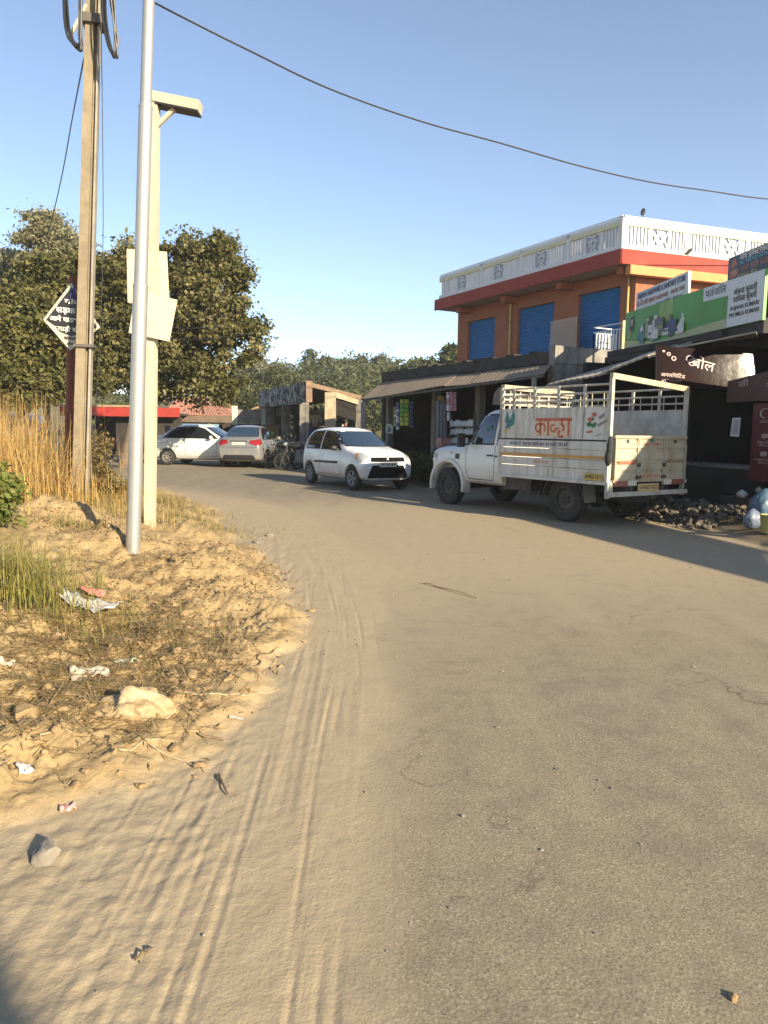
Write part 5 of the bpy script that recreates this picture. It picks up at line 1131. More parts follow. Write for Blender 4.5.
mb = MB(); wallseg(mb, pc_(LC, .02), pc_(LC, 1.6), .30, 2.98, .15, dC); wallseg(mb, pc_(LC, 1.6), pc_(LC, 3.0), .30, 3.7, .15, dC); mb.build('end_wall', ROOM, ST, OC)  # unseen end, heights shaped to keep sun out of the shop
mb = MB()
mb = MB()
for t in (.1, 2.6): MB().prism([pc_(t, .3), pc_(t+.14, .3), pc_(t+.14, .44), pc_(t, .44)], .0, 3.08).build('post', ROOMD, ST, OC)
MB().beam(XC(-.2, .5, 3.26), XC(LC-2, .5, 3.3), .12, .12).build('front_beam', DKSLAB, ST, OC)
TIN = pm('old_tin_sheet', (.36, .33, .28), .65, .25, 4, metal=.2, dirt=((.16, .13, .10), .5), dscale=3)
mb = MB(); g0 = Vector((3.30, 15.5, 2.48)); g1 = Vector((4.87, 13.25, 2.93)); h0 = Vector((4.35, 16.45, 2.80)); h1 = Vector((5.6, 13.8, 3.2)); n = 18
for k in range(n):
    a, b = k/n, (k+1)/n; am = (a+b)/2; up = Vector((0, 0, .02)); sg = lambda t: Vector((0, 0, -.06*math.sin(t*math.pi)+.02*math.sin(t*9)))
    mb.add([g0.lerp(g1, a)+sg(a), g0.lerp(g1, am)+up+sg(am), h0.lerp(h1, am)+up, h0.lerp(h1, a)], [(0, 1, 2, 3)]); mb.add([g0.lerp(g1, am)+up+sg(am), g0.lerp(g1, b)+sg(b), h0.lerp(h1, b), h0.lerp(h1, am)+up], [(0, 1, 2, 3)])
o = mb.build('tin_awning', TIN, ST, OC); o.modifiers.new('t', 'SOLIDIFY').thickness = .03
mb = MB(); mb.slab([D(676, 347, 13.6), D(756, 331, 12.2), D(758, 336, 13.0), D(690, 346, 14.4)], .03); mb.build('tin_strip', TIN, ST, OC)
MB().beam(XC(2.9, .35, .98), XC(LC-.4, .25, .98), .5, .06).build('counter_top', pm('counter_steel', (.16, .16, .155), .5, .2, 6), ST, OC)
MB().beam(XC(2.9, .35, .63), XC(LC-.4, .25, .63), .44, .64).build('counter', pm('counter_dark', (.018, .02, .019), .35, .3, 5), ST, OC)
MB().beam(XC(.6, .5, .75), XC(2.3, .5, .75), .5, .8).build('counter', pm('maroon_counter', (.10, .02, .022), .6, .3, 5), ST, OC)
mb = MB()
for k in range(3): mb.beam(XC(.3, 2.75, 1.1+k*.6), XC(2.5, 2.75, 1.1+k*.6), .35, .03)
mb.build('wall_shelf', RK, ST, OC)

# ---------------------------------------------------------------- signboards
def signboard(name, label, A, B, zA, zB, mat, th=.06, posts=True, nrm=None):
    """A,B plan ends, zA/zB (bottom, top) at each end; returns thing and a mapper (u,v,lift) on its face"""
    A3 = Vector((*A, zA[0])); B3 = Vector((*B, zB[0])); A4 = Vector((*A, zA[1])); B4 = Vector((*B, zB[1])); T = thing(name, label, 'signboard', (A3+B3)/2)
    n = (B3-A3).cross(A4-A3).normalized()
    if n.dot(EYE-A3) < 0: n = -n
    mb = MB(); mb.add([A3, B3, B4, A4, A3-n*th, B3-n*th, B4-n*th, A4-n*th], [(0, 1, 2, 3), (7, 6, 5, 4), (0, 4, 5, 1), (1, 5, 6, 2), (2, 6, 7, 3), (3, 7, 4, 0)])
    T['_b'] = 0; del T['_b']
    P = lambda u, v, l=.004: A3.lerp(B3, u).lerp(A4.lerp(B4, u), v)+n*l
    bd = mb.build('board', mat, T, T.location)
    if posts:
        for u in (.06, .5, .94): q = P(u, 0, -th-.035); MB().beam((q.x, q.y, q.z-.25), P(u, .95, -th-.035), .05, .05, up=Vector((0, 1, 0))).build('post', DARKST, T, T.location)
    return T, bd, P, n
def patch(P, uv, mat, name, par, org, l=.004): return MB().slab([P(u, v, l) for u, v in uv], .003).build(name, mat, par, org)
def label_on(P, n, u, v, s, size, mat, par, org, l=.006, width=None, bold=.01, slant=0):
    o = P(u, v, l); xx_ = (P(min(u+.05, 1.2), v, l)-P(u-.05, v, l)); M = frame(o, xx_, n); M = Matrix.Translation(-Vector(org)) @ M
    return text_mb(s, size, M, bold, .002, width=width).build('lettering', mat, par, (0, 0, 0))
GRN = pm('sign_green', (.065, .26, .025), .45, .15, 2, dirt=((.08, .17, .05), .3)); SGREY = pm('sign_pale', (.55, .57, .60), .5, .08, 3, dirt=((.4, .4, .4), .3))
T, BD, P_, n_ = signboard('shop_signboard', 'long green and white shop signboard above the dark shops', tuple(D(625, 332, 17.05).xy), tuple(D(764, 294, 12.5).xy), (D(625, 351, 17.05).z, D(625, 313.3, 17.05).z), (D(764, 320, 12.5).z, D(764, 268.4, 12.5).z), GRN)
OG = T.location.copy()
PL = lambda u, v, l=.004: P_(u, v, l)-OG
def pt(uv, mat, name, l=.004, P=PL, par=BD): return MB().slab([P(u, v, l) for u, v in uv], .003).build(name, mat, par, (0, 0, 0))
pt([(.796, .005), (.998, .005), (.998, .995), (.796, .995)], SGREY, 'white_panel'); pt([(.635, .70), (.796, .68), (.796, .995), (.635, .995)], SGREY, 'white_tab')
pt([(.0, .0), (.795, .0), (.795, .20), (.6, .17), (.4, .07), (.25, .06), (.1, .16), (.0, .20)], pm('sign_pale_green', (.36, .38, .20), .5, .1, 4), 'pale_wave', .003)
pt([(.0, .20), (.1, .16), (.25, .06), (.25, .09), (.1, .195), (.0, .245)], pm('sign_yellow', (.5, .5, .2), .5, .1), 'yellow_wave', .005)
pt([(.30, .55), (.41, .50), (.42, .98), (.31, .98)], pm('sign_lime', (.22, .33, .08), .5, .15, 6), 'lime_block', .003)
rg = np.random.default_rng(11)
cols = [pm('print_white', (.55, .55, .52), .5, .15, 9), pm('print_teal', (.06, .18, .20), .5, .3, 9), pm('print_brown', (.14, .08, .05), .5, .3, 9), pm('print_olive', (.30, .30, .10), .5, .3, 9), pm('print_grey', (.3, .32, .33), .5, .3, 9), pm('print_navy', (.04, .06, .14), .5, .3, 9)]
for k in range(26):
    u = .16+.36*rg.random(); v0 = .08+.25*rg.random(); w = .012+.018*rg.random(); h = .24+.42*rg.random()*(1-abs(u-.32)*2.2)
    m_ = cols[int(rg.integers(0, 6))] if k % 3 else cols[0]
    q = [(u-w, v0), (u+w, v0), (u+w, v0+h*.75), (u+w*.5, v0+h*.82), (u+w*.45, v0+h), (u-w*.45, v0+h), (u-w*.5, v0+h*.82), (u-w, v0+h*.75)] if k % 2 else [(u-w*1.3, v0), (u+w*1.3, v0), (u+w*1.3, v0+h*.6), (u-w*1.3, v0+h*.6)]
    pt(q, m_, 'printed_pack', .005+.0015*k)
    if k % 2 == 0: pt([(u-w, v0+.08), (u+w, v0+.08), (u+w, v0+.14), (u-w, v0+.14)], cols[int(rg.integers(1, 6))], 'pack_band', .0065+.0015*k)
pt([(.045, .5), (.085, .45), (.095, .7), (.08, .86), (.05, .82)], pm('print_black', (.02, .02, .02), .5), 'printed_portrait', .005); pt([(.055, .62), (.075, .62), (.078, .78), (.055, .78)], pm('print_skin', (.35, .25, .2), .5), 'portrait_face', .008); pt([(.02, .3), (.06, .28), (.06, .5), (.03, .55)], pm('print_khaki', (.3, .3, .12), .5), 'portrait_cloth', .006)
L_ = lambda u, v, s, sz, m, w=None, b=.01, l=.008: label_on(P_, n_, u, v, s, sz, m, BD, OG, l, w, b)
L_(.715, .84, 'पतंजलि'.replace('लि', 'िल'), .18, pm('letter_grey', (.14, .14, .15), .5), .62, .012)
L_(.895, .70, 'अंजना कुमारी', .135, BT, .62, .012); L_(.895, .545, 'परिमला कुमारी', .135, BT, .62, .012); L_(.895, .375, 'ANJANA KUMARI', .10, BT, .76, .012); L_(.895, .235, 'PROMILA KUMARI', .10, BT, .78, .012)
T, BD2, P2_, n2 = signboard('hardware_signboard', 'white hardware store signboard with navy title behind the green one', tuple(D(636, 305, 18.0).xy), tuple(D(687.5, 290, 15.35).xy), (D(636, 328, 18).z, D(636, 293.3, 18).z), (D(687.5, 312, 15.35).z, D(687.5, 271, 15.35).z), pm('sign_white_grey', (.56, .56, .58), .5, .1, 4, dirt=((.42, .4, .38), .3)))
O2 = T.location.copy(); L2 = lambda u, v, s, sz, m, w=None, b=.01: label_on(P2_, n2, u, v, s, sz, m, BD2, O2, .006, w, b)
L2(.5, .86, 'ANJANA HARDWARE & SANITARY STORE', .17, NAVY, 2.45, .014); L2(.22, .64, 'पेंट के सभी सामान', .15, pm('letter_rust', (.35, .10, .06), .5), 1.05, .01); L2(.55, .635, 'HARDWARE', .12, pm('letter_rust', (.35, .10, .06)), .6, .008); L2(.83, .64, 'WATER TANK', .12, pm('letter_rust', (.35, .10, .06)), .65, .008); L2(.57, .43, 'PAINTS', .17, NAVY, .7, .012); L2(.85, .43, 'JINDAL', .15, NAVY, .5, .012)
MB().beam(D(688.3, 312, 15.33)-O2, D(688.3, 271, 15.33)-O2, .03, .07, up=Vector((0, 1, 0))).build('edge_strip', RWHITE, BD2, (0, 0, 0))
T, BD3, P3_, n3 = signboard('repair_signboard', 'dark navy signboard with orange logos at the upper right', tuple(D(728, 270, 14.1).xy), tuple((D(728, 270, 14.1)+(D(768, 256, 12.93)-D(728, 270, 14.1))*2.6).xy), (D(728, 283, 14.1).z, D(728, 258.5, 14.1).z), (D(728, 283, 14.1).z+.02, D(728, 258.5, 14.1).z+.02), pm('sign_navy', (.018, .028, .055), .45, .15, 4))
O3 = T.location.copy(); P3 = lambda u, v, l=.004: P3_(u, v, l)-O3; L3 = lambda u, v, s, sz, m, w=None: label_on(P3_, n3, u, v, s, sz, m, BD3, O3, .007, w, .008)
OR_ = pm('logo_orange', (.45, .13, .05), .5, .2, 9); pt([(.02, .52), (.10, .60), (.065, .93)], OR_, 'triangle_logo', .004, P3, BD3); pt(rounded([(.015, .12), (.10, .14), (.11, .46), (.03, .44)], .06), OR_, 'round_logo', .004, P3, BD3)
L3(.26, .83, 'नरेश इलेकट्रिकल'.replace('कट्रि', 'कटरी'), .14, WT, .85); L3(.27, .62, 'AC FRIDGE REPAIR', .09, pm('letter_cyan', (.2, .45, .55), .5), .9)
for k, c_ in enumerate((pm('panel_rust', (.20, .07, .05), .5, .4, 12), pm('panel_rust2', (.22, .10, .07), .5, .4, 12), pm('panel_rust', (.20, .07, .05)))): pt([(.14+.09*k, .25), (.215+.09*k, .25), (.215+.09*k, .5), (.14+.09*k, .5)], c_, 'picture_block', .004, P3, BD3)
L3(.2, .10, 'मोबाइल सेवा', .08, pm('letter_gold', (.4, .34, .14), .5), .6)
qa, qb = D(625, 351, 17.07).xy, D(764, 320, 12.52).xy; MB().prism([tuple(qa), tuple(qb), (qb.x+.5, qb.y+.1), (qa.x+.5, qa.y+.1)], 3.2, [3.42, 3.45, 3.45, 3.42]).build('sign_shade_filler', DKSLAB, ST, OC)  # added dark block standing in for the shade below the green sign
MB().prism([(6.78, 12.75), (8.6, 12.9), (8.6, 14.6), (6.78, 14.6)], 3.2, 4.42).build('added_dark_box', pm('dark_brown_cover', (.07, .045, .035), .9, .3, 4), ST, OC)  # added dark box that hides the sunlit wall behind the signs
# maroon boards
m, nt, b_ = newmat('maroon_flex'); tc = _node(nt, 'ShaderNodeTexCoord').outputs['Object']; nn_ = noise(nt, tc, 2.2, 4)
nt.links.new(mixc(nt, ramp(nt, nn_, .35, .65), (.016, .006, .006), (.010, .006, .005)), b_.inputs['Base Color']); b_.inputs['Roughness'].default_value = .08; b_.inputs['Specular IOR Level'].default_value = .05
bn = _node(nt, 'ShaderNodeBump'); bn.inputs['Strength'].default_value = .05; bn.inputs['Distance'].default_value = .03; nt.links.new(noise(nt, tc, 3.0, 3), bn.inputs['Height']); nt.links.new(bn.outputs[0], b_.inputs['Normal']); MAROON = m
MARD = pm('maroon_board', (.055, .008, .011), .5, .25, 3)
aL = D(656.5, 384.5, 12.95); aR = D(757, 394.5, 13.117); top = Vector((.0, .10, 1)).normalized()
T = thing('glossy_signboard', 'maroon glossy signboard catching the sun glare', 'signboard', (aL+aR)/2); OM = T.location.copy()
tl_, tr_ = D(656.5, 345, 12.95+.11), D(757, 354.3, 13.117+.11)
PM = lambda u, v, l=.004: aL.lerp(aR, u).lerp(tl_.lerp(tr_, u), v)-OM+nM*l
nM = (aR-aL).cross(tl_-aL).normalized(); nM = nM if nM.y < 0 else -nM
MB().slab([PM(0, 0, 0), PM(1, 0, 0), PM(1, 1, 0), PM(0, 1, 0)], .04).build('board', MAROON, T, (0, 0, 0))
PK = pm('print_pink', (.36, .24, .23), .5, .2, 9)
def ringpatch(u, v, r, w, mat, name):
    mb = MB()
    for k in range(12):
        a = 2*math.pi*k/12; b = 2*math.pi*(k+1)/12; f_ = lambda rr, t: PM(u+rr*math.cos(t)*.42, v+rr*math.sin(t), .005); mb.slab([f_(r, a), f_(r, b), f_(r-w, b), f_(r-w, a)], .002)
    return mb.build(name, mat, T, (0, 0, 0))
for u, v, r in ((.12, .80, .05), (.17, .70, .06), (.07, .86, .03), (.33, .72, .10), (.35, .64, .09)): ringpatch(u, v, r, .025, PK, 'printed_ring')
def mtext(s, u, v, size, w, tilt=0): 
    M = frame(PM(u, v, .006), (aR-aL), nM) @ Matrix.Rotation(tilt, 4, 'Z'); return text_mb(s, size, M, .012, .001, width=w).build('lettering', PK, T, (0, 0, 0))
mtext('बोल', .46, .60, .24, .42, -.15); mtext('अनलिमिटेड', .16, .26, .09, .44); mtext('4G', .07, .10, .08, .08)
mb = MB(); pts = [PM(.10+.012*k, .16-.03*math.sin(k/12*math.pi), .006) for k in range(13)]; mb.tube(pts, .006, 4); mb.build('underline', PK, T, (0, 0, 0))
T, BD4, P4_, n4 = signboard('maroon_signboard', 'maroon signboard running along the shop front at the right edge', (5.74, 12.6), (6.35, 10.75), (2.06, 2.41), (2.06, 2.66), MARD, .05, False)
O4 = T.location.copy(); L4 = lambda u, v, s, sz, w: label_on(P4_, n4, u, v, s, sz, PK, BD4, O4, .006, w, .008); L4(.18, .72, 'जी', .14, .22); L4(.55, .5, 'रीचार्ज'.replace('र्ज', 'ज'), .12, .5)
T, BD5, P5_, n5 = signboard('standing_board', 'tall dark red board with white symbols at the right edge', (5.93, 12.05), (6.35, 10.75), (.78, 2.02), (.78, 2.02), pm('red_board', (.085, .009, .012), .5, .25, 3), .05, False)
O5 = T.location.copy(); P5 = lambda u, v, l=.004: P5_(u, v, l)-O5; L5 = lambda u, v, s, sz, w: label_on(P5_, n5, u, v, s, sz, PK, BD5, O5, .006, w, .004)
mb = MB()
for k in range(14): a0_ = R(20+250*k/14); a1_ = R(20+250*(k+1)/14); mb.beam(P5(.2+.08*math.cos(a0_), .87+.06*math.sin(a0_), .006), P5(.2+.08*math.cos(a1_), .87+.06*math.sin(a1_), .006), .025, .003)
mb.build('swoosh_logo', WT, BD5, (0, 0, 0)); L5(.2, .77, 'airtel', .08, .2); L5(.2, .5, 'मोबाइल रिचार्ज'.replace('र्ज', 'ज'), .06, .3); L5(.2, .46, 'सिम कारड', .05, .22); L5(.2, .28, 'PAYMENTS BANK', .045, .34); L5(.2, .24, 'डीटीएच', .045, .2)
for u, v in ((.2, .58), (.2, .35)): pt(rounded([(u-.05, v-.025), (u+.05, v-.025), (u+.05, v+.035), (u-.05, v+.035)], .03), PK, 'symbol', .004, P5, BD5)
c = D(736, 427, 12.4); q = [D(732.5, 418, 12.45), D(741, 417.5, 12.4), D(739, 437, 12.4), D(730, 436, 12.45)]
N_ = solo(MB().slab(q, .004), 'paper_notice', pm('notice_white', (.55, .55, .56), .7, .1, 6), 'white paper notice hanging in the dark shop opening', 'notice', c)
mb = MB()
for k in range(7): mb.slab([D(733.5-.3*k, 420.2+k*2.1, 12.36), D(739.4-.3*k, 420+k*2.1, 12.36), D(739.3-.3*k, 421+k*2.1, 12.36), D(733.4-.3*k, 421.1+k*2.1, 12.36)], .001)
o = mb.build('print_lines', pm('print_grey2', (.25, .25, .26), .6), N_, c)
# things standing before the shops on the right
PB = pm('blue_plastic', (.07, .125, .185), .45, .25, 6, bump=.5, bscale=12); PB2 = pm('pale_blue_plastic', (.14, .175, .24), .45, .25, 6, bump=.5, bscale=12)
def sack(c, r, mat, label, name='plastic_sack', seed=1):
    rng = np.random.default_rng(seed); bm = bmesh.new(); bmesh.ops.create_icosphere(bm, subdivisions=4, radius=1); A = np.array([v.co[:] for v in bm.verts])
    k = 1+.22*fbm(A[:, 0]*2+seed, A[:, 1]*2+A[:, 2], 3, seed)+.12*np.abs(fbm(A[:, 0]*5+A[:, 2]*3, A[:, 1]*5, 3, seed+2))
    for v, q, s in zip(bm.verts, A, k): top_ = max(0, q[2]); v.co = Vector((q[0]*r[0]*s*(1-.45*top_**2), q[1]*r[1]*s*(1-.45*top_**2), (q[2]*(1 if q[2] > 0 else .92)+.9)*r[2]))
    me = bpy.data.meshes.new(name); bm.to_mesh(me); bm.free(); shade(me, 70); o = mesh_obj(name, me, mat); o.location = c; return tag(o, label, 'sack')
p = G(752, 529); sack(p, (.125, .11, .16), PB2, 'pale blue plastic sack, small one in front at the right edge', seed=3)
p = G(767, 524); sack((p.x+.08, p.y+.25, p.z), (.21, .17, .27), PB, 'larger deep blue plastic sack at the right edge', seed=5)
p = G(769, 533); mb = MB().lathe([(0, 0), (.1, 0), (.13, .25), (.14, .26), (.125, .26), (.1, .03), (0, .03)], 16, None, (p.x, p.y, p.z)); solo(mb, 'bucket', pm('olive_bucket', (.30, .30, .10), .5, .2, 6), 'olive yellow bucket in front of the blue sack', 'bucket', p, None, 40)
for k, (px, py, col, lab) in enumerate(((742, 490, (.4, .4, .38), 'whitish paper bundle below the dark counter'), (752, 497, (.16, .04, .045), 'dark red bundle beside the blue sack'), (761, 486, (.35, .34, .36), 'pale crumpled packet above the blue sack'), (737, 513, (.2, .12, .10), 'brown bundle left of the pale blue sack'))):
    p = D(px, py+3, 11.9); p.z = max(gz(p.x, p.y), p.z-.08); sack(p, (.08, .07, .07), pm('bundle_%s' % ('white', 'red', 'pale', 'brown')[k], col, .7, .4, 14), lab, 'bundle', 20+k)
for zc in (0,):
    mb = MB().box((5.98, 12.2, .33), (.6, .5, .36), Matrix.Rotation(.3, 3, 'Z')); solo(mb, 'crate', pm('dark_crate', (.05, .04, .035), .8, .3, 8), 'dark crate under the bundles at the right shop', 'crate', (5.98, 12.2, .15))
RUB_ = pm('rubble_stone', (.16, .13, .10), .9, .45, 9, col2=(.08, .065, .05), bump=.5, bscale=40); mb = MB()
for k in range(750):
    t = RNG.uniform(0, 1); c = V2(4.55, 13.35).lerp(V2(5.55, 11.7), t); r_ = RNG.normal(0, .30); c = c+V2(.9, .43)*r_+V2(0, 1)*RNG.normal(0, .12)
    h = max(0, .42*(1-(abs(r_)/.75)**1.4))*(1-.55*t); z = gz(c.x, c.y)+RNG.uniform(-.02, 1)*h; mb.add(*rock((c.x, c.y, z), float(np.clip(RNG.gamma(2.2, .018), .018, .11)), RNG, .7))
o = mb.build('rubble_heap', RUB_, None, (0, 0, 0), 40); tag(o, 'heap of broken stones and bricks behind the pickup', 'rubble', None, 'stuff')
# ---------------------------------------------------------------- old concrete shed at the bend
A_, B_, C_ = V2(-2.7, 27), V2(-1.0, 30.4), V2(-5.55, 33.6); D_ = C_+(B_-A_)
T = thing('concrete_shed', 'open concrete shed with mottled fascia at the bend', 'shed', (A_.x, A_.y, 0)); OA = (A_.x, A_.y, 0)
uA = (C_-A_).normalized(); uB = (B_-A_).normalized()
MOT, nt, b_ = newmat('mottled_plaster'); tc = _node(nt, 'ShaderNodeTexCoord').outputs['Object']
c_ = mixc(nt, ramp(nt, noise(nt, tc, 2.0, 3), .4, .6), (.36, .37, .35), (.24, .26, .26)); c_ = mixc(nt, ramp(nt, noise(nt, tc, 4.2, 6, .7), .47, .53), c_, (.022, .024, .026))
nt.links.new(c_, b_.inputs['Base Color']); b_.inputs['Roughness'].default_value = .9
RSTC = pm('rusty_concrete', (.25, .175, .115), .9, .3, 3, dirt=((.18, .11, .07), .6), bump=.3)
SHC = pm('sunlit_pillar', (.42, .35, .24), .9, .25, 4, dirt=((.22, .18, .12), .5), bump=.3)  # sunlit tone of the pillar and edge beam put into the colour
zA, zB, zC = 3.2, 2.92, 3.15
MB().prism([tuple(A_), tuple(B_), tuple(D_), tuple(C_)], [zA-.16, zB-.16, zB-.2, zC-.16], [zA, zB, zB-.05, zC]).build('roof_slab', RSTC, T, OA)
mb = MB(); oA = V2(-uA.y, uA.x); oA = oA if oA.x < 0 else -oA
f0 = A_+oA*.02; f1 = C_+oA*.02; g0_ = f0+oA*.14; g1_ = f1+oA*.14
k = 9
for i in range(k):
    a, b = i/k, (i+1)/k; q = [f0.lerp(f1, a), f0.lerp(f1, b), g0_.lerp(g1_, b), g0_.lerp(g1_, a)]; j = lambda t: .03*math.sin(t*17)
    mb.prism([tuple(v) for v in q], [zA-.72+j(a), zA-.72+j(b), zA-.72+j(b), zA-.72+j(a)], [zA+.03+j(a)*.8+(zC-zA)*a, zA+.03+j(b)*.8+(zC-zA)*b, zA+.03+j(b)*.8+(zC-zA)*b, zA+.03+j(a)*.8+(zC-zA)*a])
mb.build('fascia', MOT, T, OA)
q = [A_+oA*.16, A_-uB*0, A_+uB*.16, A_+oA*.16+uB*.16]; MB().prism([tuple(A_+oA*.165-uB*.02), tuple(A_-uA*.03-uB*.02), tuple(A_+uB*.10), tuple(A_+oA*.165+uB*.10)], zA-.70, zA+.05).build('fascia_end', RSTC, T, OA)
def pillar(c, w, dp, z1, mat): return MB().prism([tuple(c+V2(-w/2, -dp/2)), tuple(c+V2(w/2, -dp/2)), tuple(c+V2(w/2, dp/2)), tuple(c+V2(-w/2, dp/2))], -.1, z1).build('pillar', mat, T, OA)
pillar(A_+uA*1.05+uB*.15, .32, .3, zA-.17, CEM); pillar(A_+uA*3.6+uB*.15, .32, .3, zA-.17, CEM); pillar(A_+uA*6.2+uB*.15, .32, .3, zA-.17, CEM)
pillar(A_+uB*1.35+V2(.02, 0), .40, .36, zA-.29, SHC); pillar(B_+V2(-.05, -.2), .3, .3, zB-.17, CEM)
b0_ = A_+uB*1.55; MB().beam((b0_.x, b0_.y, zA-.36), (B_.x-.02, B_.y, zB-.32), .2, .2).build('edge_beam', SHC, T, OA)
mb = MB(); wallseg(mb, C_+(D_-C_)*.05, D_, 0, zB-.2, .15, uA, [(.9, 2.4, 1.0, 2.2)]); mb.build('end_wall', CEM, T, OA); mb = MB(); wallseg(mb, A_+uA*5+uB*3.4, D_, 0, .9, .15, uB); mb.build('low_wall', CEM, T, OA)
mb = MB(); 
for z in (.75, 1.05, 1.35, 1.65): p = A_+uA*1.3+uB*1.6; q = A_+uA*3.3+uB*1.6; mb.beam((p.x, p.y, z), (q.x, q.y, z), .25, .05)
mb.build('plank_shelf', RK, T, OA)
MB().beam((b0_.x+.1, b0_.y+.3, zA-.75), (B_.x, B_.y+.1, zB-.72), .08, .75).build('dark_sheet', ROOMD, T, OA)  # near-black sheet below the edge beam
p = G(302, 462); p = at(-3.0, 28.6); mb = MB().lathe([(0, 0), (.26, 0), (.28, .02), (.27, .3), (.285, .32), (.27, .34), (.27, .6), (.285, .62), (.28, .9), (.24, .92), (0, .92)], 20, None, p+Vector((0, 0, .45)))
solo(mb, 'plastic_drum', pm('drum_blue', (.03, .07, .20), .45, .2, 6), 'blue plastic drum standing under the concrete shed', 'drum', p+Vector((0, 0, .45)), None, 40)
mb = MB().box(p+Vector((0, 0, .22)), (1.1, .8, .46)); solo(mb, 'cement_block', CEM, 'cement block platform carrying the blue drum', 'block', p)

# ---------------------------------------------------------------- people under the shed
SKIN = pm('brown_skin', (.20, .10, .06), .6, .1, 8); HAIR = pm('black_hair', (.012, .010, .01), .6, .2, 20)
def person(loc, heading, label, shirt, trousers, armbend=0.0, scarf=None):
    T = thing('person', label, 'person', loc, heading); P = {}; pts = []; rad = []; ed = []
    def v(name, p, r, par=None):
        P[name] = len(pts); pts.append(Vector(p)); rad.append(r)
        if par: ed.append((P[par], P[name]))
    v('pel', (0, 0, .93), (.15, .10)); v('bel', (0, 0, 1.10), (.135, .095), 'pel'); v('che', (.0, 0, 1.30), (.165, .105), 'bel'); v('nb', (0, 0, 1.43), (.075, .07), 'che'); v('nk', (.01, 0, 1.50), (.052, .055), 'nb'); v('hd', (.02, 0, 1.60), (.075, .085), 'nk'); v('tp', (.015, 0, 1.70), (.06, .07), 'hd')
    for s, n in ((1, 'l'), (-1, 'r')):
        v('sh'+n, (0, .17*s, 1.39), .06, 'che'); v('el'+n, (.02+.05*armbend, .23*s, 1.12), .045, 'sh'+n); v('wr'+n, (.08+.18*armbend, .23*s-.06*s*armbend, .90+.16*armbend), .031, 'el'+n); v('ha'+n, (.11+.22*armbend, .22*s-.08*s*armbend, .82+.18*armbend), (.02, .038), 'wr'+n)
        for k in range(4): v('f%d' % k+n, (.10+.24*armbend+.022*k, .215*s-.08*s*armbend, .735+.012*abs(k-1.5)+.19*armbend), .009, 'ha'+n)
        v('th'+n, (.15+.22*armbend, .20*s-.08*s*armbend, .79+.18*armbend), .010, 'ha'+n)
        v('hp'+n, (0, .09*s, .88), .085, 'pel'); v('kn'+n, (.02, .10*s, .48), .06, 'hp'+n); v('an'+n, (-.01, .10*s, .09), .04, 'kn'+n); v('to'+n, (.15, .12*s, .035), .035, 'an'+n)
    body = mesh_obj('body', skin_mesh(pts, ed, rad), SKIN, T)
    def cloth_part(name, keys, grow, mat, links):
        ii = {k: i for i, k in enumerate(keys)}; me = skin_mesh([pts[P[k]] for k in keys], [(ii[a], ii[b]) for a, b in links], [tuple(q*grow+.008 for q in rad[P[k]]) if isinstance(rad[P[k]], tuple) else rad[P[k]]*grow+.01 for k in keys]); return mesh_obj(name, me, mat, T)
    cloth_part('shirt', ['pel', 'bel', 'che', 'nb', 'shl', 'ell', 'shr', 'elr'], 1.12, shirt, [('pel', 'bel'), ('bel', 'che'), ('che', 'nb'), ('che', 'shl'), ('shl', 'ell'), ('che', 'shr'), ('shr', 'elr')])
    cloth_part('trousers', ['pel', 'hpl', 'knl', 'anl', 'hpr', 'knr', 'anr'], 1.1, trousers, [('pel', 'hpl'), ('hpl', 'knl'), ('knl', 'anl'), ('pel', 'hpr'), ('hpr', 'knr'), ('knr', 'anr')])
    MB().ball((-.012, 0, 1.655), (.095, .085, .085), 14, 10).build('hair', HAIR, T, (0, 0, 0), True)
    f = MB(); f.ball((.105, 0, 1.605), (.018, .014, .022), 8, 6)
    for s in (1, -1): f.ball((.012, .083*s, 1.61), (.018, .01, .03), 8, 6)
    f.build('face', SKIN, body, (0, 0, 0), True)
    g = MB()
    for s in (1, -1): g.ball((.091, .032*s, 1.632), (.008, .014, .007), 8, 6)
    g.ball((.093, 0, 1.563), (.008, .024, .006), 8, 6); g.build('eyes_and_mouth', HAIR, body, (0, 0, 0), True)
    if scarf: 
        mb = MB(); mb.tube([(-.07, .09, 1.42), (-.02, .13, 1.48), (.10, .06, 1.42), (.135, .03, 1.25), (.14, .035, 1.05)], [.04, .045, .045, .05, .035], 8); mb.build('scarf', scarf, T, (0, 0, 0), 60)
    return T
p = A_+uA*.75+uB*2.3; p = D(315.5, 430, 29.0); person((p.x, p.y, 1.62-.98+gz(p.x, p.y)*0+.0), R(-100), 'person in a tan shirt standing beneath the concrete shed roof', pm('tan_shirt', (.30, .24, .16), .9, .15, 8), pm('dark_trousers', (.05, .045, .04), .9), .6)
mb = MB().box((p.x, p.y+.1, .31), (3.0, 1.7, .66)); solo(mb, 'stone_platform', CEM, 'raised stone platform inside the concrete shed', 'platform', (p.x, p.y, 0))
p = D(345.5, 430, 29.2); person((p.x, p.y, .22), R(60), 'person in dark clothes with a white scarf behind the white hatchback', pm('black_shirt', (.025, .022, .022), .9), pm('dark_trousers', (.05, .045, .04)), .2, pm('white_scarf', (.55, .53, .5), .9, .2, 9))

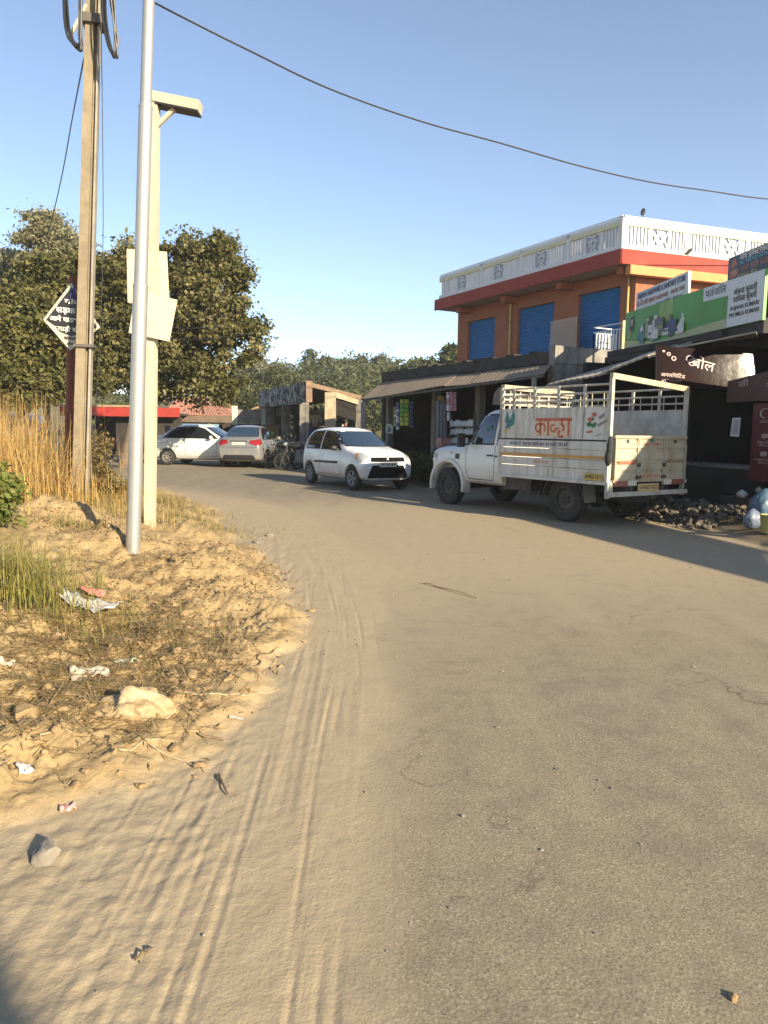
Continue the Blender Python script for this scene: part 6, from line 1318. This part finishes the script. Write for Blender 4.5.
# ---------------------------------------------------------------- houses behind the parked cars
def at2(px, y): return V2(D(px, 430, y).x, y)
WOODB = pm('brown_board', (.17, .12, .085), .85, .3, 5); REDF = pm('red_parapet', (.36, .03, .022), .7, .2, 4, dirt=((.25, .06, .04), .4)); PINK = pm('pink_tin_roof', (.46, .22, .15), .7, .15, 2.5, dirt=((.3, .17, .12), .5), dscale=1.5)
T = thing('red_trim_shop', 'dark low shop with red painted parapet behind the tree', 'shop', (*at2(130, 36.5), 0)); o3 = T.location.copy()
a, b = at2(72, 36.5), at2(181, 36.2); mb = MB(); wallseg(mb, a, b, 0, 2.1, .2, (0, 1), [(.4, 2.2, 0, 1.9), (2.8, 4.2, 0, 1.9), (4.6, 4.9, .9, 1.6)]); mb.build('wall', ROOM, T, o3); mb = MB(); wallseg(mb, (a.x, 39.5), (b.x, 39.5), 0, 2.1, .2, (0, 1)); mb.build('back_wall', ROOM, T, o3)
MB().prism([(a.x-.3, 36.0), (b.x+.1, 35.7), (b.x+.1, 39.8), (a.x-.3, 39.8)], 2.1, 2.2).build('roof_slab', DKSLAB, T, o3)
MB().prism([(a.x-.3, 35.9), (b.x+.1, 35.6), (b.x+.1, 35.68), (a.x-.3, 35.98)], 2.02, 2.46).build('parapet', REDF, T, o3)
MB().prism([(a.x-.3, 35.86), (b.x-1.7, 35.66), (b.x-1.7, 35.74), (a.x-.3, 35.94)], 2.465, 2.56).build('coping', pm('tan_coping', (.38, .27, .15), .85, .3, 6), T, o3)
T = thing('pink_roof_house', 'low shop house with pink corrugated roof and painted signboard', 'house', (*at2(206, 38), 0)); o3 = T.location.copy()
a, b = at2(180, 38), at2(236, 38); mb = MB(); wallseg(mb, a, b, 0, 2.0, .2, (0, 1), [(.25, .8, .0, 1.5), (1.1, 2.5, .0, 1.5)]); wallseg(mb, (a.x, 42), (b.x, 42), 0, 2.0, .2, (0, 1)); wallseg(mb, (b.x, 38), (b.x, 42), 0, 2.0, .2, (-1, 0)); mb.build('wall', ROOM, T, o3)
mb = MB(); n = 26; zr = 3.1; r0_, r1_ = at2(176, 40), at2(219, 40); ea = 37.2
for k in range(n):
    t0, t1 = k/n, (k+1)/n; tm = (t0+t1)/2; bm_ = lambda t, dz=0: Vector((a.x-.6+(b.x-a.x+.65)*t, ea, 2.13+dz)); tp_ = lambda t, dz=0: Vector((r0_.x+(r1_.x-r0_.x)*t, 40, zr+dz))
    mb.add([bm_(t0), bm_(tm, .035), tp_(tm, .035), tp_(t0)], [(0, 1, 2, 3)]); mb.add([bm_(tm, .035), bm_(t1), tp_(t1), tp_(tm, .035)], [(0, 1, 2, 3)])
mb.add([bm_(1), Vector((b.x+.05, 42.8, 2.13)), tp_(1)], [(0, 1, 2)]); mb.add([bm_(0)+Vector((0, 5.6, 0)), Vector((b.x+.05, 42.8, 2.13)), tp_(1), tp_(0)], [(0, 1, 2, 3)])
o = mb.build('roof', PINK, T, o3); o.modifiers.new('t', 'SOLIDIFY').thickness = .02
MB().beam(tp_(.72, .05)-Vector(o3), tp_(1.0, .05)-Vector(o3), .35, .08).build('ridge_cap', pm('pale_ridge', (.5, .45, .38), .7, .2, 5), T, (0, 0, 0))
MB().prism([(a.x-.6, 37.1), (b.x+.05, 37.1), (b.x+.05, 37.16), (a.x-.6, 37.16)], 1.80, 2.12).build('fascia', WOODB, T, o3)
q0, q1 = at2(166, 37.05), at2(219, 37.05); sb = MB().prism([(q0.x, 37.0), (q1.x, 37.0), (q1.x, 37.05), (q0.x, 37.05)], 1.34, 1.72).build('painted_sign', pm('painted_blue_sign', (.22, .34, .42), .7, .4, 2, col2=(.10, .22, .36)), T, o3)
text_mb('शरमा जनरल सटोर', .34, frame(Vector(((q0.x+q1.x)/2, 36.985, 1.53))-o3, (1, 0, 0), (0, -1, 0)), .02, .002, width=2.2).build('lettering', pm('sign_cream', (.6, .55, .35), .7, .2, 8), sb, (0, 0, 0))
MB().prism([(q0.x+.02, 37.08), (q0.x+.3, 37.08), (q0.x+.3, 37.14), (q0.x+.02, 37.14)], .7, 1.33).build('orange_panel', pm('orange_panel', (.45, .22, .04), .7, .4, 7), T, o3)
T = thing('roadside_kiosk', 'small kiosk with grey name board between two white end panels', 'kiosk', (*at2(252, 33.5), 0)); o3 = T.location.copy()
a, b = at2(234, 33.5), at2(267.5, 33.5); mb = MB(); wallseg(mb, (a.x, 35.5), (b.x, 35.5), 0, 1.65, .1, (0, 1)); wallseg(mb, a, (a.x, 35.5), 0, 1.65, .1, (1, 0)); wallseg(mb, b, (b.x, 35.5), 0, 1.65, .1, (-1, 0)); mb.build('wall', ROOM, T, o3)
MB().prism([(a.x-.1, 33.3), (b.x+.1, 33.3), (b.x+.1, 35.7), (a.x-.1, 35.7)], 1.65, 1.73).build('roof', DKSLAB, T, o3)
nb = MB().prism([(a.x+.22, 33.25), (b.x-.22, 33.25), (b.x-.22, 33.3), (a.x+.22, 33.3)], 1.76, 2.36).build('name_board', pm('grey_name_board', (.24, .23, .21), .7, .4, 5, col2=(.14, .13, .12)), T, o3)
text_mb('वरमा चाय', .26, frame(Vector(((a.x+b.x)/2, 33.24, 2.12))-o3, (1, 0, 0), (0, -1, 0)), .015, .002, width=.85).build('lettering', pm('faded_rose', (.34, .24, .24), .7, .3, 9), nb, (0, 0, 0))
for x0 in (a.x, b.x-.2): MB().prism([(x0-.02, 33.2), (x0+.22, 33.2), (x0+.22, 33.29), (x0-.02, 33.29)], 1.68, 2.52).build('end_panel', pm('white_green_panel', (.5, .52, .45), .7, .3, 8, col2=(.36, .42, .36)), T, o3)
c = at2(271, 32.5); OCH = pm('ochre_wall', (.30, .215, .08), .85, .25, 4, dirt=((.12, .09, .05), .5))
T = thing('ochre_gatepost', 'narrow ochre yellow wall stub beside the small kiosk', 'wall', (c.x, c.y, 0)); MB().prism([(c.x-.22, 32.3), (c.x+.24, 32.3), (c.x+.24, 33.1), (c.x-.22, 33.1)], 0, 1.62).build('wall', OCH, T, T.location); MB().prism([(c.x-.3, 32.22), (c.x+.32, 32.22), (c.x+.32, 33.2), (c.x-.3, 33.2)], 1.62, 1.70).build('coping', RSTC, T, T.location)
c = D(258, 409, 36); T = thing('garden_umbrella', 'faded orange umbrella behind the small kiosk', 'umbrella', (c.x, c.y, gz(c.x, c.y))); zz = c.z-T.location.z
MB().lathe([(.02, zz+.12), (.3, zz+.03), (.45, zz-.13), (.43, zz-.15), (.28, zz), (.0, zz+.08)], 10).build('canopy', pm('faded_orange', (.55, .32, .14), .8, .2, 5), T); MB().tube([(0, 0, 0), (0, 0, zz+.1)], .02, 6).build('pole', IRON, T)

# ================================================================== TREES
BARK = pm('tree_bark', (.17, .125, .085), .9, .35, 6, bump=.6, bscale=18)
def leaf_quads(C, size, rng, droop=.3, asp=.55):
    N = len(C); n = rng.normal(0, 1, (N, 3)); n[:, 2] = np.abs(n[:, 2])+.3; n /= np.linalg.norm(n, axis=1)[:, None]
    a = rng.normal(0, 1, (N, 3)); a -= (a*n).sum(1)[:, None]*n; a /= np.linalg.norm(a, axis=1)[:, None]; a[:, 2] -= droop*rng.random(N); b = np.cross(n, a)
    s = (size*rng.uniform(.6, 1.35, N))[:, None]
    V = np.stack([C-a*s*.5, C-b*s*asp*.5+n*s*.08, C+a*s*.5, C+b*s*asp*.5+n*s*.08], 1); return V.reshape(-1, 3)
def clumps(ells, ncl, rng, inner=.55):
    vol = np.array([e[1][0]*e[1][1]*e[1][2] for e in ells]); w = vol**.67; w /= w.sum(); out = []
    while len(out) < ncl:
        c, r = ells[rng.choice(len(ells), p=w)]; v = rng.normal(0, 1, 3); v /= np.linalg.norm(v); k = inner+(1.05-inner)*rng.random()**.6 if rng.random() > .16 else rng.uniform(1.05, 1.45); out.append(np.array(c)+v*np.array(r)*k)
    return np.array(out)
def tree(name, label, base, ells, ncl, per, size, crad, mat, seed, trunk_r=.16, limbs=22, trunk_top=None, cat='tree', group=None, droop=.3, inner=.5):
    rng = np.random.default_rng(seed); b = Vector(base); T = thing(name, label, cat, b, 0, group)
    cl = clumps(ells, ncl, rng, inner); k = rng.integers(0, ncl, ncl*per); rr = crad*rng.uniform(.4, 1.25, ncl)
    off = rng.normal(0, .5, (ncl*per, 3))*rr[k][:, None]*np.array([1, 1, .62]); C = cl[k]+off
    V = leaf_quads(C, size, rng, droop)-np.array(b); tint = np.clip(rng.random(ncl)[k]*.6+rng.random(len(k))*.5, 0, 1)
    build_np('crown', V, np.arange(len(C)*4).reshape(-1, 4), mat, T, {'tint': np.repeat(tint, 4)})
    tt = Vector(trunk_top) if trunk_top else Vector(np.mean(cl, 0)); mb = MB(); mid = b.lerp(tt, .5)+Vector((rng.uniform(-.15, .15), 0, 0))
    mb.tube([b-Vector((0, 0, .2)), b.lerp(mid, .4), mid, tt], [trunk_r*1.25, trunk_r, trunk_r*.85, trunk_r*.45], 10)
    mb.build('trunk', BARK, T, b, True); lb = MB()
    for q in cl[rng.choice(ncl, min(limbs, ncl), replace=False)]:
        q = Vector(q); s = b.lerp(tt, rng.uniform(.42, .98)); m_ = s.lerp(q, .5)+Vector((0, 0, rng.uniform(0, .25)*(q-s).length)); lb.tube([s, m_, q], [trunk_r*.38, trunk_r*.22, .012], 5)
    lb.build('limbs', BARK, T, b, True); return T
LFA = leafmat('leaf_dusty_olive', (.062, .067, .02), (.118, .112, .038), (.21, .185, .085), .25)
LFB = leafmat('leaf_olive_dark', (.056, .062, .02), (.108, .105, .034), (.185, .165, .065), .25)
LFC = leafmat('leaf_feathery_green', (.17, .18, .10), (.24, .23, .13), (.31, .28, .17), .35)
LFD = leafmat('leaf_far_green', (.045, .062, .026), (.075, .088, .036), (.115, .112, .05), .2)
LFE = leafmat('leaf_bush_brown', (.12, .085, .03), (.18, .13, .05), (.09, .085, .03), .25)
y = 25.5; t0 = at(D(122, 450, y).x, y)
def pxell(px, py, rx, rz, yy_, ry=None): c = D(px, py, yy_); k = yy_/F; return ((c.x, c.y, c.z), (rx*k, (ry or (rx+rz)/2)*k, rz*k))
tree('broadleaf_tree', 'large dusty olive broadleaf tree beside the lamp post', t0,
     [pxell(165, 325, 56, 60, 25.5), pxell(214, 300, 30, 44, 25.2), pxell(125, 312, 40, 50, 26), pxell(238, 348, 24, 24, 24.9), pxell(208, 380, 30, 16, 24.6), pxell(120, 362, 34, 26, 25), pxell(192, 258, 24, 20, 25.4), pxell(152, 262, 14, 14, 25.8), pxell(160, 388, 22, 12, 25), pxell(222, 252, 13, 11, 25), pxell(234, 300, 13, 18, 25), pxell(248, 330, 12, 10, 25), pxell(108, 268, 18, 16, 25.5), pxell(132, 258, 14, 14, 25.6), pxell(110, 310, 24, 30, 25.6), pxell(232, 272, 12, 9, 25.1), pxell(225, 395, 12, 9, 24.6)], 800, 120, .16, .42, LFA, 3, .17, 26, (D(160, 330, y).x, y, D(160, 330, y).z))
t0 = at(D(14, 450, 23).x, 23)
tree('broadleaf_tree', 'dense dark olive tree behind the diamond sign at the left edge', t0,
     [pxell(28, 348, 52, 44, 23.5), pxell(72, 330, 30, 50, 24.5), pxell(-25, 340, 45, 42, 23), pxell(10, 385, 44, 22, 22.6), pxell(70, 385, 34, 14, 23), pxell(58, 285, 24, 16, 25), pxell(10, 300, 22, 14, 24), pxell(36, 272, 14, 14, 25), pxell(80, 268, 12, 12, 25)], 640, 120, .16, .42, LFB, 5, .2, 22, (D(20, 350, 23.5).x, 23.5, D(20, 350, 23).z))
t0 = at(D(45, 450, 34).x, 34)
tree('feathery_tree', 'tall pale feathery tree rising above the left trees', t0,
     [pxell(62, 250, 16, 26, 34), pxell(36, 240, 15, 18, 34), pxell(50, 226, 12, 9, 34), pxell(75, 262, 18, 22, 34), pxell(48, 285, 20, 20, 34), pxell(28, 262, 8, 10, 34)], 150, 120, .17, .5, LFC, 8, .16, 18, (D(52, 262, 34).x, 34, D(52, 262, 34).z), inner=.3)
t0 = at(D(4, 450, 36).x, 36)
tree('feathery_tree', 'thin pale tree with sparse top at the left edge', t0, [pxell(4, 262, 16, 9, 36), pxell(14, 285, 14, 12, 36), pxell(-12, 275, 18, 14, 36)], 40, 90, .24, .6, LFC, 9, .13, 12, (D(2, 280, 36).x, 36, D(2, 280, 36).z), inner=.3)
# shrubs on the bank
def shrub(px, py, rx, rz, y, label, mat, seed, n=40, per=70, size=.07, crad=.16, name='shrub'):
    c = D(px, py, y); b = at(c.x, y); return tree(name, label, b, [pxell(px, py, rx, rz, y)], n, per, size, crad, mat, seed, .015, 14, (c.x, y, c.z), 'shrub', None, .3, .1)
shrub(113, 502, 16, 24, 10.8, 'brownish green shrub behind the silver pole base', LFE, 21, 46, 80, .075)
shrub(97, 480, 12, 20, 11.3, 'dark dry shrub right of the utility pole', LFE, 22, 34, 70, .07)
shrub(128, 520, 12, 14, 10.2, 'low green shrub between the silver pole and the lamp post', LFE, 23, 26, 70, .06, .13)
shrub(3, 492, 12, 26, 6.6, 'bright green broad leaved weed at the left edge', leafmat('leaf_weed_green', (.09, .13, .03), (.15, .18, .045), (.24, .22, .06), .35), 24, 26, 50, .07, .14)
shrub(45, 497, 22, 16, 9.4, 'dry brown scrub at the foot of the tall golden grass', leafmat('leaf_dead', (.20, .125, .05), (.28, .18, .075), (.14, .09, .035), .2), 25, 40, 60, .06, .18)
shrub(98, 446, 10, 16, 20, 'bare brown bush in front of the red motorcycles', LFE, 26, 30, 40, .09, .3)
shrub(426, 468, 17, 13, 19.3, 'dark green weeds between the white hatchback and the pickup', leafmat('leaf_weed_dark', (.05, .07, .02), (.08, .09, .03), (.11, .10, .04), .2), 27, 60, 70, .075, .25)
shrub(414, 464, 9, 8, 20.4, 'weeds growing below the wooden bench', leafmat('leaf_weed_dark2', (.05, .07, .02), (.08, .09, .03), (.11, .10, .04), .2), 28, 50, 60, .08, .25)
for k, (px, py, rx, rz, y, lab) in enumerate(((270, 425, 10, 12, 36, 'yellow green bush behind the ochre wall stub'), (312, 425, 12, 14, 36.5, 'light olive bush seen under the shed roof'), (340, 420, 16, 12, 37, 'olive bush seen right of the sunlit shed pillar'), (240, 400, 26, 16, 46, 'round green bush above the kiosk'), (270, 385, 26, 14, 52, 'dark green bush above the mottled fascia'))): shrub(px, py, rx, rz, y, lab, LFC if k < 3 else LFD, 30+k, 40, 70, .2, .6)
# far wooded hill
hx = np.linspace(-90, 110, 70); hy = np.linspace(46, 240, 50); HX, HY = np.meshgrid(hx, hy)
def hillz(x, y): return ss((y-46)/62)*(6.3+1.0*np.sin(x*.09+1)+1.2*fbm(x*.05, y*.05, 3, 4))*np.interp(x, [-90, -45, -30, 2, 8, 22, 110], [.8, 1.0, 1.0, .95, .55, .5, .4]) + .1
HZ = hillz(HX, HY); i = np.arange(HX.size).reshape(HX.shape); Fq = np.stack([i[:-1, :-1], i[:-1, 1:], i[1:, 1:], i[1:, :-1]], -1).reshape(-1, 4)
o = build_np('hill', np.stack([HX.ravel(), HY.ravel(), HZ.ravel()], 1), Fq, pm('hill_scrub', (.10, .095, .04), .95, .35, .4, col2=(.16, .13, .06), bump=.4, bscale=3), None, None, True); o['kind'] = 'structure'
rng = np.random.default_rng(77); Vs = []; Ts = []; tr = MB(); ne = 0
for k in range(175):
    y = rng.uniform(52, 118) if k < 120 else rng.uniform(98, 125); x = (rng.uniform(-.24, .125))*y + rng.normal(0, 1.0)
    if k % 9 == 0: x = rng.uniform(-.62, -.2)*y
    z = float(hillz(np.array([x]), np.array([y]))[0]); h = rng.uniform(2.2, 4.6)*(.8 if y < 70 else 1.0); r = h*rng.uniform(.36, .55)
    if x > .03*y and y < 95: h *= .5; r *= .6
    n = 520; cl = clumps([((x, y, z+h*.62), (r, r, h*.42))], 26, rng, .35); kk = rng.integers(0, 26, n); C = cl[kk]+rng.normal(0, .42, (n, 3))
    Vs.append(leaf_quads(C, .42, rng)); Ts.append(np.repeat(np.clip(rng.random()*.55+rng.random(26)[kk]*.3+rng.random(n)*.25, 0, 1), 4)); tr.tube([(x, y, z-.3), (x, y, z+h*.6)], [.16, .07], 5)
V = np.concatenate(Vs); o = build_np('wooded_hillside', V, np.arange(len(V)).reshape(-1, 4), LFD, None, {'tint': np.concatenate(Ts)}); tag(o, 'green wood covering the far hillside', 'wood', None, 'stuff')
# separate trees on the skyline
for k, (px, py, rx, rz, y, lab) in enumerate(((318, 362, 17, 9, 100, 'broad tree standing highest on the wooded skyline'), (258, 364, 18, 10, 95, 'round tree on the skyline near the big leafy tree'), (352, 366, 13, 9, 102, 'tree on the skyline right of the highest one'), (379, 364, 5, 9, 104, 'slim pointed tree on the wooded skyline'), (392, 372, 12, 8, 98, 'rounded dark tree at the right end of the hill'),
                                          (424, 366, 17, 6, 75, 'flat topped tree seen over the dark shop roof'), (408, 371, 8, 5, 74, 'small tree left of the flat topped tree'), (451, 358, 4, 9, 60, 'thin tree beside the orange building wall'))):
    c = D(px, py, y); bz = min(float(hillz(np.array([c.x]), np.array([y]))[0]), c.z-2); tree('skyline_tree', lab, (c.x, y, bz), [pxell(px, py, rx, rz, y), pxell(px-rx*.3, py+rz*.9, rx*.8, rz*.7, y)], 34, 45, .48, .8, LFD if k not in (1,) else LFC, 50+k, .14, 10, (c.x, y, c.z))

n = 2600; pq = np.concatenate([scatter(1500, (-1.7, 4.8), (.9, 1.2)), scatter(700, (-1.4, 7.2), (.8, 1.2)), scatter(400, (-3.0, 7.2), (.8, .6))]); pq = pq[fields(pq[:, 0], pq[:, 1])[1] > -.05]; pq[:, 2] += .022
lq = leaf_quads(pq, .035, np.random.default_rng(5), 0, .5); o = build_np('fallen_leaves', lq, np.arange(len(lq)).reshape(-1, 4), leafmat('leaf_fallen', (.20, .125, .055), (.30, .20, .10), (.12, .08, .04), .1), None, {'tint': np.repeat(np.random.default_rng(6).random(len(pq)), 4)}); tag(o, 'dry fallen leaves strewn over the dirt bank', 'leaves', None, 'stuff')
# ================================================================== OUT OF FRAME, RIGHT AND BEHIND (added to throw the shade on the road)
T = thing('added_shade_canopy', 'added slatted canopy on posts, unseen at the right, shading the road', 'canopy', (9.9, 3.5, 0)); rp = [(6.2, 11.5), (9.75, .6), (10.6, 2.8), (8.7, 11.2)]  # unseen, added to cast partial shade on the road and tailgate
mb = MB(); ra, rb, rc, rd = (V2(*q) for q in rp); ns = 96
for k in range(ns): a_, b_ = k/ns, (k+.44)/ns; mb.prism([tuple(ra.lerp(rb, a_)), tuple(rd.lerp(rc, a_)), tuple(rd.lerp(rc, b_)), tuple(ra.lerp(rb, b_))], 3.16, 3.19)
for s_ in (.02, .5, .98): p0_, p1_ = ra.lerp(rd, s_), rb.lerp(rc, s_); mb.beam((p0_.x, p0_.y, 3.12), (p1_.x, p1_.y, 3.12), .06, .07)
mb.build('slat_roof', TIN, T, T.location)
for x, y in ((6.35, 11.2), (9.8, 1.0), (10.4, 2.9), (8.5, 11.0)): MB().tube([(x, y, -.2), (x, y, 3.16)], .05, 8).build('post', IRON, T, T.location)
u_ = V2(.66, -.75).normalized(); v_ = V2(-.75, -.66).normalized(); c0 = V2(5.875, -6.01)
T = thing('added_shade_house', 'added plain plastered house behind the viewer casting the corner shadow', 'house', (c0.x, c0.y, 0)); q = [c0, c0+u_*5, c0+u_*5+v_*4, c0+v_*4]  # unseen house, added so its shadow edge crosses the lower left corner
MB().prism([tuple(a) for a in q], -.2, 4.1).build('wall', CEM, T, T.location); g_ = lambda s: [tuple(c0+u_*2.5+v_*2+(a-(c0+u_*2.5+v_*2))*s) for a in q]
MB().prism(g_(1.03), 4.1, 4.28).build('roof_slab', DKSLAB, T, T.location)
MB().prism([tuple(c0+v_*1.4-u_*.03), tuple(c0+v_*2.4-u_*.03), tuple(c0+v_*2.4+u_*.02), tuple(c0+v_*1.4+u_*.02)], 0, 2.05).build('door', BLUS, T, T.location)

# ================================================================== LIGHT, SKY, CAMERA
az = math.atan2(.66, -.75); el = R(20)                         # sun: behind the viewer, to the right
sdir = Vector((math.sin(az)*math.cos(el), math.cos(az)*math.cos(el), math.sin(el)))
L = bpy.data.lights.new('sun', 'SUN'); L.energy = 5.0; L.angle = R(.55); L.color = (1.0, .848, .605)
lo = bpy.data.objects.new('sun', L); COL.objects.link(lo); lo.rotation_euler = (-sdir).to_track_quat('-Z', 'Y').to_euler(); lo.location = sdir*60
w = bpy.data.worlds.new('World'); SC.world = w; w.use_nodes = True; nt = w.node_tree; bg = nt.nodes['Background']
sk = _node(nt, 'ShaderNodeTexSky'); sk.sky_type = 'NISHITA'; sk.sun_disc = False; sk.sun_elevation = el; sk.sun_rotation = az; sk.altitude = 600; sk.air_density = .75; sk.dust_density = .12; sk.ozone_density = .6
nt.links.new(sk.outputs[0], bg.inputs[0]); bg.inputs[1].default_value = .095
cd = bpy.data.cameras.new('camera'); cd.sensor_fit = 'VERTICAL'; cd.sensor_height = 24; cd.sensor_width = 18; cd.lens = F/1024*24; cd.clip_end = 2000; cd.clip_start = .05
co = bpy.data.objects.new('camera', cd); COL.objects.link(co)
co.matrix_world = Matrix(((CR.x, CU.x, -_f.x, EYE.x), (CR.y, CU.y, -_f.y, EYE.y), (CR.z, CU.z, -_f.z, EYE.z), (0, 0, 0, 1))); SC.camera = co
SC.view_settings.view_transform = 'Standard'; SC.view_settings.look = 'None'; SC.view_settings.exposure = 1.4; SC.view_settings.gamma = 1; SC.view_settings.use_curve_mapping = False
SC.cycles.use_denoising = True; SC.cycles.max_bounces = 6; SC.cycles.transparent_max_bounces = 8; SC.cycles.sample_clamp_indirect = 6

# ------------------------------------------------------------------ the thin dusty air
hz = MB().box((0, 95, 24), (420, 330, 56)); m = bpy.data.materials.new('haze_air'); m.use_nodes = True; nt = m.node_tree
nt.nodes.remove(nt.nodes['Principled BSDF']); pv = _node(nt, 'ShaderNodeVolumePrincipled'); pv.inputs['Color'].default_value = (.9, .92, .95, 1); pv.inputs['Density'].default_value = .0009; pv.inputs['Anisotropy'].default_value = .2
nt.links.new(pv.outputs[0], nt.nodes['Material Output'].inputs['Volume'])
o = hz.build('haze', m); tag(o, None, None, None, 'stuff')
SC.cycles.volume_bounces = 0
